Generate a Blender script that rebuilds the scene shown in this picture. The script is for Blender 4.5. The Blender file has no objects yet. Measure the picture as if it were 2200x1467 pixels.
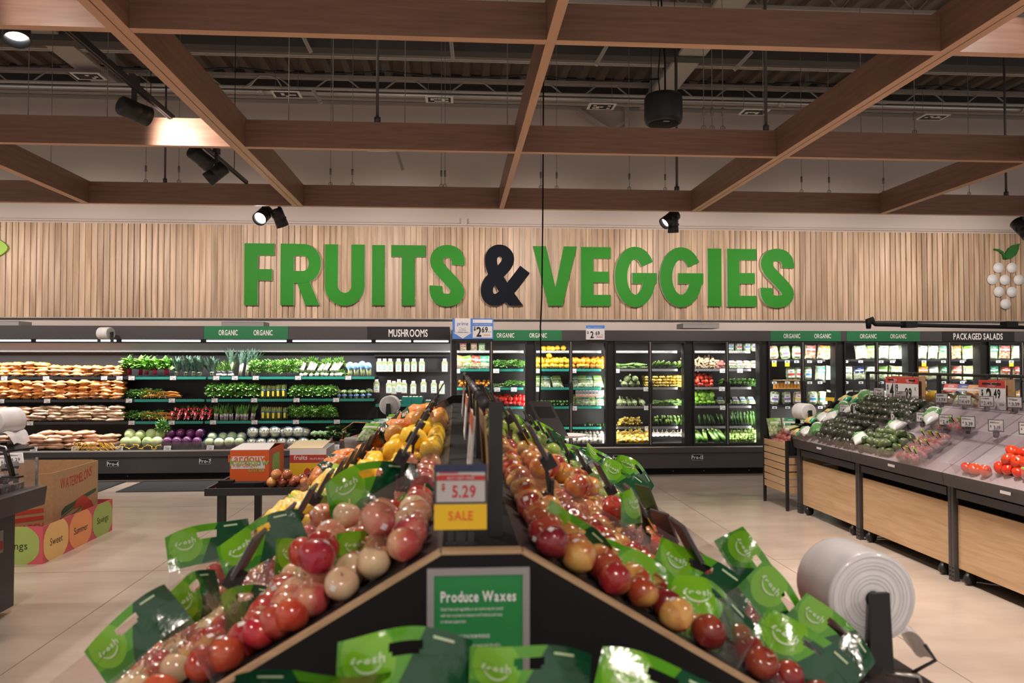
import bpy, bmesh, math, random
from mathutils import Vector, Matrix, Euler
random.seed(7)
R = random.Random(11)
scene = bpy.context.scene
COL = scene.collection
rad = math.radians
# ---------------------------------------------------------------- camera
H = 1.62; F = 1711.0; YAW = rad(4.01); PITCH = rad(1.457)
FW = Vector((math.sin(YAW)*math.cos(PITCH), math.cos(YAW)*math.cos(PITCH), math.sin(PITCH)))
RT = Vector((math.cos(YAW), -math.sin(YAW), 0))
UP = RT.cross(FW)
CAM = Vector((0, 0, H))
cd = bpy.data.cameras.new('camera'); cam = bpy.data.objects.new('camera', cd); COL.objects.link(cam)
cam.location = CAM
cam.rotation_euler = Matrix((RT, UP, -FW)).transposed().to_euler()
cd.sensor_width = 36; cd.lens = 36*F/2200; cd.clip_start = 0.05; cd.clip_end = 200
cd.dof.use_dof = True; cd.dof.focus_distance = 9.5; cd.dof.aperture_fstop = 5.0
scene.camera = cam
# ---------------------------------------------------------------- world, exposure, lights
w = bpy.data.worlds.new('world'); scene.world = w; w.use_nodes = True
bg = w.node_tree.nodes['Background']; bg.inputs[0].default_value = (1.0, 0.90, 0.82, 1); bg.inputs[1].default_value = 0.56
scene.view_settings.view_transform = 'Standard'; scene.view_settings.look = 'None'
scene.view_settings.exposure = 0.12; scene.view_settings.gamma = 1.0; scene.view_settings.use_curve_mapping = False
scene.cycles.max_bounces = 8; scene.cycles.transparent_max_bounces = 24; scene.cycles.glossy_bounces = 3
scene.cycles.diffuse_bounces = 3; scene.cycles.transmission_bounces = 4
scene.cycles.sample_clamp_indirect = 4.0; scene.cycles.caustics_reflective = False; scene.cycles.caustics_refractive = False
WARM = (1.0, 0.855, 0.76); NEUT = (1.0, 0.96, 0.92)
def spot(name, loc, to, power, ang=60, blend=0.6, col=WARM, size=0.06):
    l = bpy.data.lights.new(name, 'SPOT'); l.energy = power; l.color = col; l.spot_size = rad(ang); l.spot_blend = blend; l.shadow_soft_size = size
    o = bpy.data.objects.new(name, l); COL.objects.link(o); o.location = loc
    o.rotation_euler = (Vector(to)-Vector(loc)).to_track_quat('-Z', 'Y').to_euler(); return o
def area(name, loc, to, power, sx, sy, col=NEUT, spread=180):
    l = bpy.data.lights.new(name, 'AREA'); l.energy = power; l.color = col; l.shape = 'RECTANGLE'; l.size = sx; l.size_y = sy; l.spread = rad(spread)
    o = bpy.data.objects.new(name, l); COL.objects.link(o); o.location = loc
    o.rotation_euler = (Vector(to)-Vector(loc)).to_track_quat('-Z', 'Y').to_euler(); return o
# rail spotlights at lattice height pour light down on aisles and produce; the pale floor lights the lattice from below, with extra bounce painted into its undersides
for i, (x, y) in enumerate(((-4.4,2.6),(4.6,2.6),(-4.4,5.2),(-2.9,7.6),(-5.6,8.6),(5.6,7.2),(0.3,-1.0),(-3.0,0.2),(3.2,0.2),(0.2,8.6),(-1.9,4.4))):
    spot('aisle_spot', (x, y, 3.42), (x, y+.15, 0), 150, 125, .5, WARM, .09)
for x in (-7.6,-5.4,-3.2,-1.0,1.2,3.4,5.6,7.8): spot('wall_washer', (x, 10.0, 3.42), (x+.1, 12.3, 2.5), 140, 105, .8, WARM, .05)
for x, y, tx, ty in ((-.9,3.2,-.5,2.6),(1.3,3.2,.7,2.7),(-1.1,5.4,-.5,5.0),(1.2,5.4,.6,5.0),(3.0,5.2,3.9,5.6),(2.8,7.4,3.9,7.6)):
    spot('produce_spot', (x, y, 3.42), (tx, ty, .9), 170, 62, .6, WARM, .05)
for x, y, p in ((2.5,4.3,520),(2.3,7.0,320)): spot('aisle_spot', (x, y, 3.42), (x-.05, y, 0), p, 88, .8, WARM, .09)

# ---------------------------------------------------------------- pixel to place
def ray(px, py): return (FW*F + RT*(px-1100) + UP*(733.5-py)).normalized()
def P(px, py, Y):
    d = ray(px, py); return CAM + d*(Y/d.y)
def PZ(px, py, z):
    d = ray(px, py); return CAM + d*((z-H)/d.z)
def PX(px, py, x):
    d = ray(px, py); return CAM + d*(x/d.x)
# ---------------------------------------------------------------- properties
def lean(tilt, rz, up=0): return (Matrix.Rotation(tilt, 3, 'Y') @ Matrix.Rotation(rz, 3, 'Z') @ Matrix.Rotation(up, 3, 'X')).to_euler()
def tag(o, label=None, cat=None, group=None, kind=None):
    if label: o['label'] = label
    if cat: o['category'] = cat
    if group: o['group'] = group
    if kind: o['kind'] = kind
    return o
def thing(name, label, cat, loc=(0,0,0), rz=0, group=None, rot=None):
    o = bpy.data.objects.new(name, None); COL.objects.link(o); o.empty_display_size = .05
    o.location = loc; o.rotation_euler = rot if rot else (0, 0, rz)
    return tag(o, label, cat, group)
def dup(o, loc=None, rot=None, label=None, group=None, parent=None, scale=None):
    c = o.copy(); COL.objects.link(c)
    if parent: c.parent = parent
    if loc is not None: c.location = loc
    if rot is not None: c.rotation_euler = rot
    if scale is not None: c.scale = (scale,)*3 if isinstance(scale, (int, float)) else scale
    if label: c['label'] = label
    if group: c['group'] = group
    for k in o.children: dup(k, parent=c)
    return c
# ---------------------------------------------------------------- mesh builder
class MB:
    def __init__(s): s.v = []; s.f = []; s.m = []; s.M = Matrix(); s.mi = 0; s.sm = []
    def add(s, vs, fs, smooth=False):
        n = len(s.v); M = s.M
        s.v += [M @ Vector(v) for v in vs]
        s.f += [tuple(i+n for i in f) for f in fs]; s.m += [s.mi]*len(fs); s.sm += [smooth]*len(fs); return s
    def box(s, x0, x1, y0, y1, z0, z1):
        return s.add([(x0,y0,z0),(x1,y0,z0),(x1,y1,z0),(x0,y1,z0),(x0,y0,z1),(x1,y0,z1),(x1,y1,z1),(x0,y1,z1)],
            [(3,2,1,0),(4,5,6,7),(0,1,5,4),(1,2,6,5),(2,3,7,6),(3,0,4,7)])
    def prism(s, pts, a, b):           # pts: list of 3d points (a loop), a->b offset vectors
        n = len(pts); A = [Vector(p)+Vector(a) for p in pts]; B = [Vector(p)+Vector(b) for p in pts]
        return s.add(A+B, [tuple(range(n-1,-1,-1)), tuple(range(n, 2*n))]+[(i,(i+1)%n,n+(i+1)%n,n+i) for i in range(n)])
    def bar(s, p, q, w, t, up=(0,0,1)):  # square bar between two points
        p = Vector(p); q = Vector(q); d = (q-p).normalized(); u = Vector(up)
        if abs(d.dot(u)) > .98: u = Vector((1,0,0))
        x = d.cross(u).normalized(); u = x.cross(d)
        c = [x*(w/2)*a+u*(t/2)*b for a, b in ((-1,-1),(1,-1),(1,1),(-1,1))]
        return s.add([p+k for k in c]+[q+k for k in c], [(3,2,1,0),(4,5,6,7),(0,1,5,4),(1,2,6,5),(2,3,7,6),(3,0,4,7)])
    def tube(s, pts, r, n=8, cap=True):
        pts = [Vector(p) for p in pts]; vs = []; fs = []; prev = None
        for i, p in enumerate(pts):
            d = (pts[min(i+1,len(pts)-1)]-pts[max(i-1,0)]).normalized()
            if prev is None:
                u = Vector((0,0,1)) if abs(d.z) < .9 else Vector((1,0,0)); x = d.cross(u).normalized()
            else: x = (prev - d*prev.dot(d)).normalized()
            prev = x; y = d.cross(x); rr = r[i] if isinstance(r, (list, tuple)) else r
            vs += [p + (x*math.cos(2*math.pi*k/n)+y*math.sin(2*math.pi*k/n))*rr for k in range(n)]
        for i in range(len(pts)-1):
            for k in range(n): fs.append((i*n+k, i*n+(k+1)%n, (i+1)*n+(k+1)%n, (i+1)*n+k))
        if cap: fs += [tuple(range(n-1,-1,-1)), tuple(range((len(pts)-1)*n, len(pts)*n))]
        return s.add(vs, fs, True)
    def cyl(s, p, q, r, r2=None, n=16): return s.tube([p, q], [r, r if r2 is None else r2], n)
    def lathe(s, prof, n=16, smooth=True):   # profile (r,z) about z
        vs = []; fs = []; k = len(prof)
        for r, z in prof: vs += [(r*math.cos(2*math.pi*i/n), r*math.sin(2*math.pi*i/n), z) for i in range(n)]
        for j in range(k-1):
            for i in range(n): fs.append((j*n+i, j*n+(i+1)%n, (j+1)*n+(i+1)%n, (j+1)*n+i))
        fs += [tuple(range(n-1,-1,-1)), tuple(range((k-1)*n, k*n))]
        return s.add(vs, fs, smooth)
    def ball(s, c, r, n=10, m=6, sc=(1,1,1)):
        c = Vector(c); vs = [c+Vector((0,0,-r*sc[2]))]; fs = []
        for j in range(1, m):
            a = math.pi*j/m - math.pi/2
            vs += [c+Vector((math.cos(a)*math.cos(2*math.pi*i/n)*r*sc[0], math.cos(a)*math.sin(2*math.pi*i/n)*r*sc[1], math.sin(a)*r*sc[2])) for i in range(n)]
        vs.append(c+Vector((0,0,r*sc[2]))); e = len(vs)-1
        for i in range(n):
            fs.append((0, 1+(i+1)%n, 1+i)); fs.append((e, e-n+i, e-n+(i+1)%n))
            for j in range(m-2): fs.append((1+j*n+i, 1+j*n+(i+1)%n, 1+(j+1)*n+(i+1)%n, 1+(j+1)*n+i))
        return s.add(vs, fs, True)
    def grid(s, fn, nu, nv, smooth=True, closed=False):   # fn(u,v)->point
        vs = [fn(i/nu, j/nv) for j in range(nv+1) for i in range(nu+1)]
        return s.add(vs, [(j*(nu+1)+i, j*(nu+1)+i+1, (j+1)*(nu+1)+i+1, (j+1)*(nu+1)+i) for j in range(nv) for i in range(nu)], smooth)
    def quad(s, a, b, c, d): return s.add([a,b,c,d], [(0,1,2,3)])
    def at(s, loc=(0,0,0), rot=(0,0,0), sc=1.0):
        s.M = Matrix.Translation(loc) @ Euler(rot).to_matrix().to_4x4() @ Matrix.Diagonal((sc,sc,sc,1)) if isinstance(sc,(int,float)) else Matrix.Translation(loc) @ Euler(rot).to_matrix().to_4x4() @ Matrix.Diagonal((*sc,1))
        return s
    def frame(s, o, x, y):      # local frame: origin, x axis, y axis
        x = Vector(x).normalized(); y = Vector(y).normalized(); z = x.cross(y)
        m = Matrix((x, y, z)).transposed().to_4x4(); m.translation = Vector(o); s.M = m; return s
    def text(s, t, size, x=0, y=0, align='c', sx=1.0, bold=0, z=0.0):    # in the local xy plane
        T, wd = layout_text(t, size, sx, bold); ox = x-(wd/2 if align == 'c' else wd if align == 'r' else 0)
        for vs, fs, dx in T: s.add([(ox+dx+a*size*sx, y+b*size, z) for a, b in vs], fs)
        return s
    def mesh(s, name, mats):
        me = bpy.data.meshes.new(name); me.from_pydata([tuple(v) for v in s.v], [], s.f)
        for m in (mats if isinstance(mats, (list, tuple)) else [mats]): me.materials.append(m)
        me.polygons.foreach_set('material_index', s.m); me.polygons.foreach_set('use_smooth', s.sm); me.update(); return me
    def build(s, name, mats, parent=None, world=False, loc=None, rot=None):
        if parent is not None and world: s.v = [v-parent.location for v in s.v]
        elif loc is not None and world: s.v = [v-Vector(loc) for v in s.v]
        o = bpy.data.objects.new(name, s.mesh(name, mats)); COL.objects.link(o)
        if parent is not None: o.parent = parent
        if loc is not None: o.location = loc
        if rot is not None: o.rotation_euler = rot
        return o
def solo(name, mb, mats, label, cat, loc, group=None, kind=None, world=True):
    return tag(mb.build(name, mats, None, world, loc), label, cat, group, kind)
def struct(name, mb, mats): return tag(mb.build(name, mats), kind='structure')
# ---------------------------------------------------------------- lettering made from the built-in face
_G = {}
def glyph(ch, bold):
    if (ch, bold) not in _G:
        c = bpy.data.curves.new('g', 'FONT'); c.body = ch; c.size = 1; c.resolution_u = 3; c.offset = bold
        o = bpy.data.objects.new('g', c); COL.objects.link(o); bpy.context.view_layer.update()
        me = bpy.data.meshes.new_from_object(o.evaluated_get(bpy.context.evaluated_depsgraph_get()))
        vs = [(v.co.x, v.co.y) for v in me.vertices]; fs = [tuple(p.vertices) for p in me.polygons]
        bpy.data.objects.remove(o); bpy.data.curves.remove(c); bpy.data.meshes.remove(me)
        if vs: x0 = min(v[0] for v in vs); x1 = max(v[0] for v in vs)
        else: x0 = 0; x1 = .22
        _G[(ch, bold)] = ([(a-x0, b) for a, b in vs], fs, x1-x0)
    return _G[(ch, bold)]
def layout_text(t, size, sx, bold):
    out = []; x = 0
    for ch in t:
        if ch == ' ': x += .27*size*sx; continue
        vs, fs, wd = glyph(ch, bold); out.append((vs, fs, x)); x += (wd+.075+bold*.5)*size*sx
    return out, x-.075*size*sx
for ch in 'ABCDEFGHIKLMNOPRSTUVWXYabcdefghijklmnoprstuvwxyz0123456789$.&-':
    glyph(ch, 0); glyph(ch, .025)
# ---------------------------------------------------------------- materials
def nod(m, t, **kw):
    n = m.node_tree.nodes.new(t)
    for k, v in kw.items():
        if k in n.inputs: n.inputs[k].default_value = v
        else: setattr(n, k, v)
    return n
def lk(m, a, b): m.node_tree.links.new(a, b)
def mat(name, col, rough=.5, metal=0, spec=.5, col2=None, scale=8, stretch=(1,1,1), detail=4, bump=0, bscale=None, rnd=0, emit=None, coat=0, alpha=1, noise='N', pos=(.35,.65), sub=0, coords='Object', rhue=0):
    m = bpy.data.materials.new(name); m.use_nodes = True; b = m.node_tree.nodes['Principled BSDF']
    def C(c): return (*c, 1) if len(c) == 3 else c
    b.inputs['Base Color'].default_value = C(col); b.inputs['Roughness'].default_value = rough; b.inputs['Metallic'].default_value = metal
    b.inputs['Specular IOR Level'].default_value = spec; b.inputs['Coat Weight'].default_value = coat; b.inputs['Alpha'].default_value = alpha
    b.inputs['Coat Roughness'].default_value = .1
    if sub: b.inputs['Subsurface Weight'].default_value = sub; b.inputs['Subsurface Radius'].default_value = (.02,.01,.006)
    out = None
    if col2 or bump:
        tc = nod(m, 'ShaderNodeTexCoord'); mp = nod(m, 'ShaderNodeMapping'); mp.inputs['Scale'].default_value = stretch
        lk(m, tc.outputs[coords], mp.inputs[0]); vec = mp.outputs[0]
        if rnd or rhue:
            oi = nod(m, 'ShaderNodeObjectInfo'); ad = nod(m, 'ShaderNodeVectorMath', operation='MULTIPLY_ADD'); ad.inputs[1].default_value = (17,31,23)
            lk(m, oi.outputs['Random'], ad.inputs[0]); lk(m, vec, ad.inputs[2]); vec = ad.outputs[0]
        nz = nod(m, 'ShaderNodeTexNoise', Scale=scale, Detail=detail) if noise == 'N' else nod(m, 'ShaderNodeTexVoronoi', Scale=scale)
        lk(m, vec, nz.inputs['Vector']); fac = nz.outputs[0]
        if col2:
            cr = nod(m, 'ShaderNodeValToRGB'); e = cr.color_ramp.elements; e[0].color = C(col); e[1].color = C(col2); e[0].position, e[1].position = pos
            lk(m, fac, cr.inputs[0]); out = cr.outputs[0]
        if bump:
            bp = nod(m, 'ShaderNodeBump', Strength=bump, Distance=.01)
            if bscale:
                n2 = nod(m, 'ShaderNodeTexNoise', Scale=bscale, Detail=3); lk(m, vec, n2.inputs['Vector']); lk(m, n2.outputs[0], bp.inputs['Height'])
            else: lk(m, fac, bp.inputs['Height'])
            lk(m, bp.outputs[0], b.inputs['Normal'])
    if rnd or rhue:
        oi = nod(m, 'ShaderNodeObjectInfo'); hs = nod(m, 'ShaderNodeHueSaturation')
        mr = nod(m, 'ShaderNodeMapRange'); mr.inputs['To Min'].default_value = 1-rnd; mr.inputs['To Max'].default_value = 1+rnd
        lk(m, oi.outputs['Random'], mr.inputs[0]); lk(m, mr.outputs[0], hs.inputs['Value'])
        if rhue:
            m2 = nod(m, 'ShaderNodeMapRange'); m2.inputs['To Min'].default_value = .5-rhue; m2.inputs['To Max'].default_value = .5+rhue
            wn = nod(m, 'ShaderNodeTexWhiteNoise', noise_dimensions='1D'); lk(m, oi.outputs['Random'], wn.inputs['W']); lk(m, wn.outputs[0], m2.inputs[0]); lk(m, m2.outputs[0], hs.inputs['Hue'])
        hs.inputs['Color'].default_value = C(col)
        if out: lk(m, out, hs.inputs['Color'])
        out = hs.outputs[0]
    if out: lk(m, out, b.inputs['Base Color'])
    if emit:
        b.inputs['Emission Color'].default_value = C(emit[0]); b.inputs['Emission Strength'].default_value = emit[1]
    return m
def clear(name, tint=(1,1,1), gloss=.08, rough=.05, veil=0.0, veilcol=(1,1,1), bump=0, bscale=30, fres=1.35):
    """a clear plastic or glass sheet: mostly see-through, with a surface sheen and a slight milky veil"""
    m = bpy.data.materials.new(name); m.use_nodes = True; nt = m.node_tree; nt.nodes.clear()
    o = nod(m, 'ShaderNodeOutputMaterial'); t = nod(m, 'ShaderNodeBsdfTransparent'); t.inputs[0].default_value = (*tint, 1)
    g = nod(m, 'ShaderNodeBsdfGlossy'); g.inputs['Roughness'].default_value = rough
    d = nod(m, 'ShaderNodeBsdfDiffuse'); d.inputs[0].default_value = (*veilcol, 1)
    m1 = nod(m, 'ShaderNodeMixShader'); m1.inputs[0].default_value = veil; lk(m, t.outputs[0], m1.inputs[1]); lk(m, d.outputs[0], m1.inputs[2])
    fr = nod(m, 'ShaderNodeLayerWeight', Blend=.5); pw = nod(m, 'ShaderNodeMath', operation='POWER'); pw.inputs[1].default_value = 4.0; lk(m, fr.outputs['Facing'], pw.inputs[0])
    ad = nod(m, 'ShaderNodeMath', operation='MULTIPLY_ADD'); ad.use_clamp = True; ad.inputs[1].default_value = (fres-1)*1.4; ad.inputs[2].default_value = gloss
    lk(m, pw.outputs[0], ad.inputs[0]); m2 = nod(m, 'ShaderNodeMixShader'); lk(m, ad.outputs[0], m2.inputs[0])
    lk(m, m1.outputs[0], m2.inputs[1]); lk(m, g.outputs[0], m2.inputs[2]); lk(m, m2.outputs[0], o.inputs[0])
    if bump:
        tc = nod(m, 'ShaderNodeTexCoord'); nz = nod(m, 'ShaderNodeTexNoise', Scale=bscale, Detail=3); lk(m, tc.outputs['Object'], nz.inputs['Vector'])
        bp = nod(m, 'ShaderNodeBump', Strength=bump, Distance=.01); lk(m, nz.outputs[0], bp.inputs['Height']); lk(m, bp.outputs[0], g.inputs['Normal']); lk(m, bp.outputs[0], fr.inputs['Normal'])
    return m
def wood(name, c1, c2, axis='X', scale=3, rough=.45, island=0, rings=0):
    m = bpy.data.materials.new(name); m.use_nodes = True; b = m.node_tree.nodes['Principled BSDF']; b.inputs['Roughness'].default_value = rough
    tc = nod(m, 'ShaderNodeTexCoord'); mp = nod(m, 'ShaderNodeMapping'); st = {'X': (1,14,14), 'Y': (14,1,14), 'Z': (14,14,1)}[axis]
    mp.inputs['Scale'].default_value = tuple(scale*k for k in st); lk(m, tc.outputs['Object'], mp.inputs[0]); vec = mp.outputs[0]
    gi = nod(m, 'ShaderNodeNewGeometry')
    if island:
        ad = nod(m, 'ShaderNodeVectorMath', operation='MULTIPLY_ADD'); ad.inputs[1].default_value = (71,53,37)
        lk(m, gi.outputs['Random Per Island'], ad.inputs[0]); lk(m, vec, ad.inputs[2]); vec = ad.outputs[0]
    n1 = nod(m, 'ShaderNodeTexNoise', Scale=1.0, Detail=5, Distortion=.6); lk(m, vec, n1.inputs['Vector'])
    fac = n1.outputs[0]
    if rings:
        sn = nod(m, 'ShaderNodeMath', operation='SINE'); mu = nod(m, 'ShaderNodeMath', operation='MULTIPLY'); mu.inputs[1].default_value = rings
        n3 = nod(m, 'ShaderNodeTexNoise', Scale=.45, Detail=1.5); lk(m, vec, n3.inputs['Vector']); lk(m, n3.outputs[0], mu.inputs[0]); lk(m, mu.outputs[0], sn.inputs[0])
        mx = nod(m, 'ShaderNodeMath', operation='MULTIPLY_ADD'); mx.inputs[1].default_value = .13; lk(m, sn.outputs[0], mx.inputs[0]); lk(m, fac, mx.inputs[2]); fac = mx.outputs[0]
    cr = nod(m, 'ShaderNodeValToRGB'); e = cr.color_ramp.elements; e[0].color = (*c1,1); e[1].color = (*c2,1); e[0].position = .3; e[1].position = .7
    lk(m, fac, cr.inputs[0]); out = cr.outputs[0]
    if island:
        hs = nod(m, 'ShaderNodeHueSaturation'); mr = nod(m, 'ShaderNodeMapRange'); mr.inputs['To Min'].default_value = 1-island; mr.inputs['To Max'].default_value = 1+island*.5
        lk(m, gi.outputs['Random Per Island'], mr.inputs[0]); lk(m, mr.outputs[0], hs.inputs['Value']); lk(m, out, hs.inputs['Color']); out = hs.outputs[0]
    lk(m, out, b.inputs['Base Color']); return m
def lamp_mat(name, col, s):
    m = bpy.data.materials.new(name); m.use_nodes = True; m.node_tree.nodes.clear(); o = nod(m, 'ShaderNodeOutputMaterial')
    e = nod(m, 'ShaderNodeEmission'); e.inputs[0].default_value = (*col,1); e.inputs[1].default_value = s; lk(m, e.outputs[0], o.inputs[0]); return m
K = {}
K['black'] = mat('black_metal', (.018,.018,.02), .42)
K['matte'] = mat('black_matte', (.008,.008,.009), .75, spec=.25)
K['char'] = mat('charcoal_laminate', (.062,.058,.062), .5, bump=.05, bscale=900, col2=(.07,.066,.07), scale=300)
K['gunmetal'] = mat('dark_grey_steel', (.075,.07,.074), .42, metal=.2)
K['grey'] = mat('grey_paint', (.32,.31,.31), .5)
K['steel'] = mat('galvanized_steel', (.45,.42,.4), .35, metal=.85)
K['duct'] = mat('painted_girder', (.42,.39,.36), .55)
K['dkroof'] = mat('dark_roof_steel', (.05,.045,.042), .6)
K['chrome'] = mat('bright_trim', (.7,.7,.7), .25, metal=.9)
K['white'] = mat('white_plastic', (.8,.8,.8), .4)
K['paper'] = mat('white_paper', (.83,.82,.82), .6)
K['epaper'] = mat('price_screen', (.50,.48,.48), .35)
K['ink'] = mat('black_ink', (.012,.012,.014), .6)
K['redink'] = mat('red_ink', (.5,.03,.03), .6)
K['wtext'] = mat('white_lettering', (.86,.86,.86), .5)
K['teal'] = mat('teal_shelf_strip', (.012,.22,.17), .35, coat=.3)
K['green'] = mat('organic_green', (.02,.19,.075), .45)
K['sigreen'] = mat('sign_green', (.022,.245,.016), .6, spec=.25)
K['orange'] = mat('orange_print', (.8,.13,.02), .5)
K['yellow'] = mat('yellow_card', (.82,.52,.015), .5)
K['kraft'] = mat('kraft_cardboard', (.47,.29,.15), .75, col2=(.42,.25,.125), scale=40)
K['acryl'] = clear('clear_acrylic', (.97,.96,.97), .03, .04, .035)
K['acryl2'] = clear('smoky_acrylic', (.94,.915,.93), .03, .12, .055, (.7,.66,.68))
K['glass'] = clear('door_glass', (.93,.94,.94), .0, .02, .004, fres=1.25)
K['film'] = clear('bag_film', (.97,.96,.95), .05, .10, .05, (.9,.88,.86), bump=.9, bscale=26, fres=1.4)
K['oak'] = wood('light_oak_laminate', (.50,.32,.17), (.64,.44,.26), 'Y', 2.2)
K['ply'] = wood('plywood_edge', (.42,.27,.15), (.56,.38,.22), 'X', 3)
K['slat'] = wood('ash_slats', (.42,.275,.165), (.66,.485,.335), 'Z', .9, island=.22, rings=26)
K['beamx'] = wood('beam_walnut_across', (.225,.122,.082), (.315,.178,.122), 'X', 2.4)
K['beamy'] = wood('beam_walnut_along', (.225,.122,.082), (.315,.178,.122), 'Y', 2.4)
K['beamu'] = wood('beam_underside_lit_across', (.64,.385,.255), (.72,.45,.31), 'X', 2.4)  # same walnut, lightened to paint in light bounced up from the floor
K['beamv'] = wood('beam_underside_lit_along', (.64,.385,.255), (.72,.45,.31), 'Y', 2.4)  # painted floor bounce again, for the long beams
# ================================================================= the room
WY = 12.30                      # back wall plane
K['floor'] = mat('polished_concrete', (.415,.335,.275), .27, spec=.5, col2=(.53,.44,.365), scale=1.3, stretch=(1,2.2,1), detail=8, bump=.03, bscale=14, pos=(.3,.7))
K['seam'] = mat('floor_joint', (.22,.17,.13), .7)
K['wall'] = mat('painted_wall', (.58,.50,.455), .7, bump=.04, bscale=160, col2=(.60,.52,.475), scale=120)
K['deck'] = mat('roof_deck', (.235,.195,.16), .6)
b = MB(); b.box(-14, 16, -5, WY, -.1, 0); b.mi = 1
for x in (-5.6, -2.35, 2.6, 5.9): b.box(x, x+.006, -5, WY-1.2, 0, .0008)
for y in (3.0, 6.4, 9.2): b.box(-14, 16, y, y+.006, 0, .0008)
struct('floor', b, [K['floor'], K['seam']])
WT = P(900, 226, WY).z
b = MB(); b.box(-14, 16, WY, WY+.2, 0, WT); b.mi = 1; b.box(-14, 16, WY+.02, WY+.2, WT, 6.3); b.mi = 2; b.box(-14, 16, WY-.035, WY, WT-.02, WT+.03)
struct('wall_back', b, [K['wall'], K['dkroof'], K['duct']])
b = MB(); prof = []; x = -14; top = 6.02
while x < 16: prof += [(x, top), (x+.10, top), (x+.13, top+.075), (x+.27, top+.075)]; x += .30
n = len(prof); vs = [(a, 2, c) for a, c in prof]+[(a, WY+.2, c) for a, c in prof]
b.add(vs, [(i+1, i, n+i, n+i+1) for i in range(n-1)])
b.box(-14, 16, -5, WY+.2, 6.2, 6.25)
struct('ceiling', b, K['deck'])
# slatted panel band on the wall
zt = P(900, 488.5, WY).z; zb = P(900, 684.5, WY).z
b = MB(); b.mi = 1; b.box(-14, 16, WY-.04, WY, zb, zt); b.mi = 0; x = -9.0; q = random.Random(3)
while x < 11.5:
    b.box(x, x+.071, WY-.06-q.random()*.004, WY-.04, zb, zt); x += .0875
b.mi = 2; b.box(-14, 16, WY-.062, WY-.0, zb-.012, zb)
struct('trim_1', b, [K['slat'], mat('slat_backing', (.60,.52,.46), .7), K['duct']])
zp = P(900, 482, WY).z
b = MB(); b.tube([(-14, WY-.03, zp), (16, WY-.03, zp)], .02, 8)
struct('trim_2', b, K['wall'])
bx = P(997, 476, WY-.05); b = MB(); b.box(bx.x-.045, bx.x+.045, WY-.06, WY-.001, bx.z-.045, bx.z+.045); b.cyl((bx.x, WY-.06, bx.z+.03),(bx.x, WY-.063, bx.z+.03), .006, n=8); b.cyl((bx.x, WY-.06, bx.z-.03),(bx.x, WY-.063, bx.z-.03), .006, n=8)
solo('junction_box', b, K['wall'], 'small square junction box on the wall conduit above the slatted band', 'junction box', bx)
# ----------------------------------------------------------------- FRUITS & VEGGIES
LW = .208
def ribbon(b, pts, w, y0, y1):
    pts = [Vector((p[0], p[1])) for p in pts]; pts = [p for i, p in enumerate(pts) if i == 0 or (p-pts[i-1]).length > 1e-4]; L = []; Rr = []
    for i, p in enumerate(pts):
        d0 = (p-pts[i-1]).normalized() if i else None; d1 = (pts[i+1]-p).normalized() if i < len(pts)-1 else None
        d = (d0+d1).normalized() if d0 and d1 else (d0 or d1); nn = Vector((-d.y, d.x))
        k = 1/max(.6, nn.dot(Vector((-d1.y, d1.x)))) if d0 and d1 else 1
        L.append(p+nn*w/2*k); Rr.append(p-nn*w/2*k)
    n = len(pts); vs = []; sl = .003/n
    for y in (y0, y1): vs += [(a.x, y-sl*i, a.y) for i, a in enumerate(L)]+[(a.x, y-sl*i, a.y) for i, a in enumerate(Rr)]
    b.mi = 0; b.add(vs, [(i, n+i, n+i+1, i+1) for i in range(n-1)])
    b.mi = 1; fs = []
    for i in range(n-1): fs += [(2*n+i, 2*n+i+1, 3*n+i+1, 3*n+i), (i, i+1, 2*n+i+1, 2*n+i), (n+i, 3*n+i, 3*n+i+1, n+i+1)]
    fs += [(0, 2*n, 3*n, n), (n-1, 2*n-1, 4*n-1, 3*n-1)]; b.add(vs, fs)
def slab(b, pts, y0, y1):
    n = len(pts); vs = [(p[0], y0, p[1]) for p in pts]+[(p[0], y1, p[1]) for p in pts]
    b.mi = 0; b.add(vs, [tuple(range(n))]); b.mi = 1
    b.add(vs, [tuple(range(2*n-1, n-1, -1))]+[(i, n+i, n+(i+1)%n, (i+1)%n) for i in range(n)])
def arc(cx, cy, rx, ry, a0, a1, n=14): return [(cx+rx*math.cos(rad(a0+(a1-a0)*i/n)), cy+ry*math.sin(rad(a0+(a1-a0)*i/n))) for i in range(n+1)]
def bx2(b, x0, x1, z0, z1, y0, y1):
    y0 += .0004*(len(b.f) % 7)
    slab(b, [(x0,z0),(x1,z0),(x1,z1),(x0,z1)], y0, y1)
def crom(p, k=3):
    out = []
    for i in range(len(p)-1):
        q = [Vector(p[max(0,i-1)]), Vector(p[i]), Vector(p[i+1]), Vector(p[min(len(p)-1,i+2)])]
        for j in range(k):
            t = j/k; out.append(tuple(.5*(2*q[1]+(q[2]-q[0])*t+(2*q[0]-5*q[1]+4*q[2]-q[3])*t*t+(3*q[1]-q[0]-3*q[2]+q[3])*t**3)))
    return out+[tuple(p[-1])]
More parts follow.
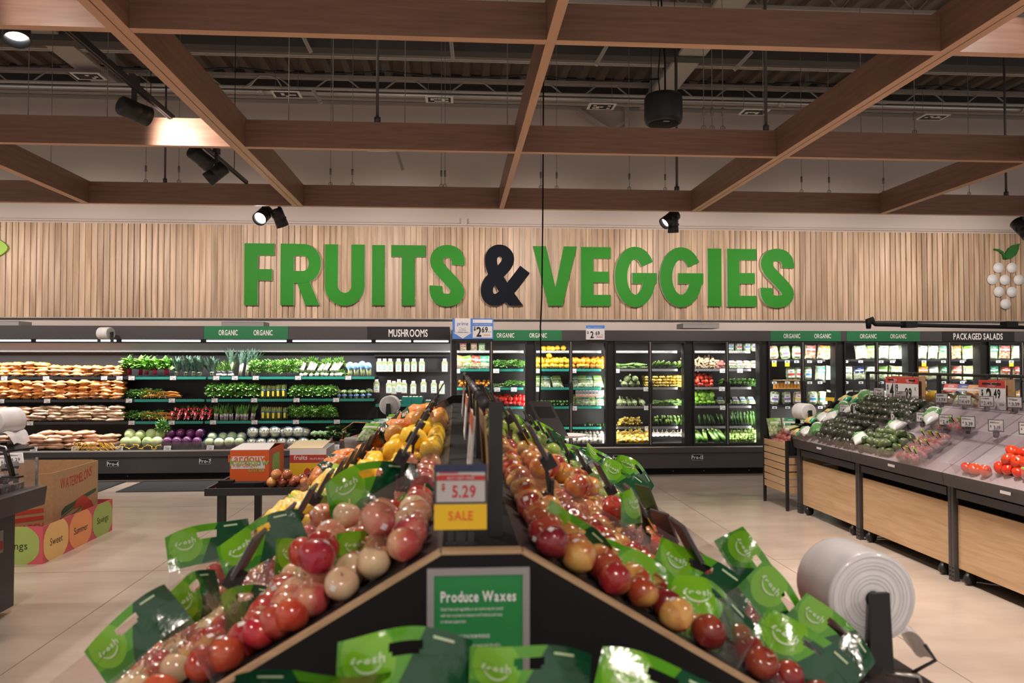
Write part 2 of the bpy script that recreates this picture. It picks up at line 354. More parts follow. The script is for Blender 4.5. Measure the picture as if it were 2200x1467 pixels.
def letter(b, c, w, y0, y1):
    h = LW/2
    if c in 'FE':
        bx2(b, 0, .215, 0, 1, y0, y1); bx2(b, .215, w, .805, 1, y0, y1); bx2(b, .215, w-.03, .40, .583, y0, y1)
        if c == 'E': bx2(b, .215, w, 0, .19, y0, y1)
    elif c == 'I': bx2(b, 0, w, 0, 1, y0, y1)
    elif c == 'T': bx2(b, 0, w, .805, 1, y0, y1); bx2(b, w/2-.108, w/2+.108, 0, .805, y0, y1)
    elif c == 'R':
        bx2(b, 0, .215, 0, 1, y0, y1)
        ribbon(b, [(.215, .9), (.36, .9)]+arc(.36, .68, .19, .22, 90, -90, 20)+[(.215, .46)], .195, y0, y1)
        slab(b, [(w-.225, 0), (w, 0), (.43, .47), (.216, .5)], y0+.004, y1)
    elif c == 'U': ribbon(b, [(.108, 1), (.108, .33)]+arc(w/2, .33, w/2-.108, .225, 180, 360, 24)+[(w-.108, 1)], .21, y0, y1)
    elif c == 'V': slab(b, [(0, 1), (w/2-.11, 0), (w/2+.13, 0), (w, 1), (w-.22, 1), (w/2+.01, .31), (.22, 1)], y0, y1)
    elif c == 'G':
        ribbon(b, arc(w/2-.01, .5, w/2-.115, .40, 32, 350, 44), LW, y0, y1); bx2(b, w/2-.06, w, .39, .567, y0, y1)
    elif c == 'S':
        k = w/.59
        ribbon(b, crom([(x*k, z) for x, z in [(.485,.675),(.485,.745),(.46,.82),(.40,.878),(.305,.9),(.21,.88),(.15,.825),(.128,.75),(.145,.67),(.195,.595),(.27,.515),(.36,.42),(.43,.34),(.478,.255),(.47,.185),(.42,.125),(.31,.1),(.2,.118),(.14,.18),(.118,.26),(.118,.335)]]), LW, y0, y1)
    elif c == '&':
        ribbon(b, crom([((x-1052)/407, (617-y)/407) for x, y in [(1301,640),(1250,570),(1160,432),(1128,375),(1117,320),(1122,282),(1145,255),(1175,247),(1206,257),(1228,285),(1230,318),(1212,352),(1165,402),(1115,447),(1092,490),(1090,530),(1104,562),(1133,578),(1163,574),(1196,552),(1250,495),(1345,372)]]), .2, y0, y1)
sg = thing('wall_sign', 'big raised lettering FRUITS & VEGGIES in green and black on the slatted band', 'sign', P(1115, 595, WY-.06))
for c, x0, x1, t0, b0 in [('F',524,589,523,655),('R',602,687,524,655.3),('U',697,784,525.5,656.5),('I',799,827,526.5,655.5),('T',840,914,527,656),('S',921,998,527,657.5),('&',1034,1129,527,656.5),('V',1145,1239,529.5,656.5),('E',1248,1312,531,657),('G',1321,1411,531,659),('G',1418,1511,532,659),('I',1521,1550,534,657.5),('E',1563,1625,535,658.5),('S',1632,1706,535,660.5)]:
    p0 = P(x0, b0, WY-.115); p1 = P(x1, t0, WY-.115); s = p1.z-p0.z; b = MB()
    letter(b, c, (p1.x-p0.x)/s, 0, .05/s)
    b.v = [p0+v*s for v in b.v]
    if c == '&': b.v = [Vector((p0.x+(v.x-p0.x), v.y, max(v.z, p0.z))) for v in b.v]
    b.mi = 1
    for k in (.3, .7): b.cyl(((p0.x*(1-k)+p1.x*k), WY-.066, p0.z+s*.12), ((p0.x*(1-k)+p1.x*k), WY-.052, p0.z+s*.12), .008, n=6)
    o = b.build('letter', [K.setdefault('navy', mat('ampersand_black', (.008,.011,.018), .8, spec=.15)) if c == '&' else K['sigreen'], K['wtext']], sg, True)
    if c == '&': o['label'] = 'black ampersand'
def leaf_shape(n=10): return arc(0,0,1,1,0,90,n)
em = thing('grape_emblem', 'white round grape emblem with dark green leaf mounted on the slatted band', 'wall emblem', P(2162, 600, WY-.06))
for x, y in ((2146,575),(2175,575),(2133,600),(2160,601),(2190,601),(2147,626.5),(2175,627),(2161.5,653)):
    p = P(x, y, WY-.1); b = MB(); b.tube([(p.x, WY-.1, p.z), (p.x, WY-.06, p.z)], .083, 28); b.build('grape_disc', K['wtext'], em, True)
b = MB(); pts = [P(x, y, WY-.1) for x, y in ((2158,557),(2161,545),(2168,533),(2178,526),(2191,523),(2189,536),(2184,547),(2175,554),(2165,557))]
b.prism(pts, (0,0,0), (0,.04,0)); pts = [P(x, y, WY-.1) for x, y in ((2158,557),(2155,546),(2148,540),(2138,537),(2137,534),(2147,535),(2156,540),(2160,548),(2163,557))]
b.prism(pts, (0,0,0), (0,.04,0)); b.build('leaf', mat('emblem_leaf', (.012,.13,.014), .5), em, True)
em = thing('fruit_emblem', 'lime green fruit emblem cut off at the picture edge on the slatted band', 'wall emblem', P(-10, 530, WY-.06))
b = MB(); c0 = P(-28, 532, WY-.1)
b.prism([(c0.x+.26*math.cos(a*.2618)*(1+.12*math.cos(a*.7854)), WY-.1, c0.z+.17*math.sin(a*.2618)) for a in range(24)], (0,0,0), (0,.04,0)); b.build('fruit_disc', mat('emblem_lime', (.30,.56,.03), .5), em, True)
# ================================================================= timber lattice
ZB = 3.45
yb = [PZ(1160, 85.5, ZB).y, PZ(1143, 326.6, ZB).y, PZ(1143, 448.6, ZB).y]
hb = [.215, .235, .25]; TB = .065
xe = [(PZ(l, y, ZB).x, PZ(r, y, ZB).x) for l, r, y in ((168,184,433),(627.5,650,441),(1072.5,1082.7,448),(1486,1506,453),(1891,1905,458.5))]
sp = xe[4][0]-xe[3][0]
xe = [(xe[0][0]-sp, xe[0][0]-sp+.11)]+xe+[(xe[4][0]+sp, xe[4][0]+sp+.11)]
nm = ['first', 'second', 'third', 'fourth', 'fifth', 'sixth', 'seventh']
def beam(name, bx, mats, label):
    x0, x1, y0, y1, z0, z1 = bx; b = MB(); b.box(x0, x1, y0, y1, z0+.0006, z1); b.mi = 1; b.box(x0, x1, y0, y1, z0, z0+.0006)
    return solo(name, b, mats, label, 'beam', ((x0+x1)/2, (y0+y1)/2, z0))
for i, (a, c) in enumerate(xe):
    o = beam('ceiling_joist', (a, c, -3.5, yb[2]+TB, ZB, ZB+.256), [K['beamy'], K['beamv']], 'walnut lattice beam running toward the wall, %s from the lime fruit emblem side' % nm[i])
    o.name = 'lattice_plank'
    if c-a > .09:
        b = MB(); b.box((a+c)/2-.003, (a+c)/2+.003, -3.4, yb[2], ZB-.0006, ZB); b.build('centre_groove', mat('groove_shadow', (.12,.07,.04), .8) if 'groove' not in K else K['groove'], o, True)
rows = [('fourth', yb[0]-2.5, .215)] + [(('third','second','first')[i], yb[i], hb[i]) for i in range(3)]
for rn, y, hh in rows:
    for i in range(len(xe)-1):
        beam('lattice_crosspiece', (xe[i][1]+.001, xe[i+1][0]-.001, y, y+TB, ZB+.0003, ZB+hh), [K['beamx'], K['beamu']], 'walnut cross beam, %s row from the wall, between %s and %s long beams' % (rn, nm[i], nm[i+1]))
# hanging wires with crimp and eye
K['wire'] = mat('hanging_wire', (.2,.18,.17), .5)
def wire(px, py, Y, z0, label, clip=True):
    x = P(px, py, Y).x; b = MB(); b.tube([(x, Y, z0), (x, Y, 5.9)], .0035, 5)
    if clip: b.cyl((x, Y, z0+.13), (x, Y, z0+.20), .013, n=8); b.tube([(x+.02*math.cos(k), Y, z0+.02+.02*math.sin(k)) for k in [j*.5236 for j in range(13)]], .004, 5)
    return solo('hanging_wire', b, K['wire'], label, 'wire', (x, Y, z0), 'thin wires holding the timber lattice')
for k, (px, r) in enumerate([(109,2),(313,2),(384,2),(710,2),(757,2),(948,2),(956,2),(1162,2),(1196,2),(1352,2),(1429,2),(1512,1),(1530,1),(1553,1),(1722,2),(1781,2),(1898,2),(1965,1),(2082,2),(620,1),(715,1),(870,1),(1090,1),(1640,1),(1850,1),(230,1),(60,1)]):
    wire(px, 390 if r == 2 else 270, yb[r]+.03, ZB+hb[r], 'thin steel wire holding up the timber lattice', k < 19)
# ================================================================= roof steel
def joist(Y, zt, zb, label, step=.62, ph=0):
    t = thing('roof_joist', label, 'joist', (0, Y, zb))
    b = MB(); b.box(-12, 14, Y-.05, Y-.01, zt-.05, zt); b.box(-12, 14, Y+.01, Y+.05, zt-.05, zt); b.build('top_chord', K['duct'], t, True)
    b = MB(); b.box(-12, 14, Y-.05, Y-.01, zb, zb+.04); b.box(-12, 14, Y+.01, Y+.05, zb, zb+.04); b.build('bottom_chord', K['duct'], t, True)
    b = MB(); pts = []; x = -12+ph
    while x < 14:
        pts += [(x, Y, zb+.02), (x+step*.33, Y, zt-.06), (x+step*.42, Y, zt-.03), (x+step*.58, Y, zt-.03), (x+step*.67, Y, zt-.06)]; x += step
    b.tube(pts, .013, 6); b.build('lattice_web', K['duct'], t, True)
joist(11.55, P(900,168,11.55).z, P(900,217,11.55).z, 'open-web steel roof joist nearest the back wall under the metal deck', .98)
joist(10.3, P(900,112,10.3).z+.02, P(900,128,10.3).z, 'open-web steel roof joist second out from the back wall', .78, .3)
joist(8.6, 6.0, 5.55, 'open-web steel roof joist third out from the back wall', .9, .1)
def pipe(name, Y, z, r, mt, label, cat, x0=-12, x1=14, cl=0):
    b = MB(); b.tube([(x0, Y, z), (x1, Y, z)], r, 10); o = solo(name, b, mt, label, cat, ((x0+x1)/2, Y, z))
    if cl:
        for j in range(cl):
            x = x0+(j+.5)*(x1-x0)/cl; c = MB(); c.cyl((x-.05, Y, z), (x+.05, Y, z), r*1.25, n=10); c.build('pipe_coupling', mt, o, True)
pipe('sprinkler_pipe', 11.2, P(1000,207,11.2).z, .04, K['steel'], 'bright steel pipe running along the roof just before the back wall', 'pipe', cl=7)
pipe('conduit_pipe', 11.1, P(1000,198,11.1).z, .022, K['duct'], 'thinner painted conduit strapped above the bright roof pipe', 'conduit', cl=5)
pipe('conduit_tube', 9.9, P(1000,114,9.9).z, .018, K['steel'], 'slim shiny electrical conduit crossing high under the roof deck', 'conduit', cl=5)
b = MB(); y0 = 9.75; z0 = P(1000,100,y0).z; b.box(-12, 14, y0, y0+.18, z0-.06, z0+.3); solo('roof_purlin', b, K['dkroof'], 'black roof purlin crossing above the slim shiny conduit', 'purlin', (1, y0, z0))
b = MB(); y0 = 11.0; pts = []
for j in range(41): pts.append((-9+j*.5, y0, P(1000,165,y0).z+.05-.06*math.sin(math.pi*((j%4)/4))))
b.tube(pts, .012, 6); b.mi = 1
for j in range(0, 41, 4): b.box(pts[j][0]-.03, pts[j][0]+.03, y0-.03, y0+.03, pts[j][2], pts[j][2]+.12)
solo('roof_cable', b, [K['black'], K['steel']], 'black cable looping along the roof from clip to clip', 'cable', (1, y0, pts[0][2]))
# conduit kicks
b = MB(); z0 = P(1000,198,11.0).z; c = [P(x, y, 11.0) for x, y in ((520,189),(538,184),(550,170),(558,163),(582,163),(596,170),(606,188))]; b.tube(c, .011, 6)
solo('conduit_bend', b, K['steel'], 'bent conduit hump rising over the roof pipe near the longest long beam', 'conduit', c[3])
# painted girders running to the wall
def girder(p0, p1, wd, ht, label):
    t = thing('roof_girder', label, 'girder', p0)
    b = MB(); b.bar(p0, p1, wd, .04); b.bar(Vector(p0)+Vector((0,0,ht)), Vector(p1)+Vector((0,0,ht)), wd*.35, ht*2-.04); b.build('girder_flange', K['duct'], t, True)
    b = MB(); d = Vector(p1)-Vector(p0); n = 9
    for i in range(n):
        a = Vector(p0)+d*(i/n); c = Vector(p0)+d*((i+1)/n); m = (a+c)/2+Vector((0,0,.75))
        b.bar(a+Vector((0,0,.1)), m, .09, .06); b.bar(c+Vector((0,0,.1)), m, .09, .06); b.bar(m, m+Vector((0,0,-.7)), .06, .05)
    b.bar(Vector(p0)+Vector((0,0,.8)), Vector(p1)+Vector((0,0,.8)), wd*.8, .08); b.build('girder_web', K['duct'], t, True)
g0 = P(258, 200, 11.9); g1 = Vector((g0.x, 3.0, g0.z)); girder(g0, g1, .34, .12, 'pale painted roof girder running out from the wall beside the spotlight rail')
g0 = P(1397, 233, 11.9); g1 = Vector((g0.x, 3.0, g0.z)); girder(g0, g1, .34, .12, 'pale painted roof girder running out from the wall over the black round loudspeaker')
a = P(1240,236,WY-.12); c = P(1310,282,WY-.12); b = MB(); b.bar(a, c, .1, .05); b.bar(P(1345,215,WY-.14), P(1345,284,WY-.14), .14, .06); b.bar(c, P(1345,262,WY-.14), .05, .04)
solo('girder_bracket', b, K['duct'], 'pale angle brace against the wall beneath the roof girder end', 'bracket', a)
# big round duct high over the fourth crosspiece
b = MB(); b.tube([(2.2, 8.0, 5.75), (5.9, 8.0, 5.75)], .25, 24); solo('air_duct', b, K['duct'], 'round pale air duct high under the roof', 'duct', (4, 8.0, 5.6))
# vertical drop rods and slotted strut
for px, py, Y, z0, r, lab in ((355,350,yb[2]+.03,ZB+hb[2],.012,'straight drop rod hanging beside the spotlight rail'),(811,200,yb[1]+.03,ZB+hb[1],.014,'straight drop rod hanging above the letter I of the wall sign'),(1645,200,yb[1]+.03,ZB+hb[1],.014,'straight drop rod ending on the fourth long beam'),(2161,380,yb[2]+.03,ZB+hb[2],.014,'straight drop rod hanging above the grape emblem'),(1454,380,yb[2]+.03,ZB+hb[2],.016,'straight drop rod behind the black loudspeaker')):
    x = P(px, py, Y).x; b = MB(); b.tube([(x, Y, z0), (x, Y, 5.95)], r, 6); b.cyl((x, Y, z0), (x, Y, z0+.05), r*2, n=8); solo('drop_rod', b, K['gunmetal'], lab, 'rod', (x, Y, z0))
def strut(a, c, lab):
    b = MB(); b.bar(a, c, .045, .045); b.mi = 1; a = Vector(a); c = Vector(c); d = (c-a)
    for i in range(12):
        p = a+d*((i+.3)/12); q = a+d*((i+.75)/12); b.bar(p+Vector((0,-.0235,0)), q+Vector((0,-.0235,0)), .016, .002)
    solo('slotted_strut', b, [K['duct'], K['matte']], lab, 'strut', a)
for x0, y0, x1, y1, lab in ((650,76,668,112,'slotted strut leaning under the deck over the letter F of the wall sign'),(969,88,973,125,'slotted strut hanging upright under the deck over the letter S of FRUITS'),(1303,100,1280,140,'slotted strut leaning under the deck over the letter E of VEGGIES'),(1615,112,1578,150,'slotted strut slanting under the deck over the packaged I and E letters'),(853,326,866,366,'short slotted strut dangling before the wall below a cross beam'),(672,192,690,222,'short slotted strut gripping the roof pipe above the letter R')):
    strut(P(x0,y0,9.6 if y0 < 160 else 10.9), P(x1,y1,9.6 if y0 < 160 else 10.9), lab)
# flat marker boards below the roof pipe: black field, white border, a few white blocks
def marker(px, py, Y, rz, lab, seed):
    p = P(px, py, Y); t = thing('marker_board', lab, 'marker board', p, rz); q = random.Random(seed)
    b = MB(); b.box(-.19,.19,-.13,.13,-.01,0); b.build('border', K['paper'], t)
    b = MB(); b.box(-.155,.155,-.1,.1,-.012,-.0101); b.build('field', K['ink'], t)
    b = MB()
    for i in range(5):
        for j in range(3):
            if q.random() < .45: b.box(-.12+i*.05, -.075+i*.05, -.07+j*.048, -.027+j*.048, -.0135, -.0121)
    b.build('blocks_pattern', K['paper'], t)
    b = MB(); 
    for x in (-.15,.15): b.tube([(x,0,0),(x,0,.5)], .003, 5)
    b.build('hanger', K['wire'], t)
for i, (px, py, lab) in enumerate(((190,163,'black and white marker board beside the pale girder'),(616,202,'black and white marker board above the letter R of the wall sign'),(944,213,'black and white marker board above the letter S of FRUITS'),(1292,228,'black and white marker board above the letter E of VEGGIES'),(1620,240,'black and white marker board above the final letter S of the sign'),(2004,251,'black and white marker board standing over the grape emblem'))): marker(px, py, 10.9, 0, lab, i+5)
b = MB(); p = P(813, 323, yb[1]+.3); b.box(p.x-.1, p.x+.1, p.y-.04, p.y+.04, p.z, p.z+.03); solo('sensor_box', b, K['white'], 'slim white sensor box peeking under the second row cross beam', 'sensor', p)
# loudspeaker
p = P(1425, 238, 7.8); t = thing('loudspeaker', 'black round pendant loudspeaker hanging on cords from the roof', 'loudspeaker', p)
b = MB(); b.lathe([(.02,.158),(.17,.155),(.186,.13),(.19,.10),(.19,-.08),(.178,-.125),(.165,-.135),(.02,-.135)], 32); b.build('housing', K['black'], t)
b = MB(); b.lathe([(.02,-.137),(.15,-.137),(.15,-.139),(.02,-.139)], 32); b.build('grille', K['matte'], t)
b = MB(); b.box(-.03,.03,-.13,-.10,-.141,-.139); b.build('badge', K['grey'], t)
b = MB(); b.tube([(.02,0,.15),(.02,0,.5),(0,.03,1.0),(-.05,.05,2.2)], .009, 6); b.tube([(-.03,0,.15),(-.05,0,.35),(-.02,.02,.7),(-.1,.02,2.2)], .006, 6); b.tube([(-.12,0,.15),(-.12,0,2.2)], .003, 5); b.tube([(.12,0,.15),(.12,0,2.2)], .003, 5); b.build('suspension_cord', K['matte'], t)
# ----------------------------------------------------------------- spotlight rails and heads
K['lens'] = lamp_mat('lamp_lens', (1,.97,1), 14)
def head(px, py, Y, aim, lab, lit=True, s=1.0, power=0, ang=50, cone=True):
    p = P(px, py, Y); t = thing('spotlight', lab, 'spotlight', p)
    d = (Vector(aim)-p).normalized(); b = MB(); qm = d.to_track_quat('Z', 'Y').to_matrix().to_4x4(); qm.translation = Vector((0,0,0)); b.M = qm @ Matrix.Scale(s, 4)
    b.lathe([(.02,-.10),(.058,-.10),(.066,-.09),(.066,.02),(.064,.022),(.066,.025),(.07,.105),(.063,.105),(.06,.06),(.055,.055)], 20); b.build('lamp_can', K['black'], t)
    b = MB(); b.M = qm @ Matrix.Scale(s, 4); b.lathe([(.001,.058),(.057,.058),(.057,.062),(.001,.07)], 20); b.build('lens', K['lens'] if lit else K['grey'], t)
    b = MB(); b.box(-.014,.014,-.02,.02,0,.20*s); b.box(-.02,.02,-.06,.06,.18*s,.24*s); b.bar((-.075*s,0,0),(.075*s,0,0),.022,.022); b.build('yoke', K['black'], t)
    if power:
        l = spot('spotlight_beam', p+d*.12, aim, power, ang, .55, WARM, .05); l.parent = t; l.location = d*.12*s
    return t
def rail(p, q, lab):
    b = MB(); b.bar(p, q, .036, .035); b.mi = 1; p = Vector(p); q = Vector(q); b.bar(p+Vector((0,0,-.0185)), q+Vector((0,0,-.0185)), .012, .002)
    for k in (.1,.5,.9):
        c = p.lerp(q, k); b.tube([c, c+Vector((0,0,5.9-c.z))], .004, 5)
    solo('spotlight_rail', b, [K['black'], K['matte']], lab, 'track rail', p)
a = P(372,252,9.0); rail(a, (a.x, 2.5, a.z), 'black spotlight rail between the first and second long beams')
a = P(530,392,9.35); c0 = P(440,318,7.6); rail(a, (a.x, 4.2, a.z), 'black spotlight rail just beside the second long beam')
head(288, 238, 6.4, P(430,300,yb[1]), 'lit black spotlight under the pale girder throwing light on a cross beam', True, 1.15, 45, 120)
head(36, 52, 4.9, P(36,52,4.9)+Vector((.3,-.5,-1.6)), 'lit black spotlight seen end-on under the cross beam at the picture corner', True, 1.1, 40, 70)
head(430, 338, 7.5, P(430,338,7.5)+Vector((.6,.9,-.5)), 'black spotlight turned toward the wall, upper of the pair under the second long beam', False, 1.05)
head(465, 372, 7.9, P(465,372,7.9)+Vector((-.55,-.1,-.5)), 'black spotlight tilted down, lower of the pair under the second long beam', True, 1.05)
head(566, 462, 9.9, P(566,462,9.9)+Vector((-.25,-1.2,-.75)), 'lit glaring spotlight hanging above the letter F of the wall sign', True, 1.25, 30, 70)
head(600, 467, 9.9, P(600,467,9.9)+Vector((.35,.4,-1)), 'black spotlight beside the glaring one above the letter R', False, 1.1)
head(1440, 470, 9.9, P(1440,470,9.9)+Vector((-.7,-.25,-.55)), 'black spotlight above the second letter G, tilted to its side', True, 1.15)
head(1446, 482, 9.9, P(1446,482,9.9)+Vector((.05,.1,-1)), 'black spotlight above the second letter G, pointing straight down', False, 1.0)
head(2196, 490, 9.9, P(2196,490,9.9)+Vector((.3,-.6,-.8)), 'lit spotlight above the grape emblem at the picture edge', True, 1.3, 30, 70)
for q0, q1, lab in (((-190,-170,3.7), (120,14,yb[0]), 'lit spotlight out of frame aimed at the cross beam by the girder'), ((2440,-140,3.7), (2120,112,yb[0]), 'lit spotlight out of frame aimed at the cross beam past the fourth long beam')):
    head(q0[0], q0[1], q0[2], P(*q1), lab, True, 1.0, 18, 58)
# long black cord dropping from the roof to the scale
b = MB(); b.tube([P(x, y, Y) for x, y, Y in ((1168,100,7.4),(1167,300,7.4),(1166,470,7.4),(1164,640,7.4),(1161,700,7.4),(1162,800,7.4),(1158,880,7.4),(1155,925,7.4))], .0075, 6)
solo('power_cord', b, K['matte'], 'long black power cord dropping from the roof past the letter V to the produce scale', 'cord', P(1166,470,7.4))
# ================================================================= produce kinds
def M2(name, a, b2, sc, **k): K[name] = mat(name, a, col2=b2, scale=sc, **k)
M2('leaf', (.045,.16,.018), (.22,.44,.08), 9, rough=.5, rnd=.25)
M2('leafd', (.03,.10,.025), (.12,.26,.08), 12, rough=.55, rnd=.2)
M2('parsley', (.05,.20,.025), (.25,.48,.11), 18, rough=.55, rnd=.15)
M2('kale', (.035,.085,.06), (.11,.20,.14), 30, rough=.7, bump=.8, bscale=60)
M2('stalk', (.42,.55,.18), (.70,.76,.45), 10, rough=.45, stretch=(1,1,.2))
M2('leek', (.70,.74,.55), (.20,.38,.10), 3, rough=.45, stretch=(1,1,1))
M2('whiteveg', (.72,.70,.58), (.84,.83,.74), 12, rough=.5)
M2('carrot', (.75,.20,.02), (.85,.32,.05), 10, rough=.5, stretch=(1,1,.3))
M2('carrotbag', (.50,.13,.02), (.86,.38,.10), 46, rough=.22, coat=.5, bump=.5, bscale=30, rnd=.12)
M2('rainbowbag', (.20,.09,.10), (.80,.60,.35), 20, rough=.2, coat=.5, stretch=(.6,4,3), rnd=.2, bump=.4, bscale=25)
M2('carrotpack', (.62,.24,.10), (.90,.62,.45), 14, rough=.2, coat=.5, stretch=(.6,4,3), rnd=.12, bump=.4, bscale=20)
M2('bagtop', (.22,.45,.03), (.45,.62,.12), 9, rough=.3, coat=.4)
K['chardstem'] = mat('chard_stem', (.65,.03,.09), .4, rnd=.2)
M2('radish', (.45,.01,.03), (.62,.03,.07), 9, rough=.3, coat=.3, rnd=.2)
M2('cabbage', (.32,.46,.16), (.66,.74,.42), 5, rough=.45, bump=.4, rnd=.1)
M2('redcab', (.045,.006,.045), (.16,.03,.13), 7, rough=.3, coat=.3, bump=.3, rnd=.2)
M2('cauli', (.66,.64,.50), (.86,.85,.76), 40, rough=.6, bump=1, bscale=45)
M2('brocc', (.10,.20,.07), (.30,.42,.20), 60, rough=.7, bump=1, bscale=70, rnd=.12)
M2('beet', (.12,.02,.03), (.26,.08,.07), 12, rough=.6, rnd=.15)
M2('aspar', (.12,.24,.04), (.45,.5,.14), 30, rough=.5, stretch=(3,3,.4))
K['bluewrap'] = mat('blue_wrap', (.04,.20,.62), .25, coat=.5, col2=(.35,.6,.9), scale=18, bump=.5, bscale=30)
K['pepR'] = mat('red_pepper', (.60,.012,.01), .18, coat=.6, col2=(.72,.03,.015), scale=4, rnd=.1)
K['pepO'] = mat('orange_pepper', (.82,.24,.012), .18, coat=.6, col2=(.85,.33,.02), scale=4, rnd=.1)
K['pepY'] = mat('yellow_pepper', (.85,.45,.015), .18, coat=.6, col2=(.86,.56,.04), scale=4, rnd=.1)
K['pepG'] = mat('green_pepper', (.12,.40,.02), .18, coat=.6, col2=(.30,.56,.05), scale=4, rnd=.15)
K['squash'] = mat('yellow_squash', (.85,.55,.06), .3, coat=.3, col2=(.88,.68,.20), scale=5, rnd=.08)
K['zuke'] = mat('zucchini', (.035,.12,.015), .3, coat=.3, col2=(.22,.38,.07), scale=14, stretch=(2,2,.5), rnd=.2)
K['cuke'] = mat('cucumber', (.02,.075,.012), .3, coat=.3, col2=(.09,.20,.04), scale=10, rnd=.2)
K['arti'] = mat('artichoke', (.22,.30,.12), .55, col2=(.45,.52,.28), scale=16, rnd=.12)
K['ginger'] = mat('ginger_root', (.48,.33,.19), .7, col2=(.68,.52,.34), scale=22, rnd=.12)
K['garlic'] = mat('garlic_bulb', (.66,.58,.48), .5, col2=(.82,.77,.68), scale=14, rnd=.1)
K['tomato'] = mat('tomato_red', (.62,.03,.012), .15, coat=.7, col2=(.70,.07,.02), scale=3, rnd=.1)
K['sprout'] = mat('brussels_sprout', (.16,.30,.05), .5, col2=(.45,.56,.2), scale=12, rnd=.2)
K['onion'] = mat('red_onion', (.40,.10,.10), .35, col2=(.62,.25,.18), scale=8, coat=.3, rnd=.15)
K['mush'] = mat('mushroom_pack', (.40,.37,.31), .4, col2=(.55,.52,.46), scale=30, coat=.4)
K['packgreen'] = mat('salad_green_card', (.25,.46,.10), .35, col2=(.42,.62,.16), scale=20)
K['salad'] = mat('salad_leaves_packed', (.12,.24,.05), .25, col2=(.62,.70,.45), scale=32, coat=.6, bump=.5, bscale=40, rnd=.2, detail=6)
K['saladmix'] = mat('salad_mix_packed', (.35,.10,.07), .25, col2=(.66,.72,.42), scale=30, coat=.6, bump=.5, bscale=40, rnd=.2, detail=6)
K['saladpale'] = mat('chopped_kit_packed', (.30,.42,.15), .25, col2=(.80,.82,.70), scale=36, coat=.6, bump=.5, bscale=40, rnd=.15, detail=6)
for n_, c_ in (('cB', (.05,.30,.62)), ('cR', (.65,.07,.04)), ('cP', (.30,.14,.50)), ('cO', (.82,.34,.04)), ('cG', (.03,.34,.16)), ('cY', (.85,.62,.08)), ('cL', (.30,.62,.08)), ('cN', (.03,.06,.36))): K[n_] = mat('card_'+n_[1].lower(), c_, .35, coat=.3)
KIND = {}
class Kind:
    """one thing with its parts; every further one is a copy"""
    def __init__(s, make): s.make = make; s.first = None
    def __call__(s, loc, rot=(0,0,0), label=None, group=None, scale=None):
        if s.first is None:
            s.first = s.make(); o = s.first; o.location = loc; o.rotation_euler = rot
            if scale is not None: o.scale = (scale,)*3 if isinstance(scale, (int, float)) else scale
            if label: o['label'] = label
            if group: o['group'] = group
            return o
        o = dup(s.first, loc, rot, label, group, None, 1 if scale is None else scale)
        if not group and 'group' in o: del o['group']
        return o
def kind(name, cat, parts, root=None):
    """parts: list of (name, MB, mats); root: the single mesh when there is one part only"""
    def make():
        if root is not None:
            o = root[0].build(name, root[1])
            for n, mb, mt in parts: mb.build(n, mt, o)
        else:
            o = thing(name, None, cat)
            for n, mb, mt in parts: mb.build(n, mt, o)
        o['category'] = cat; return o
    return Kind(make)
def noise_ball(r, sc, amp, n=14, m=9, seed=1, lobes=0, lo=0, top=0):
    q = random.Random(seed); ph = [q.random()*6.28 for _ in range(6)]
    def fn(u, v):
        a = u*2*math.pi; e = (v-.5)*math.pi
        k = 1+amp*(math.sin(3*a+ph[0])*math.cos(2*e+ph[1])+.6*math.sin(5*a+ph[2]+3*e)*math.cos(e))+lo*math.cos(lobes*a)*math.cos(e)
        z = math.sin(e)
        if top: z -= top*math.exp(-((e-math.pi/2)/.42)**2)+top*.6*math.exp(-((e+math.pi/2)/.36)**2)
        return Vector((math.cos(e)*math.cos(a)*r*sc[0]*k, math.cos(e)*math.sin(a)*r*sc[1]*k, z*r*sc[2]))
    b = MB(); b.grid(fn, n, m); return b
def pillow(wx, wy, h, seed=1, n=9, crimp=.02, wr=.18):
    q = random.Random(seed); ph = [q.random()*6 for _ in range(8)]
    def sh(u, v): return (max(0, math.sin(math.pi*u))**.75)*(max(0, math.sin(math.pi*v))**.75)
    def side(sg):
        def fn(u, v):
            if sg < 0: u = 1-u
            k = sh(u, v); u = (1-math.cos(math.pi*u))/2; v = (1-math.cos(math.pi*v))/2; z = sg*h/2*k*(1+wr*math.sin(7*u+ph[0])*math.sin(6*v+ph[1])+wr*.6*math.sin(15*u+ph[2]+4*v))
            return Vector(((u-.5)*wx*(1-.05*math.sin(math.pi*v)), (v-.5)*wy*(1-.06*math.sin(math.pi*u)), z+h/2))
        return fn
    b = MB(); b.grid(side(1), n+3, n); b.grid(side(-1), n+3, n); return b
def leaf_add(b, p, d, L, W, curl=.3, n=3, tw=0.0):
    d = Vector(d).normalized(); s = d.cross(Vector((0,0,1)))
    s = s.normalized() if s.length > .1 else Vector((1,0,0)); u = s.cross(d)
    s = (s*math.cos(tw)+u*math.sin(tw)); u = s.cross(d); vs = []
    for i in range(n+1):
        t = i/n; wd = W*math.sin(math.pi*min(.97, .12+t*.86))*.5; c = Vector(p)+d*(L*t)-u*(-curl*L*t*t)
        vs += [c-s*wd+u*wd*.35, c, c+s*wd+u*wd*.35]
    b.add(vs, [(3*i+k, 3*i+k+1, 3*i+k+4, 3*i+k+3) for i in range(n) for k in (0, 1)], True)
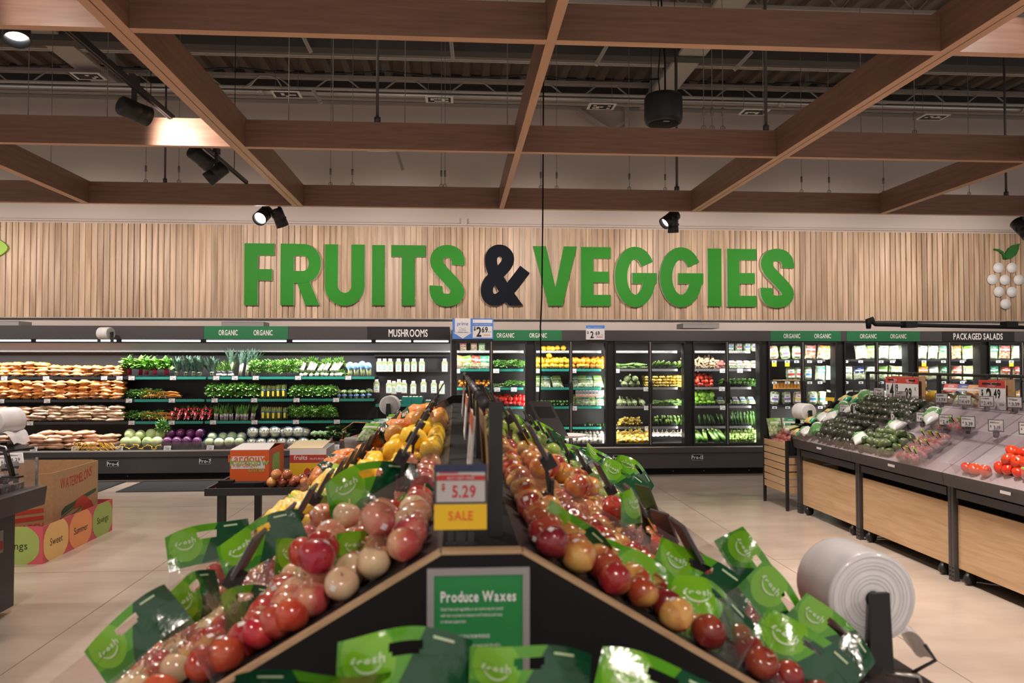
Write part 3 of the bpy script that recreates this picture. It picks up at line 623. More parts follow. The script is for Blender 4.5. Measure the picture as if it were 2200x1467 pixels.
def leafy(n, rx, ry, rz, L, W, seed=1, up=.6, sh=.55):
    q = random.Random(seed); b = MB()
    for _ in range(n):
        a = q.random()*6.283; e = math.asin(q.random()**.8); r = sh+(1-sh)*q.random()
        p = Vector((rx*r*math.cos(a)*math.cos(e), ry*r*math.sin(a)*math.cos(e), rz*r*math.sin(e)))
        d = Vector((p.x/rx+q.uniform(-.6,.6), p.y/ry+q.uniform(-.6,.6), p.z/rz*up+q.uniform(-.3,.6)))
        leaf_add(b, p, d, L*q.uniform(.7,1.2), W*q.uniform(.7,1.2), q.uniform(-.5,.1), 2, q.uniform(-1,1))
    return b
def root_tube(L, r0, r1, bend=0, n=7, k=6):
    b = MB(); pts = []; rs = []
    for i in range(n+1):
        t = i/n; pts.append((bend*math.sin(t*1.6), 0, L*(t-.5))); rs.append(max(.001, (r0+(r1-r0)*t)*min(1, .25+6*min(t, 1-t))))
    b.tube(pts, rs, 8); return b
def single_kind(key, cat, mb, mt, parts=()): KIND[key] = kind(key, cat, list(parts), (mb, mt))
def stemmb(z, L, r, bend=.3):
    b = MB(); b.tube([(0,0,z),(bend*L*.3,0,z+L*.5),(bend*L,0,z+L)], [r*1.3, r, r*.9], 6); return b
for key, mt in (('red_bell_pepper','pepR'),('orange_bell_pepper','pepO'),('yellow_bell_pepper','pepY'),('green_bell_pepper','pepG')):
    single_kind(key, 'pepper', noise_ball(.044, (1,1,1.05), .03, 16, 10, 3, 4, .09, .24), K[mt], [('stem', stemmb(.030, .03, .005), K['leafd'])])
single_kind('tomato', 'tomato', noise_ball(.036, (1,1,.82), .02, 16, 9, 2, 5, .03, .14), K['tomato'], [('stem', stemmb(.020, .012, .003), K['leafd'])])
single_kind('yellow_squash', 'squash', root_tube(.17, .028, .013, .03), K['squash'], [('stem', stemmb(.083, .016, .006, 0), K['stalk'])])
single_kind('zucchini', 'zucchini', root_tube(.19, .024, .021, .008), K['zuke'], [('stem', stemmb(.093, .014, .007, 0), K['stalk'])])
single_kind('cucumber', 'cucumber', root_tube(.2, .022, .019, .012), K['cuke'])
single_kind('ginger_root', 'ginger', (lambda b: [b.ball((x, y, z), r, 8, 5, (1.3,.8,.7)) for x, y, z, r in ((0,0,0,.028),(.04,.01,.01,.02),(-.038,.012,.006,.02),(.015,-.02,.015,.018),(-.012,.03,.01,.016))] and b)(MB()), K['ginger'])
single_kind('garlic', 'garlic', noise_ball(.032, (1,1,.85), .02, 12, 7, 4, 7, .04), K['garlic'], [('stem', stemmb(.024, .03, .004, .1), K['garlic'])])
single_kind('brussels_sprout', 'sprout', noise_ball(.022, (1,1,1), .06, 9, 6, 5), K['sprout'])
single_kind('red_onion', 'onion', noise_ball(.04, (1,1,.9), .01, 14, 8, 5), K['onion'], [('stem', stemmb(.034, .02, .004, .1), K['onion'])])
def arti():
    b = MB(); b.ball((0,0,0), .045, 10, 6); q = random.Random(2)
    for j in range(6):
        e = -.5+j*.33; k = 11-j
        for i in range(k):
            a = (i+.5*(j%2))/k*6.283; n = Vector((math.cos(a)*math.cos(e), math.sin(a)*math.cos(e), math.sin(e)))
            leaf_add(b, n*.043, n*.35+Vector((0,0,1)), .04, .034, .25, 2)
    return b
single_kind('artichoke', 'artichoke', arti(), K['arti'], [('stem', stemmb(-.08, .05, .011, 0), K['arti'])])
single_kind('green_cabbage', 'cabbage', noise_ball(.078, (1,1,.94), .02, 16, 10, 7), K['cabbage'])
single_kind('red_cabbage', 'cabbage', noise_ball(.073, (1,1,.94), .02, 16, 10, 8), K['redcab'])
def caulimb(r, seed, n=34):
    b = MB(); q = random.Random(seed)
    for i in range(n):
        a = i*2.39996; e = math.asin(min(1, .05+.95*(i/n))); k = r*.72
        b.ball((k*math.cos(a)*math.cos(e), k*math.sin(a)*math.cos(e), k*math.sin(e)*.8), r*.30*q.uniform(.8,1.15), 7, 5)
    return b
def caulileaf():
    b = MB()
    for i in range(9):
        a = i*.698; leaf_add(b, (.035*math.cos(a), .035*math.sin(a), -.045), (math.cos(a)*.75, math.sin(a)*.75, .9), .10, .07, .35, 3)
    return b
def wrapband(r):
    b = MB(); b.tube([(r*1.02*math.cos(k*.3)*.96, .02+.03*math.sin(k*.6), r*1.02*math.sin(k*.3)) for k in range(0, 12)], .006, 4); return b
K['film2'] = clear('produce_wrap', (.98,.98,.98), .06, .08, .10, (.95,.95,.95), bump=1, bscale=40)
def headwrap(r):
    b = noise_ball(r*1.04, (1,1,.9), .035, 14, 9, 12)
    return b
K['blueprint'] = mat('blue_print', (.05,.16,.5), .4)
def bluering(r, tilt):
    b = MB(); q = Matrix.Rotation(tilt, 3, 'X')
    def fn(u, v): a = u*math.pi*1.25-.3; return q @ Vector((r*1.065*math.cos(a), (v-.5)*.022-.02+.012*math.sin(2*a), r*.96*math.sin(a)))
    b.grid(fn, 12, 1); return b
KIND['wrapped_cauliflower'] = kind('wrapped_cauliflower', 'cauliflower', [('head', caulimb(.072, 1), K['cauli']), ('leaf', caulileaf(), K['stalk']), ('wrap', headwrap(.078), K['film2']), ('print_band', bluering(.078, -.5), K['blueprint'])])
KIND['wrapped_lettuce'] = kind('wrapped_lettuce', 'lettuce', [('head', noise_ball(.07, (1,1,.95), .06, 14, 9, 9), K['cabbage']), ('wrap', headwrap(.074), K['film2']), ('print_band', bluering(.074, -.7), K['blueprint'])])
single_kind('broccoli', 'broccoli', caulimb(.062, 4), K['brocc'], [('stem', root_tube(.06, .016, .02), K['stalk'])])
def bundle(n, L, r, spread, seed, r1=None, tip=0):
    b = MB(); q = random.Random(seed)
    for _ in range(n):
        a = q.random()*6.28; k = spread*math.sqrt(q.random()); x, y = k*math.cos(a), k*math.sin(a); f = q.uniform(.9,1.05)
        b.tube([(x,y,0),(x*1.02,y*1.02,L*f*.8),(x*1.1,y*1.1,L*f)], [r, r, r*.25 if r1 is None else r1], 5)
    return b
def band(r, z, h=.02):
    b = MB(); b.lathe([(r,z),(r*1.03,z+h*.5),(r,z+h)], 12); return b
KIND['asparagus_bunch'] = kind('asparagus_bunch', 'asparagus', [('spears', bundle(22, .19, .0055, .036, 3), K['aspar']), ('rubber_band', band(.043, .11, .012), K['blueprint']), ('price_card', MB().box(-.016,.016,-.048,-.046,.02,.105), K['cY'])])
KIND['broccolini_bunch'] = kind('broccolini_bunch', 'broccolini', [('stems', bundle(12, .11, .007, .034, 5, .007), K['stalk']), ('blue_wrap', noise_ball(.06, (.95,.8,1.0), .12, 14, 9, 3).at() and (lambda m: [setattr(m, 'v', [v+Vector((0,0,.15)) for v in m.v]), m][1])(noise_ball(.06, (.95,.8,1.0), .12, 14, 9, 3)), K['bluewrap'])])
def shift(m, x=0, y=0, z=0): m.v = [v+Vector((x,y,z)) for v in m.v]; return m
KIND['broccoli_bunch'] = kind('broccoli_bunch', 'broccoli', [('crown', shift(caulimb(.06, 6), z=.10), K['brocc']), ('stalks', bundle(5, .09, .012, .025, 6, .012), K['stalk']), ('blue_band', band(.042, .035, .03), K['bluewrap'])])
KIND['parsley_bunch'] = kind('parsley_bunch', 'herbs', [('foliage', leafy(230, .105, .09, .085, .032, .026, 3), K['parsley']), ('stalks', bundle(7, .05, .004, .02, 2), K['stalk'])])
KIND['cilantro_bunch'] = kind('cilantro_bunch', 'herbs', [('foliage', leafy(230, .10, .09, .09, .024, .022, 5), K['leaf']), ('stalks', bundle(7, .05, .004, .02, 4), K['stalk'])])
def fan(n, L, W, spread, seed, curl=-.12, tilt=.0, seg=4, z0=.04):
    b = MB(); q = random.Random(seed)
    for i in range(n):
        t = (i+.5)/n*2-1; d = Vector((t*spread+q.uniform(-.1,.1), q.uniform(-.35,.15)+tilt, 1))
        leaf_add(b, (t*.02, q.uniform(-.02,.02), z0), d, L*q.uniform(.8,1.1), W*q.uniform(.8,1.15), curl+q.uniform(-.15,.15), seg, q.uniform(-.6,.6))
    return b
KIND['kale_bunch'] = kind('kale_bunch', 'kale', [('leaves', fan(18, .25, .07, .5, 3), K['kale']), ('stalks', bundle(10, .09, .006, .024, 3, .005), K['stalk']), ('tie', band(.03, .055, .01), K['paper'])])
KIND['chard_bunch'] = kind('chard_bunch', 'chard', [('leaves', leafy(80, .085, .07, .12, .075, .06, 8, .8, .3), K['leaf']), ('stalks', shift(bundle(7, .08, .007, .03, 8, .005), y=-.03, z=-.07), K['chardstem'])])
KIND['leek_bunch'] = kind('leek_bunch', 'leeks', [('shafts', bundle(4, .24, .016, .03, 7, .012), K['whiteveg']), ('leaves', fan(13, .24, .035, .5, 5, -.1, 0, 4, .17), K['kale'])])
KIND['spring_onion_bunch'] = kind('spring_onion_bunch', 'onions', [('bulbs', (lambda b: [b.ball((.028*math.cos(a), .022*math.sin(a), .02), .02, 8, 6) for a in (0,1.25,2.5,3.8,5)] and b)(MB()), K['whiteveg']), ('leaves', fan(16, .22, .018, .5, 6), K['leaf']), ('tie', band(.03, .055, .014), K['cP'])])
KIND['celery'] = kind('celery', 'celery', [('stalks', bundle(9, .20, .012, .022, 4, .009), K['stalk']), ('leaves', shift(leafy(40, .05, .045, .05, .05, .025, 9), z=.2), K['leaf']), ('butt', band(.030, -.004, .012), K['whiteveg'])])
KIND['green_onion_bunch'] = kind('green_onion_bunch', 'green onions', [('stalks', bundle(12, .10, .006, .024, 11, .005), K['whiteveg']), ('leaves', fan(16, .16, .009, .25, 9, -.05, 0, 3, .08), K['leaf']), ('tie', band(.026, .05, .01), K['cP'])])
def carrots(seed):
    b = MB(); q = random.Random(seed)
    for i in range(7): y = (q.random()-.5)*.05; z = q.random()*.04; b.tube([(-.02,y*.4,z*.5+.02),(.08,y,z+.015),(.19,y*1.4,z+.01)], [.011,.010,.002], 6)
    return b
KIND['carrot_bunch'] = kind('carrot_bunch', 'carrots', [('roots', carrots(3), K['carrot']), ('foliage', shift(leafy(150, .13, .06, .055, .035, .014, 12), x=-.13, z=.02), K['parsley']), ('tie', (lambda b: b.tube([(-.02,.03*math.cos(a),.025+.025*math.sin(a)) for a in [i*.5236 for i in range(13)]], .005, 5))(MB()), K['paper'])])
def radi(seed, n):
    b = MB(); q = random.Random(seed); return [Vector((q.uniform(-.06,.06), q.uniform(-.035,.02), q.uniform(.0,.08))) for _ in range(n)]
def radmk(p): b = MB(); b.ball(p, .0165, 9, 6); b.mi = 1; b.tube([p+Vector((0,-.014,-.006)), p+Vector((.004,-.03,-.02))], [.003,.0008], 4); return b
KIND['radish_bunch'] = kind('radish_bunch', 'radishes', [('radish', radmk(p), [K['radish'], K['whiteveg']]) for p in radi(4, 12)]+[('leaves', shift(leafy(26, .07, .04, .05, .06, .03, 5), y=.04, z=.03), K['leaf'])])
KIND['beet_bunch'] = kind('beet_bunch', 'beets', [('beet', shift(noise_ball(.03, (1,1,.9), .04, 10, 7, i), x, y, z), K['beet']) for i, (x, y, z) in enumerate(((-.04,0,0),(.035,-.01,0),(0,-.02,.045)))]+[('leaves', shift(leafy(40, .09, .05, .07, .07, .04, 6), y=.05, z=.07), K['leafd'])])
single_kind('baby_carrot_bag', 'bag of carrots', pillow(.18, .15, .072, 3, 9, .02, .3), K['carrotbag'])
single_kind('rainbow_carrot_bag', 'bag of carrots', pillow(.23, .13, .06, 5, 9, .02, .25), K['rainbowbag'], [('leafy_end', shift(pillow(.035, .1, .04, 2), .09, 0, .003), K['bagtop'])])
single_kind('carrot_pack', 'bag of carrots', pillow(.27, .14, .07, 6, 9, .02, .25), K['carrotpack'], [('leafy_end', shift(pillow(.05, .1, .045, 2), -.10, 0, .005), K['bagtop'])])
def mushpack():
    b = MB(); b.prism([(-.043,0,-.08),(.043,0,-.08),(.045,0,.055),(.028,0,.085),(-.028,0,.085),(-.045,0,.055)], (0,-.022,0), (0,.022,0)); return b
def mushlabel():
    b = MB(); b.box(-.036,.036,-.0245,-.0225,.02,.06); b.mi = 1; b.box(-.036,.036,-.0243,-.0225,-.065,.02); b.mi = 2
    for z in (.0,-.02,-.045): b.box(-.022,.022,-.0247,-.0244,z-.005,z+.005)
    b.mi = 3; b.frame((0,-.0247,.034), (1,0,0), (0,0,1)); b.box(-.024,.024,-.006,.008,0,.0004); return b
KIND['mushroom_pack'] = kind('mushroom_pack', 'mushrooms', [('tray', mushpack(), K['mush']), ('label_card', mushlabel(), [K['packgreen'], K['paper'], K['cG'], K['paper']]), ('hang_tab', MB().box(-.026,.026,-.012,-.008,.085,.115), K['paper'])])
def tray(w, d, h, t=.003):
    b = MB(); b.box(-w/2,w/2,-d/2,d/2,0,t)
    b.prism([(-w/2,-d/2,0),(w/2,-d/2,0),(w/2*1.06,-d/2*1.06,h),(-w/2*1.06,-d/2*1.06,h)], (0,0,0), (0,t,0)); b.prism([(-w/2,d/2,0),(w/2,d/2,0),(w/2*1.06,d/2*1.06,h),(-w/2*1.06,d/2*1.06,h)], (0,-t,0), (0,0,0))
    b.prism([(-w/2,-d/2,0),(-w/2,d/2,0),(-w/2*1.06,d/2*1.06,h),(-w/2*1.06,-d/2*1.06,h)], (0,0,0), (t,0,0)); b.prism([(w/2,-d/2,0),(w/2,d/2,0),(w/2*1.06,d/2*1.06,h),(w/2*1.06,-d/2*1.06,h)], (-t,0,0), (0,0,0)); return b
def mushheap():
    b = MB(); q = random.Random(4)
    for _ in range(18): b.ball((q.uniform(-.06,.06), q.uniform(-.04,.04), .03+q.uniform(0,.02)), q.uniform(.014,.02), 8, 5, (1,1,.75))
    return b
KIND['mushroom_punnet'] = kind('mushroom_punnet', 'mushrooms', [('tray', tray(.15, .11, .05), K['teal']), ('mushrooms', mushheap(), K['mush']), ('film_lid', MB().box(-.078,.078,-.057,.057,.051,.0525), K['film2'])])
# hanging salad packs and tubs, upright
def clam(): b = MB(); b.grid(lambda u, v: Vector(((u-.5)*.15*(1-.18*abs(2*v-1)**3), -.03*math.sin(math.pi*u)**.5*math.sin(math.pi*v)**.5, (v-.5)*.2*(1-.1*abs(2*u-1)**3))), 10, 10); b.grid(lambda u, v: Vector(((.5-u)*.15*(1-.18*abs(2*v-1)**3), .02*math.sin(math.pi*u)**.5*math.sin(math.pi*v)**.5, (v-.5)*.2*(1-.1*abs(2*u-1)**3))), 10, 10); return b
def card(w, h, z, y, cols=3):
    b = MB(); b.grid(lambda u, v: Vector(((u-.5)*w, y-.004*math.sin(math.pi*u), z+(v-.5)*h)), 6, 1, False); b.mi = 1
    b.grid(lambda u, v: Vector(((u-.5)*w*.96, y-.0012-.004*math.sin(math.pi*u), z-h*.12+(v-.5)*h*.26)), 6, 1, False); b.mi = 2
    b.grid(lambda u, v: Vector(((u-.5)*w*.6, y-.0012-.004*math.sin(math.pi*u), z+h*.2+(v-.5)*h*.10)), 6, 1, False)
    b.grid(lambda u, v: Vector(((u-.5)*w*.4, y-.0012-.004*math.sin(math.pi*u), z-h*.36+(v-.5)*h*.06)), 6, 1, False); return b
for key, body, c_, ink in (('salad_tub_blue','salad','cB','cG'),('salad_tub_red','salad','cR','cG'),('salad_tub_purple','salad','cP','cG'),('salad_tub_yellow','saladmix','cY','cR')):
    single_kind(key, 'salad tub', clam(), K[body], [('label_card', card(.095,.12,.0,-.034), [K['paper'], K[c_], K[ink]])])
def sbag(seed):
    b = pillow(.17, .22, .07, seed); b.v = [Vector((v.x, -v.z+.035, v.y)) for v in b.v]; return b
for i, (key, body, c_, ink) in enumerate((('salad_bag_white','saladpale','paper','cG'),('salad_bag_green','saladpale','cG','paper'),('salad_bag_lime','salad','cL','cG'),('salad_bag_orange','saladmix','cO','paper'),('salad_bag_navy','saladpale','cN','paper'),('salad_bag_red','saladmix','cR','paper'))):
    single_kind(key, 'salad bag', sbag(i+3), K[body], [('print_panel', card(.13,.09,.05,-.036), [K[c_], K['paper'], K[ink]])])
# a produce bag with printed green header, laid or standing: header at +z, pouch toward -z
K['hdD'] = mat('bag_header_dark_green', (.006,.075,.028), .16, coat=.8, bump=.35, bscale=18, col2=(.012,.11,.04), scale=6)
K['hdL'] = mat('bag_header_light_green', (.16,.46,.012), .18, coat=.7, bump=.35, bscale=18, col2=(.12,.40,.012), scale=6)
K['hdM'] = mat('bag_header_mid_green', (.05,.30,.015), .18, coat=.7, bump=.35, bscale=18)
K['lime'] = mat('bag_header_lime', (.30,.62,.02), .2, coat=.6)
K['film'].node_tree.nodes
K['hdT'] = clear('bag_print_tint', (.55,.82,.55), .05, .1, .35, (.03,.2,.05), bump=.8, bscale=26)
K['printw'] = mat('pale_print', (.55,.72,.45), .3, coat=.5)
def header_mat():
    m = mat('printed_bag_header', (.16,.46,.012), .17, coat=.8); nt = m.node_tree; p = nt.nodes['Principled BSDF']
    tc = nod(m, 'ShaderNodeTexCoord'); sx = nod(m, 'ShaderNodeSeparateXYZ'); lk(m, tc.outputs['Generated'], sx.inputs[0]); u, v = sx.outputs[0], sx.outputs[2]
    def mth(op, a, b_, c_=None):
        n = nod(m, 'ShaderNodeMath', operation=op)
        for i, q in enumerate((a, b_, c_)):
            if q is None: continue
            if isinstance(q, (int, float)): n.inputs[i].default_value = q
            else: lk(m, q, n.inputs[i])
        return n.outputs[0]
    dark = mth('GREATER_THAN', mth('SUBTRACT', u, mth('MULTIPLY', v, .30)), .35)
    du = mth('MULTIPLY', mth('SUBTRACT', u, .23), 2.05); dv = mth('SUBTRACT', v, .62)
    lime = mth('LESS_THAN', mth('ADD', mth('MULTIPLY', du, du), mth('MULTIPLY', dv, dv)), .17)
    mid = mth('LESS_THAN', mth('ADD', v, mth('MULTIPLY', u, .15)), .34)
    def mx(f, a, b_):
        n = nod(m, 'ShaderNodeMix', data_type='RGBA'); lk(m, f, n.inputs[0])
        for i, q in ((6, a), (7, b_)):
            if isinstance(q, tuple): n.inputs[i].default_value = (*q, 1)
            else: lk(m, q, n.inputs[i])
        return n.outputs[2]
    out = mx(dark, mx(lime, mx(mid, (.085,.33,.012), (.035,.21,.014)), (.17,.45,.016)), (.005,.07,.026)); lk(m, out, p.inputs['Base Color'])
    nz = nod(m, 'ShaderNodeTexNoise', Scale=16, Detail=3); lk(m, tc.outputs['Object'], nz.inputs['Vector']); bp = nod(m, 'ShaderNodeBump', Strength=.45, Distance=.01); lk(m, nz.outputs[0], bp.inputs['Height']); lk(m, bp.outputs[0], p.inputs['Normal']); return m
K['header'] = header_mat()
BIG = {}
def header_mb(w, h, seed, bend=.03):
    """printed header sheet with an oval hand hole, two printed fields and a dark corner"""
    q = random.Random(seed); ph = [q.random()*6 for _ in range(5)]
    def sh(x, z, off=0):
        u = x/w; v = z/h
        return Vector((x, bend*math.sin(3.2*u+ph[0])*(.5+.6*v)+bend*.5*math.sin(6*u+ph[1]+2*v)+off-.02*v*v*math.cos(ph[2]), z-.018*(2*u)**2*(1 if v > .6 else .3)+.006*math.sin(5*u+ph[3])))
    NU, NV = 40, 16; hx, hz = .0, .74
    def hole(x, z):
        dx = abs(x-hx*w)-.075*w*1.0; dx = max(0, dx); return math.hypot(dx/(.055*w+.0), (z-hz*h)/(.095*h)) < 1
    def inhole(i, j): return hole((( i+.5)/NU-.5)*w, (j+.5)/NV*h)
    vs = [sh((i/NU-.5)*w, j/NV*h) for j in range(NV+1) for i in range(NU+1)]
    b = MB()
    for j in range(NV):
        for i in range(NU):
            if inhole(i, j): continue
            b.mi = 0; a = j*(NU+1)+i; b.add([vs[a], vs[a+1], vs[a+NU+2], vs[a+NU+1]], [(0,1,2,3)], True)
    def letters(t, size, x, z):
        T, wd = layout_text(t, size, 1.0, .025)
        for off in (-.0022, .0022):
            for g, fs, dx in T: b.add([sh(x+dx+p[0]*size-(wd/2), z+p[1]*size, off) for p in g], fs)
    b.mi = 1; letters('fresh', h*.22, -w*.27, h*.57)
    for off in (-.0022,.0022):
        n = 10; pa = [(-w*.27+w*.11*math.cos(rad(205+130*k/n)), h*.62+h*.21*math.sin(rad(205+130*k/n))) for k in range(n+1)]; pb = [(-w*.27+w*.11*math.cos(rad(205+130*k/n)), h*.66+h*.21*math.sin(rad(205+130*k/n))) for k in range(n+1)]
        b.add([sh(x, z, off) for x, z in pa]+[sh(x, z, off) for x, z in pb], [(k, k+1, n+2+k, n+1+k) for k in range(n)])
        b.add([sh(x, z, off) for x, z in ((w*.2,h*.86),(w*.36,h*.86),(w*.36,h*.9),(w*.2,h*.9))], [(0,1,2,3)])
    return b
def pouch_mb(w, L, dpt, seed):
    q = random.Random(seed); ph = [q.random()*6 for _ in range(6)]
    def side(sg):
        def fn(u, v):
            if sg < 0: u = 1-u
            k = (max(0, math.sin(math.pi*u))**.6)*(max(0, math.sin(math.pi*min(1, v*.92+.0)))**.55)
            wv = 1+.10*math.sin(math.pi*(1-v))
            return Vector(((u-.5)*w*wv, -sg*dpt/2*k*(1+.12*math.sin(9*u+ph[0])*math.sin(7*v+ph[1]))+.02*(1-v)*math.sin(3*u+ph[2]), -L*(1-v)))
        return fn
    b = MB(); b.grid(side(1), 16, 12); b.grid(side(-1), 16, 12); return b
for s_ in range(4):
    w_ = .235
    KIND['bag%d' % s_] = kind('produce_bag', 'produce bag', [('printed_header', header_mb(w_, .115, s_+3, .014+.006*s_), [K['header'], K['printw']]), ('clear_pouch', pouch_mb(w_, .2, .10, s_+5), K['film'])])
# fruit
def apple_mat(n, c1, c2, sc=2.6, pos=(.40,.60), rn=.12, hue=.012): K[n] = mat(n, c1, .22, coat=.45, col2=c2, scale=sc*6, stretch=(1,1,.45), rnd=rn, rhue=hue, detail=5, pos=pos)
apple_mat('apR', (.36,.022,.02), (.55,.10,.06)); apple_mat('apP', (.48,.07,.07), (.66,.34,.20)); apple_mat('apY', (.66,.38,.07), (.50,.12,.04)); apple_mat('apD', (.20,.012,.014), (.34,.06,.03)); apple_mat('apG', (.30,.42,.06), (.42,.54,.12)); apple_mat('apF', (.36,.035,.02), (.62,.36,.10)); apple_mat('apB', (.66,.42,.26), (.74,.56,.34)); apple_mat('apC', (.46,.022,.022), (.58,.10,.05))
apple_mat('pea', (.55,.10,.05), (.78,.38,.12)); apple_mat('nec', (.20,.018,.022), (.52,.16,.06))
K['lem'] = mat('lemon_skin', (.84,.52,.015), .35, coat=.2, col2=(.86,.60,.05), scale=5, bump=.25, bscale=90, rnd=.08)
K['org'] = mat('orange_skin', (.85,.26,.012), .35, coat=.25, col2=(.88,.34,.03), scale=5, bump=.3, bscale=90, rnd=.08)
K['gft'] = mat('grapefruit_skin', (.86,.36,.05), .35, coat=.25, col2=(.86,.46,.10), scale=4, bump=.3, bscale=90, rnd=.08)
K['lim'] = mat('lime_skin', (.22,.42,.04), .3, coat=.3, col2=(.36,.52,.08), scale=5, bump=.25, bscale=90, rnd=.15)
K['avo'] = mat('avocado_skin', (.012,.016,.008), .38, coat=.25, col2=(.035,.045,.02), scale=12, bump=.6, bscale=70, rnd=.3)
K['avog'] = mat('green_avocado_skin', (.05,.085,.025), .35, coat=.3, col2=(.10,.15,.05), scale=12, bump=.5, bscale=70, rnd=.25)
K['sticker'] = mat('fruit_sticker', (.75,.72,.72), .4)
def apmb(r, seed): return noise_ball(r, (1,1,.92), .02, 18, 11, seed, 5, .018, .26)
def stick(r):
    b = MB(); b.grid(lambda u, v: Vector((r*1.012*math.sin(.9+u*.35)*math.cos(v*.4), r*1.012*math.sin(.9+u*.35)*math.sin(v*.4), r*.93*math.cos(.9+u*.35))), 3, 3); return b
for key, mt, r in (('red_apple','apR',.037),('pink_apple','apP',.037),('yellow_apple','apY',.038),('dark_red_apple','apD',.036),('green_apple','apG',.037),('two_tone_apple','apF',.037),('pale_apple','apB',.037),('bright_red_apple','apC',.037)):
    single_kind(key, 'apple', apmb(r, len(key)), K[mt], [('stem', stemmb(r*.64, .016, .0018, .4), K['ginger']), ('sticker', stick(r), K['sticker'])])
for key, mt, r in (('peach','pea',.036),('nectarine','nec',.034)): single_kind(key, key, noise_ball(r, (1,1,.95), .015, 14, 9, 4, 1, .03, .08), K[mt])
single_kind('lemon', 'lemon', (lambda b: [setattr(b, 'v', [Vector((v.x, v.y, v.z*(1.22+ .9*max(0, abs(v.z)/.030-.75)))) for v in b.v]), b][1])(noise_ball(.030, (1,1,1), .01, 14, 10, 3)), K['lem'])
single_kind('lime', 'lime', (lambda b: [setattr(b, 'v', [Vector((v.x, v.y, v.z*1.15)) for v in b.v]), b][1])(noise_ball(.027, (1,1,1), .01, 12, 8, 3)), K['lim'])
for key, mt, r in (('orange','org',.038),('grapefruit','gft',.052)): single_kind(key, key, noise_ball(r, (1,1,.97), .008, 16, 10, 5, 0, 0, .03), K[mt], [('stem_button', (lambda b, r=r: b.ball((0,0,r*.93), .004, 6, 4))(MB()), K['lim'])])
def avob(): 
    b = noise_ball(.033, (1,1,1), .012, 14, 10, 6); b.v = [Vector((v.x*(1-.18*max(0,v.z/.033)), v.y*(1-.18*max(0,v.z/.033)), v.z*1.35)) for v in b.v]; return b
single_kind('avocado', 'avocado', avob(), K['avo'], [('sticker', shift(stick(.033), 0,0,0), K['sticker'])]); single_kind('green_avocado', 'avocado', avob(), K['avog'])
# ================================================================= small price tags
def plate(name, p, txt, w, h, label, cat='price tag', frame=.006, dark=True, tilt=0, rz=0, small=True, col='epaper', ink='ink', extra=None, stand=None):
    """price tag plate facing -y in its own frame, p at its lower edge centre"""
    t = thing(name, label, cat, p, 0, None, (tilt, 0, rz))
    b = MB(); b.box(-w/2,w/2,0,.008,0,h); b.build('tag_body', K['gunmetal'] if dark else K['white'], t)
    b = MB(); b.box(-w/2+frame,w/2-frame,-.0015,-.0001,frame,h-frame); b.build('screen', K[col], t)
    b = MB(); b.frame((0,-.0022,0), (1,0,0), (0,0,1)); b.text('$', h*.24, -w*.33, h*.36, 'c', .8, .025); b.text(txt, h*.42, w*.06, h*.18, 'c', .78, .025)
    b.box(-w/2+frame*2, w*.2, h*.70, h*.74, 0, .0003); b.box(-w/2+frame*2, -w*.05, h*.78, h*.81, 0, .0003); b.build('lettering', K[ink], t)
    if extra:
        b = MB(); b.box(-w/2+frame,w/2-frame,-.003,-.0023,h*extra[1],h*extra[2]); b.build('colour_band', K[extra[0]], t)
    if stand:
        b = MB(); b.bar((0,.004,0), (stand[0],stand[1],stand[2]), .012, .008); b.box(-.02,.02,-.012,.02,-.03,.004); b.build('clip_arm', K['black'], t)
        b = MB(); c = Vector(stand); b.bar(c+Vector((0,-.02,.02)), c+Vector((0,.01,-.03)), .03, .008); b.bar(c+Vector((0,.03,.02)), c+Vector((0,.0,-.03)), .03, .008); b.tube([c+Vector((-.018,.005,-.004)), c+Vector((.018,.005,-.004))], .007, 6); b.build('clamp', K['black'], t)
    return t
# ================================================================= refrigerated wall cases
K['bback'] = mat('case_back', (.03,.028,.03), .5)
K['inner'] = mat('case_inner_metal', (.30,.29,.30), .3, metal=.6)
K['tube'] = lamp_mat('case_lamp', (1,.98,.96), 5.0)
K['gback'] = mat('glass_case_back', (.05,.042,.04), .5)
YL = 11.2
def X(px, Y=11.6): return P(px, 850, Y).x
def Z(py, Y, px=500): return P(px, py, Y).z
zl = Z(966, YL); zdeck = zl-.02
LS = [(Z(811, 11.72), 11.72), (Z(859, 11.66), 11.66), (Z(906, 11.60), 11.60)]
fz0, fz1 = Z(728.5, 11.5), Z(700.5, 11.5)
def lower(t, xa, xb, badge=None):
    b = MB(); b.box(xa, xb, YL+.03, WY-.02, .10, zl-.10); b.build('base_panel', K['char'], t, True)
    b = MB(); b.box(xa, xb, YL+.12, WY-.02, 0, .10); b.mi = 1
    for k in (.2,.8): b.cyl((xa+(xb-xa)*k, YL+.115, .05), (xa+(xb-xa)*k, YL+.121, .05), .008, n=8)
    b.build('kick_panel', [K['matte'], K['grey']], t, True)
    b = MB(); b.prism([(xa,YL,zl-.09),(xa,YL+.02,zl-.1),(xa,YL+.10,zl-.1),(xa,YL+.10,zl-.008),(xa,YL,zl-.02)], (0,0,0), (xb-xa,0,0)); b.build('bumper', K['char'], t, True)
    b = MB(); b.box(xa, xb, YL-.003, YL+.05, zl-.018, zl); b.build('lip_trim', K['chrome'], t, True)
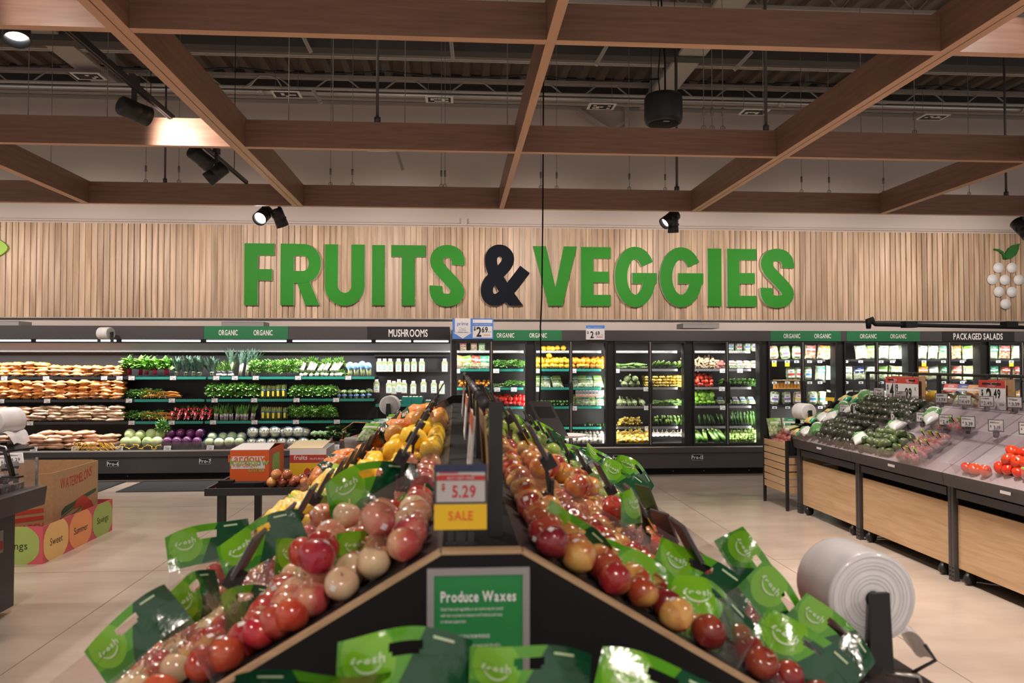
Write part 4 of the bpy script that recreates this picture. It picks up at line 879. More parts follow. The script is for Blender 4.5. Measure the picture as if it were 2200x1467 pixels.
def sign_label(t, x, z, Y, txt):
    b = MB(); b.box(x-.08, x+.08, Y-.006, Y, z-.044, z+.044); o = b.build('number_plate', K['ink'], t, True)
    b = MB(); b.frame((x, Y-.0075, z-.024), (1,0,0), (0,0,1)); b.text(txt, .068, 0, 0, 'c', .92, .025); b.M = Matrix()
    for a in ((-.078,.078,-.042,-.039),(-.078,.078,.039,.042),(-.078,-.075,-.042,.042),(.075,.078,-.042,.042)): b.box(x+a[0], x+a[1], Y-.008, Y-.007, z+a[2], z+a[3])
    b.v = [v-t.location for v in b.v]; b.build('lettering', K['wtext'], o)
def banner(t, px0, px1, Y, z0, z1, mt, words_, px=1000, bold=.0):
    b = MB(); x0 = P(px0, 715, Y).x; x1 = P(px1, 715, Y).x; b.box(x0, x1, Y-.004, Y-.0005, z0, z1); o = b.build('header_sign', K[mt], t, True)
    b = MB()
    for txt, pxa, pxb, hh in words_:
        a = P(pxa, 715, Y).x; c = P(pxb, 715, Y).x; T, wd = layout_text(txt, 1.0, 1.0, .02); cap = .70
        size = hh*(z1-z0)/cap; b.frame((a, Y-.006, (z0+z1)/2-size*cap/2), (1,0,0), (0,0,1)); b.text(txt, size, 0, 0, 'l', (c-a)/(wd*size), .02)
    b.v = [v-t.location for v in b.v]; b.build('lettering', K['wtext'], o)
def open_case(pa, pb, lab, mush=False, teal0=None):
    xa, xb = P(pa, 850, 11.35).x, P(pb, 850, 11.35).x
    t = thing('open_refrigerated_case', lab, 'refrigerated case', ((xa+xb)/2, YL+.5, 0)); lower(t, xa, xb)
    b = MB(); b.box(xa, xb, 12.12, WY-.02, zl-.1, fz1); b.build('back_panel', K['bback'], t, True)
    b = MB(); b.prism([(xa,11.5,fz1-.01),(xa,11.5,fz0+.02),(xa,11.56,fz0+.02),(xa,12.12,fz1-.08),(xa,12.12,fz1-.01)], (0,0,0), (xb-xa,0,0)); b.build('canopy', K['gunmetal'], t, True)
    b = MB(); b.box(xa, xb, 11.485, 11.5, fz0, fz1); b.build('fascia', K['char'], t, True)
    b = MB(); b.box(xa, xb, YL+.10, 12.12, zl-.11, zdeck); b.build('deck', K['black'], t, True)
    b = MB(); b.box(xa, xb, 12.0, 12.11, Z(757,12.0), Z(737,12.0)); b.mi = 1; b.box(xa, xb, 11.985, 12.0, Z(756,12.0), Z(753,12.0)); b.build('duct_cover', [K['grey'], K['chrome']], t, True)
    b = MB(); n = max(2, round((xb-xa)/1.15))
    for i in range(n): b.box(xa+(xb-xa)*(i+.04)/n, xa+(xb-xa)*(i+.96)/n, 11.53, 11.57, fz0-.035, fz0-.012)
    b.build('lamp_tube', K['tube'], t, True)
    l = area('case_lamp', ((xa+xb)/2, 11.62, fz0-.03), ((xa+xb)/2, 11.85, .6), (6 if mush else 15)*(xb-xa), xb-xa-.1, .05, NEUT, 130); l.parent = t; l.location = (0, 11.62-YL-.5, fz0-.03)
    if not mush:
        for z, y in LS:
            b = MB(); b.box(xa+.01, xb-.01, y, 12.12, z-.02, z+.006); 
            k = xa+.02
            while k < xb-.05: b.box(k, k+.006, y+.02, y+.024, z+.006, z+.03); k += .03
            s = b.build('shelf', K['black'], t, True)
            b = MB(); zz = max(xa+.02, P(teal0, 850, y).x) if teal0 else xa+.02
            if zz > xa+.03: b.box(xa+.01, zz, y-.012, y, z-.024, z+.012)
            b.mi = 1; b.box(zz, xb-.012, y-.012, y, z-.024, z+.012); b.v = [v-t.location for v in b.v]; b.build('price_rail', [K['black'], K['teal']], s)
    return t, xa, xb
c1, xa1, xb1 = open_case(-330, 426, 'open refrigerated case full of bagged carrots, base plate Pro-6', False, 290)
c2, xa2, xb2 = open_case(426, 801, 'open refrigerated case of leafy greens under the ORGANIC header, base plate Pro-7')
c3, xa3, xb3 = open_case(801, 966, 'open refrigerated case of hanging packs under the MUSHROOMS header', True)
sign_label(c1, P(243,996,YL+.03).x, P(243,996,YL+.03).z, YL+.03, 'Pro-6'); sign_label(c2, P(441,990,YL+.03).x, P(441,990,YL+.03).z, YL+.03, 'Pro-7')
banner(c1, 438, 438.5, 11.485, fz0, fz1, 'green', [])
banner(c2, 438, 619, 11.485, fz0, fz1, 'green', [('ORGANIC', 470, 511, .40), ('ORGANIC', 545, 586, .40)])
banner(c3, 789, 966, 11.484, fz0, fz1, 'ink', [('MUSHROOMS', 835, 919, .56)])
for y, xq0, xq1 in ((Z(766,12.05),803,964),(Z(800,12.05),803,964)):
    b = MB(); b.box(X(xq0,12.0), X(xq1,12.0), 12.06, 12.1, y, y+.03); b.build('hook_rail', K['black'], c3, True)
for yy in (871, 906):
    z = Z(yy, 11.64); b = MB(); b.box(xa3+.01, xb3-.02, 11.64, 12.12, z-.02, z+.006); s = b.build('shelf', K['black'], c3, True)
    b = MB(); b.box(xa3+.012, xb3-.022, 11.628, 11.64, z-.026, z+.014); b.v = [v-c3.location for v in b.v]; b.build('price_rail', K['teal'], s)
# grey electrical boxes on top of the cases
for px, wpx, lab in ((527,86,'grey metal box on top of the leafy greens case behind its header'),(1500,80,'grey metal box on top of the glass door cases'),(20,60,'grey metal box on top of the carrot case')):
    x = P(px, 695, 11.9).x; wd = wpx/2/F*11.9; b = MB(); b.box(x-wd, x+wd, 11.75, 12.1, fz1+.0, fz1+.075); b.mi = 1; b.box(x-wd, x+wd, 11.745, 11.75, fz1+.068, fz1+.078)
    solo('electrical_box', b, [K['grey'], K['steel']], lab, 'metal box', (x, 11.9, fz1))
# ----------------------------------------------------------------- glass door cases
dz0, dz1 = Z(957, 11.28, 1300), Z(733, 11.28, 1300)
gz0, gz1 = Z(732, 11.25, 1300), Z(709.5, 11.25, 1300)
GS = [(Z(v, 11.62, 1300), 11.62) for v in (793, 832.5, 873, 917)]
units = [(970,1140,'Pro-10'),(1140,1312,'Pro-11'),(1312,1481,'Pro-12'),(1481,1643,'Pro-13'),(1643,1806,'Pro-14'),(1806,1962,'Pro-15'),(1962,2117,'Pro-16'),(2117,2275,'Pro-17'),(2275,2435,'Pro-18')]
ul = ['with red bell peppers and mixed packs','with yellow and orange bell peppers','with squash and artichokes, base plate Pro-12','with ginger, tomatoes and green peppers, base plate Pro-13','with salad tubs, just behind the slatted onion bin','with salad bags under the second ORGANIC pair','with salad bags between ORGANIC and PACKAGED SALADS','with salad bags under the end of PACKAGED SALADS','past the picture edge with a few bags']
GC = []
for ui, (pa, pb, nm_) in enumerate(units):
    xa, xb = P(pa, 850, 11.27).x, P(pb, 850, 11.27).x; w_ = xb-xa
    t = thing('glass_door_case', 'glass door refrigerated case ' + ul[ui], 'refrigerated case', ((xa+xb)/2, YL+.5, 0)); GC.append(t); lower(t, xa, xb)
    b = MB(); b.box(xa, xb, 12.18, WY-.02, zl-.1, gz1); b.build('back_panel', K['gback'], t, True)
    b = MB(); b.box(xa, xb, 11.26, 12.2, gz0, gz1); b.build('top_box', K['gunmetal'], t, True)
    b = MB(); b.box(xa, xb, 11.25, 11.26, gz0, gz1); b.build('fascia', K['char'], t, True)
    b = MB(); b.box(xa, xb, 11.34, 12.18, dz0-.06, dz0+.0); b.build('deck', K['inner'], t, True)
    b = MB(); b.box(xa, xa+.065, 11.29, 11.45, dz0-.03, gz0); b.box(xb-.065, xb, 11.29, 11.45, dz0-.03, gz0); b.box(xa+.065, xb-.065, 11.29, 11.37, gz0-.035, gz0); b.box(xa+.065, xb-.065, 11.29, 11.37, dz0-.05, dz0-.0); b.build('door_frame', K['black'], t, True)
    xm = (xa+xb)/2
    for s_, (a, c) in enumerate(((xa+.055, xm-.002), (xm+.002, xb-.055))):
        b = MB(); st = .022
        b.box(a, a+st, 11.255, 11.285, dz0, dz1); b.box(c-st, c, 11.255, 11.285, dz0, dz1); b.box(a+st, c-st, 11.255, 11.285, dz1-st, dz1); b.box(a+st, c-st, 11.255, 11.285, dz0, dz0+.03)
        d = b.build('door', K['black'], t, True)
        b = MB(); b.box(a+st, c-st, 11.268, 11.274, dz0+.03, dz1-st); b.v = [v-t.location for v in b.v]; b.build('glass_pane', K['glass'], d)
        hx = c-.012 if s_ == 0 else a+.012; h0 = Z(868, 11.24, 1300); h1 = Z(818, 11.24, 1300)
        b = MB(); b.tube([(hx,11.256,h0),(hx,11.21,h0+.02),(hx,11.205,h0+.06),(hx,11.205,h1-.06),(hx,11.21,h1-.02),(hx,11.256,h1)], .009, 8); b.v = [v-t.location for v in b.v]; b.build('handle', K['black'], d)
        if s_ == 0:
            b = MB(); b.box(xm-.006, xm+.006, 11.250, 11.256, dz0+.01, dz1-.01); b.v = [v-t.location for v in b.v]; b.build('bright_edge', K['steel'], d)
    zs = GS if ui < 4 else [(Z(v, 11.6, 1300), 11.6) for v in (772, 818, 872)]
    for j, (z, y) in enumerate(zs):
        b = MB(); b.box(xa+.07, xb-.07, y, 12.18, z-.018, z); k = xa+.08
        while k < xb-.09 and ui < 4: b.box(k, k+.005, y+.01, y+.014, z, z+.045); k += .022
        if ui < 4: b.box(xa+.075, xb-.075, y+.008, y+.016, z+.041, z+.046)
        s = b.build('shelf', K['black'] if ui < 4 else K['gunmetal'], t, True)
        b = MB(); b.box(xa+.075, xb-.075, y-.01, y, z-.03, z+.004); b.v = [v-t.location for v in b.v]; b.build('price_rail', K['teal'] if ui < 2 and j < 4 else K['black'] if ui > 3 else K['inner'], s)
    zt = Z(754, 11.66, 1300)
    b = MB(); b.box(xa+.07, xb-.07, 11.66, 12.1, zt-.012, zt); b.mi = 1; b.box(xa+.07, xb-.07, 11.645, 11.66, zt-.03, zt+.006); b.build('lamp_shelf', [K['inner'], K['chrome']], t, True) if ui < 4 else None
    for p0_, to_, pw in (((xm, 11.44, gz0-.05), (xm, 11.80, .9), 8), ((xm, 11.44, dz0+.06), (xm, 11.8, 1.2), 2.2)):
        l = area('case_lamp', p0_, to_, pw, w_-.2, .04, NEUT, 150); l.parent = t; l.location = Vector(p0_)-t.location
    for a in (xa+.035, xb-.035):
        l = area('case_lamp', (a, 11.50, 1.1), (a, 12, 1.1), 3.4, .05, 1.4, NEUT, 175); l.rotation_euler = (rad(90), 0, 0); l.parent = t; l.location = Vector((a, 11.50, 1.1))-t.location
for ui, px, py in ((2,1329,983.5),(3,1498,982)): sign_label(GC[ui], P(px,py,YL+.03).x, P(px,py,YL+.03).z, YL+.03, units[ui][2])
banner(GC[0], 1059, 1139, 11.25, gz0, gz1, 'green', [('ORGANIC', 1067, 1105, .42)]); banner(GC[1], 1139, 1207, 11.25, gz0, gz1, 'green', [('ORGANIC', 1137, 1175, .42)])
banner(GC[4], 1655, 1806, 11.25, gz0, gz1, 'green', [('ORGANIC', 1683, 1719, .42), ('ORGANIC', 1749, 1785, .42)])
banner(GC[5], 1819, 1962, 11.25, gz0, gz1, 'green', [('ORGANIC', 1847, 1883, .42), ('ORGANIC', 1912, 1947, .42)])
banner(GC[6], 1962, 1976, 11.25, gz0, gz1, 'green', []); banner(GC[6], 2024, 2117, 11.25, gz0, gz1, 'ink', [])
banner(GC[7], 2117, 2179, 11.25, gz0, gz1, 'ink', []); 
o = GC[6]; b = MB(); a = P(2048,715,11.244).x; c = P(2154,715,11.244).x; T, wd = layout_text('PACKAGED SALADS', 1, 1, .02); sz = .60*(gz1-gz0)/.7
b.frame((a, 11.242, (gz0+gz1)/2-sz*.35), (1,0,0), (0,0,1)); b.text('PACKAGED SALADS', sz, 0, 0, 'l', (c-a)/(wd*sz), .02); b.v = [v-o.location for v in b.v]; b.build('lettering', K['wtext'], o)
# deal card with price and a second price card, stuck to the header
def dealcard(px0, px1, py0, py1, Y, lab, wide):
    p0 = P(px0, py1, Y); p1 = P(px1, py0, Y); W = p1.x-p0.x; Hh = p1.z-p0.z
    K.setdefault('dblue', mat('deal_blue', (.03,.15,.62), .4)); K.setdefault('dblue2', mat('deal_blue_light', (.10,.27,.78), .4))
    t = thing('price_card', lab, 'price card', p0); b = MB(); b.box(0, W, 0, .004, 0, Hh); b.build('card', K['dblue2'] if wide else K['paper'], t)
    xs = W*.495 if wide else 0.0; xe_ = W*.97 if wide else W
    if wide:
        b = MB(); b.box(W*.06, W*.44, -.001, 0, Hh*.30, Hh); b.add([(W*.02,-.001,Hh*.31),(W*.48,-.001,Hh*.31),(W*.25,-.001,Hh*.02)], [(0,2,1)]); b.build('white_arrow', K['paper'], t)
        b = MB(); b.frame((W*.25,-.002,Hh*.66), (1,0,0), (0,0,1)); b.text('prime', Hh*.26, 0, 0, 'c', .95, .0); b.text('Exclusive', Hh*.085, 0, -Hh*.25, 'c'); b.text('Member Deal', Hh*.085, 0, -Hh*.35, 'c')
        pts = [(W*.085*math.cos(rad(a)), -Hh*.06+Hh*.09*math.sin(rad(a))) for a in range(205, 336, 13)]
        for i in range(len(pts)-1): b.bar((*pts[i],0), (*pts[i+1],0), .003, .001)
        b.build('lettering', K['dblue'], t); b = MB(); b.box(xs, xe_, -.001, 0, Hh*.06, Hh*.62); b.box(xs, xe_, -.001, 0, Hh*.78, Hh*.94); b.build('price_panel', K['paper'], t)
    else:
        b = MB(); b.box(0, W, -.001, 0, Hh*.78, Hh); b.build('blue_band', K['dblue2'], t)
    b = MB(); m = xe_-xs; zz = Hh*.68 if wide else Hh*.84
    b.frame((xs,-.002,zz), (1,0,0), (0,0,1)); b.text('Exclusive Member Deal', Hh*.075, m*.62, 0, 'c', .8, .0); b.text('prime', Hh*.09, m*.17, 0, 'c', .9, 0); b.build('band_lettering', K['paper'], t)
    b = MB(); b.frame((xs,-.0025,Hh*.12), (1,0,0), (0,0,1)); b.text('2', Hh*.66, m*.32, 0, 'c', .78, .025); b.text('69', Hh*.38, m*.62, Hh*.20, 'c', .75, .025); b.text('$', Hh*.26, m*.10, Hh*.30, 'c', .8, .025); b.text('PER PK', Hh*.07, m*.86, Hh*.2, 'c', .8); b.build('price_lettering', K['ink'], t)
    b = MB(); 
    for k in (.20,.16): b.box(xs+m*.55, xs+m*.9, -.002, -.001, Hh*k, Hh*(k+.015))
    b.build('small_print', K['redink'], t)
dealcard(972, 1060, 684, 728, 11.235, 'blue and white deal card with arrow and price 2.69 on the header', True)
dealcard(1259, 1299, 699, 729.5, 11.235, 'white price card with blue band reading 2.69 on the grey header', False)
# black curtain tube above the salad cases
b = MB(); b.tube([P(1866,706,11.7), P(1866,688,11.7), P(1872,686,11.7), P(1880,697,11.7), P(2240,704,11.7)], [.035,.05,.05,.03,.03], 10)
for px in (1953, 2168): p = P(px, 697, 11.7); b.box(p.x-.09, p.x+.09, 11.62, 11.78, p.z-.05, p.z+.045)
solo('night_curtain_tube', b, K['matte'], 'black rolled night curtain with clamps lying on top of the salad cases', 'curtain tube', P(1866,706,11.7))
# bag dispenser on the header of the carrot case
def bag_roll(p, r, L, rz, lab, hang=1, post=None, tilt=.0):
    """roll axis along local y (front end toward -y); arm carries the near end"""
    t = thing('bag_dispenser', lab, 'bag roll dispenser', p, rz); b = MB(); n = 40; vs = []; fs = []
    b.M = Matrix.Rotation(rad(-90), 4, 'X') if False else Matrix.Rotation(rad(90), 4, 'X')
    prof = [(.018,-L/2),(r*.25,-L/2-.001),(r*.3,-L/2+.001),(r*.55,-L/2-.001),(r*.6,-L/2+.001),(r*.8,-L/2-.001),(r*.84,-L/2+.001),(r*.985,-L/2),(r,-L/2+.008),(r,L/2-.008),(r*.985,L/2),(r*.84,L/2-.001),(r*.8,L/2+.001),(r*.6,L/2-.001),(r*.55,L/2+.001),(r*.3,L/2-.001),(r*.25,L/2+.001),(.018,L/2)]
    b.lathe(prof, n); K.setdefault('roll', mat('bag_roll', (.86,.86,.87), .38, col2=(.74,.74,.77), scale=14, stretch=(1,1,.3), coat=.2)); b.build('roll', K['roll'], t); K.setdefault('rollring', mat('bag_roll_layers', (.62,.62,.63), .5))
    b = MB(); b.M = Matrix.Rotation(rad(90), 4, 'X')
    for q_ in (.34,.42,.50,.64,.71,.78,.90): b.lathe([(r*q_,L/2+.0012),(r*(q_+.018),L/2+.0012)], n); b.f = b.f[:-2]; b.m = b.m[:-2]; b.sm = b.sm[:-2]
    b.build('layer_ring', K['rollring'], t)
    b = MB(); b.cyl((0,-L/2-.03,0), (0,L/2+.03,0), .017, n=14); b.build('core', K['black'], t)
    b = MB(); b.prism([(-.02,-L/2-.025,.02),(.02,-L/2-.025,.02),(.028,-L/2-.025,-r*1.5),(-.028,-L/2-.025,-r*1.5)], (0,-.006,0), (0,.006,0)); b.prism([(-.02,L/2+.025,.02),(.02,L/2+.025,.02),(.028,L/2+.025,-r*1.5),(-.028,L/2+.025,-r*1.5)], (0,-.006,0), (0,.006,0)); b.box(-.03,.03,-L/2-.03,L/2+.03,-r*1.52,-r*1.48); b.build('arm', K['black'], t)
    if hang:
        b = MB(); b.grid(lambda u, v: Vector((r*.98*math.cos(.9+u*.9)*(-1)+u*u*.0-(.03+.15*u*u)*0, (v-.5)*L*.55*(1-.5*u), 0)) if False else Vector((r*.55+u*r*1.05, (v-.5)*L*(1.0-.3*u), -r*.85+.02*math.sin(3*u)-u*u*r*.75+.008*math.sin(8*v))), 8, 6)
        K.setdefault('rollfilm', clear('loose_bag', (.95,.95,.95), .06, .2, .8, (.8,.8,.82), bump=.5)); b.build('loose_bag', K['rollfilm'], t)
    if post:
        b = MB(); b.bar((0,0,-r*1.5), (post[0],post[1],post[2]), .035, .02); b.box(post[0]-.05,post[0]+.05,post[1]-.03,post[1]+.03,post[2]-.01,post[2]); b.build('post', K['black'], t)
        b = MB(); b.prism([(-r,-L*.6,-r*1.50),(r*1.5,-L*.6,-r*1.95),(r*1.5,L*.6,-r*1.95),(-r,L*.6,-r*1.50)], (0,0,0), (0,0,-.012)); b.tube([(r,-L*.4,-r*1.7),(r*1.55,-L*.4,-r*1.45),(r*1.3,-L*.4,-r*1.1)], .004, 6); b.build('tear_plate', K['black'], t)
        b = MB(); b.tube([(.03,-L*.5,-r*1.62),(.10,-L*.5,-r*1.72),(.12,-L*.5,-r*2.3)], .006, 6); b.build('wire_bracket', K['steel'], t)
    return t
p = P(227, 716, 11.36); bag_roll(p, .085, .17, rad(70), 'small white bag roll dispenser clipped to the header of the carrot case', 0)
# ================================================================= produce in the wall cases
Q = random.Random(21)
def fill(key, px0, px1, z, Y, nx, ny=1, nl=1, dz=.06, dy=.12, rot=None, jr=.25, jx=.25, label='', group='', sc=1.0, pyr=False, slope=0, lift=0, xw=None):
    x0, x1 = (P(px0, 850, Y).x, P(px1, 850, Y).x) if xw is None else xw; w_ = (x1-x0)/nx; out = []
    for l in range(nl):
        n = nx-(l if pyr else 0)
        for j in range(ny):
            for i in range(n):
                x = x0+w_*(i+.5+(.5*l if pyr else 0))+Q.uniform(-jx, jx)*w_; y = Y+dy*(j+.5)+Q.uniform(-.15,.15)*dy
                r = (Q.uniform(0,6.28), Q.uniform(0,6.28), Q.uniform(0,6.28)) if rot == 'any' else tuple(a+Q.uniform(-jr, jr)*(1 if k == 2 else .4) for k, a in enumerate(rot or (0,0,0)))
                out.append(KIND[key]((x, y, z+lift+l*dz+slope*j+Q.uniform(-.004,.004)), r, label, group, sc*Q.uniform(.94,1.06)))
    return out
(z1, y1), (z2, y2), (z3, y3) = LS; z1 += .008; z2 += .008; z3 += .008; zd = zdeck+.004; yd = YL+.16
B90 = (0,0,0)
fill('baby_carrot_bag', -62, 100, z1, y1+.02, 6, 1, 4, .048, .16, None, .3, .12, 'bag of baby carrots in the tall stack at the end of the top shelf', 'baby carrot bags, tall top shelf stack')
fill('baby_carrot_bag', 104, 262, z1, y1+.02, 7, 1, 3, .048, .16, None, .35, .15, 'bag of baby carrots in the lower stack beside the chard on the top shelf', 'baby carrot bags beside the chard')
fill('baby_carrot_bag', -57, 262, z2, y2+.02, 13, 1, 6, .042, .16, None, .35, .10, 'bag of baby carrots stacked high on the second shelf', 'baby carrot bags on the second shelf')
fill('carrot_pack', -61, 62, z3, y3+.02, 3, 1, 4, .05, .15, None, .2, .1, 'bag of orange carrots on the third shelf beside the rainbow carrots', 'orange carrot bags on the third shelf')
fill('rainbow_carrot_bag', 66, 262, z3, y3+.02, 6, 1, 5, .042, .15, None, .25, .12, 'bag of rainbow carrots stacked on the third shelf', 'rainbow carrot bags on the third shelf')
fill('carrot_pack', -59, 252, zd, yd+.03, 8, 1, 4, .05, .16, None, .25, .12, 'bag of whole carrots with leafy label end on the bottom deck', 'whole carrot bags on the bottom deck')
fill('carrot_pack', 70, 200, zd+.2, yd+.05, 3, 1, 1, .05, .16, None, .3, .12, 'bag of whole carrots on top of the bottom deck stack', 'whole carrot bags atop the bottom deck stack')
fill('chard_bunch', 268, 360, z1+.11, y1+.04, 5, 1, 1, rot=B90, jr=.3, label='red-stemmed chard bunch on the top shelf', group='chard bunches', sc=1.12)
fill('kale_bunch', 362, 458, z1+.01, y1+.05, 5, 1, 1, rot=(.05,0,0), jr=.3, label='dark blue-green kale bunch standing on the top shelf', group='kale bunches')
fill('spring_onion_bunch', 458, 505, z1+.01, y1+.03, 3, label='spring onion bunch with purple tie on the top shelf', group='spring onion bunches')
fill('leek_bunch', 484, 550, z1+.01, y1+.10, 4, rot=(.05,.12,0), label='tall leek bunch with fanned leaves on the top shelf', group='leek bunches', sc=.98)
fill('cilantro_bunch', 538, 642, z1+.06, y1+.04, 5, 1, 2, .09, label='leafy cilantro bunch heaped on the top shelf', group='cilantro bunches on the top shelf', sc=1.1)
fill('celery', 640, 736, z1+.03, y1+.02, 9, 1, 1, rot=(rad(-90),0,0), jr=.1, label='celery stalk lying butt first in the lower row on the top shelf', group='celery lower row', sc=.95)
fill('celery', 642, 728, z1+.10, y1+.0, 7, 1, 1, rot=(rad(-62),rad(18),0), jr=.2, label='celery stalk leaning on the lower celery row of the top shelf', group='celery upper row', sc=1.05)
fill('broccolini_bunch', 741, 799, z1+.005, y1+.04, 4, label='broccolini bunch in bright blue wrap on the top shelf', group='blue wrapped broccolini', jx=.1)
fill('carrot_bunch', 285, 372, z2+.01, y2+.07, 3, 1, 2, .05, jr=.2, label='bunch of carrots with feathery tops on the second shelf', group='carrot bunches on the second shelf', sc=1.05)
fill('parsley_bunch', 450, 552, z2+.04, y2+.05, 5, 1, 2, .09, label='parsley bunch heaped on the second shelf beside asparagus', group='parsley beside asparagus', sc=1.1)
fill('asparagus_bunch', 558, 614, z2+.02, y2+.05, 5, jr=.1, jx=.05, label='upright asparagus bunch with yellow card on the second shelf', group='asparagus on the second shelf', sc=.9)
fill('parsley_bunch', 624, 720, z2+.04, y2+.05, 5, 1, 2, .07, label='parsley bunch heaped on the second shelf beside broccoli', group='parsley beside broccoli', sc=1.0)
fill('broccoli_bunch', 720, 798, z2+.005, y2+.05, 6, jx=.1, label='broccoli bunch with blue band on the second shelf', group='banded broccoli', sc=.9)
fill('carrot_bunch', 288, 368, z3+.01, y3+.07, 3, 1, 2, .05, jr=.2, label='bunch of carrots with feathery tops on the third shelf', group='carrot bunches on the third shelf', sc=1.05)
b = leafy(260, .09, .06, .19, .045, .018, 5); p = P(352, 895, y3); b.M = Matrix()
o = solo('carrot_foliage', shift(b, p.x, p.y-.03, Z(928,y3)), K['parsley'], 'feathery carrot tops hanging over the third shelf edge', 'carrot tops', (p.x, p.y, Z(928,y3)), None, 'thing')
fill('radish_bunch', 368, 448, z3+.02, y3+.05, 5, 1, 2, .06, label='red radish bunch heaped on the third shelf', group='radish bunches', sc=1.2)
fill('green_onion_bunch', 458, 543, z3+.005, y3+.04, 8, rot=(.15,.1,0), label='green onion bunch standing on the third shelf', group='green onion bunches', sc=1.0)
fill('asparagus_bunch', 558, 616, z3+.02, y3+.05, 5, jr=.1, jx=.05, label='upright asparagus bunch with yellow card on the third shelf', group='asparagus on the third shelf', sc=.9)
fill('cilantro_bunch', 624, 718, z3+.05, y3+.04, 5, 1, 2, .07, label='leafy cilantro bunch heaped on the third shelf', group='cilantro bunches on the third shelf', sc=1.05)
fill('green_cabbage', 254, 345, zd+.10, yd+.04, 4, 2, 1, dy=.17, slope=.09, rot='any', jx=.06, label='pale green cabbage on the bottom deck', group='green cabbages')
fill('red_cabbage', 345, 431, zd+.10, yd+.04, 4, 2, 1, dy=.16, slope=.1, rot='any', jx=.06, label='shiny purple cabbage on the bottom deck', group='purple cabbages')
fill('wrapped_lettuce', 437, 522, zd+.09, yd+.04, 4, 2, 1, dy=.16, slope=.06, jx=.06, label='film wrapped lettuce head on the bottom deck', group='wrapped lettuce heads')
fill('wrapped_cauliflower', 526, 660, zd+.075, yd+.03, 6, 2, 1, dy=.16, slope=.13, jx=.1, label='white cauliflower in blue printed wrap on the bottom deck', group='wrapped cauliflowers')
fill('wrapped_cauliflower', 528, 655, zd+.22, yd+.10, 5, 1, 1, jx=.12, label='white cauliflower in blue printed wrap topping the bottom deck heap', group='wrapped cauliflowers topping the heap')
fill('broccoli', 664, 704, zd+.08, yd+.04, 3, 2, 1, slope=.1, label='broccoli crown on the bottom deck', group='broccoli crowns', jx=.1)
fill('beet_bunch', 704, 745, zd+.06, yd+.05, 2, 2, 1, slope=.09, label='dark beet bunch with leaves on the bottom deck', group='beet bunches', sc=1.1)
# clear bins along the bottom deck
for px0, px1, lab in ((248,343,'clear acrylic bin holding the green cabbages'),(343,434,'clear acrylic bin holding the purple cabbages'),(434,523,'clear acrylic bin holding the wrapped lettuce'),(523,662,'clear acrylic bin holding the wrapped cauliflowers'),(662,703,'clear acrylic bin holding the broccoli crowns'),(703,760,'clear acrylic bin holding the beets')):
    x0 = P(px0, 950, yd).x+.006; x1 = P(px1, 950, yd).x-.006; b = MB(); y0 = yd-.03; b.box(x0, x1, y0, y0+.004, zd, zd+.11); b.box(x0, x0+.004, y0+.004, y0+.42, zd, zd+.11); b.box(x1-.004, x1, y0+.004, y0+.42, zd, zd+.11)
    solo('produce_bin', b, K['acryl2'], lab, 'acrylic bin', ((x0+x1)/2, y0+.2, zd))
# yellow coiled cord
b = MB(); pts = []
for i in range(120):
    t_ = i/119; x = P(158, 950, yd-.06).x*(1-t_)+P(350, 950, yd-.06).x*t_; k = 1 if t_ < .45 else .55
    pts.append((x+.05*math.sin(i*1.05)*(k if t_ < .45 else .4), yd-.075+.012*math.cos(i*1.05), zd+.07+.055*math.cos(i*(.95 if t_ < .45 else .38))*k-.02*t_))
b.tube(pts, .0055, 5); solo('coiled_cord', b, K['yellow'], 'yellow coiled plastic cord draped along the bottom deck lip', 'cord', pts[0])
for i, px in enumerate((815,826,838,856,874,889,906,955)):
    KIND['mushroom_pack']((X(px, 11.95), 11.95+.01*(i%3), Z(787, 11.95)), (0,0,Q.uniform(-.12,.12)), 'green labelled mushroom pack hanging in the upper row', 'mushroom packs, upper row')
for i, px in enumerate((809,836,846,857,868,888,910,932,949)):
    KIND['mushroom_pack']((X(px, 11.93), 11.92+.02*(i%3), Z(832+(i%3)*2, 11.93)), (0,0,Q.uniform(-.12,.12)), 'green labelled mushroom pack hanging in the lower row', 'mushroom packs, lower row')
zq = Z(871, 11.64)+.008
for i, (px, k) in enumerate(((853,0),(873,0),(896,0),(925,0),(897,1),(875,1))): KIND['mushroom_punnet']((X(px, 11.75), 11.75, zq+.054*k), (0,0,Q.uniform(-.1,.1)), 'mushroom punnet on the teal edged shelf below the hanging packs', 'mushroom punnets')
zq2 = Z(906, 11.64)+.008
for px in (858, 880, 903): KIND['mushroom_punnet']((X(px, 11.75), 11.75, zq2), (0,0,Q.uniform(-.1,.1)), 'mushroom punnet on the lowest teal edged shelf', 'mushroom punnets, lowest shelf')
# glass cases
(g1, h1), (g2, h2), (g3, h3), (g4, h4) = GS; gd = dz0+.004; hd = 11.46
def gf(key, px0, px1, lv, n, label, group, rot='any', ny=1, nl=1, dz=.05, sc=1.0, lift=.045, dy=.1, slope=.03, jx=.3, jr=.3, pyr=False):
    z, Y = ((gd, hd-.0), (g1, h1), (g2, h2), (g3, h3), (g4, h4))[lv]
    fill(key, px0, px1, z, Y+.02, n, ny, nl, dz, dy, rot, jr, jx, label, group, sc, pyr, slope, lift)
SD = (0, rad(90), 0); EN = (rad(90), 0, 0)
for i, (k_, px, r_) in enumerate((('salad_bag_orange',988,.2),('salad_bag_lime',1004,-.2),('salad_bag_red',1022,.15),('salad_bag_green',1040,0))): KIND[k_]((X(px,11.75), 11.75, g1+.10), (0,r_,0), ('orange','lime green','red','dark green')[i]+' printed salad bag on the upper shelf of the red pepper case')
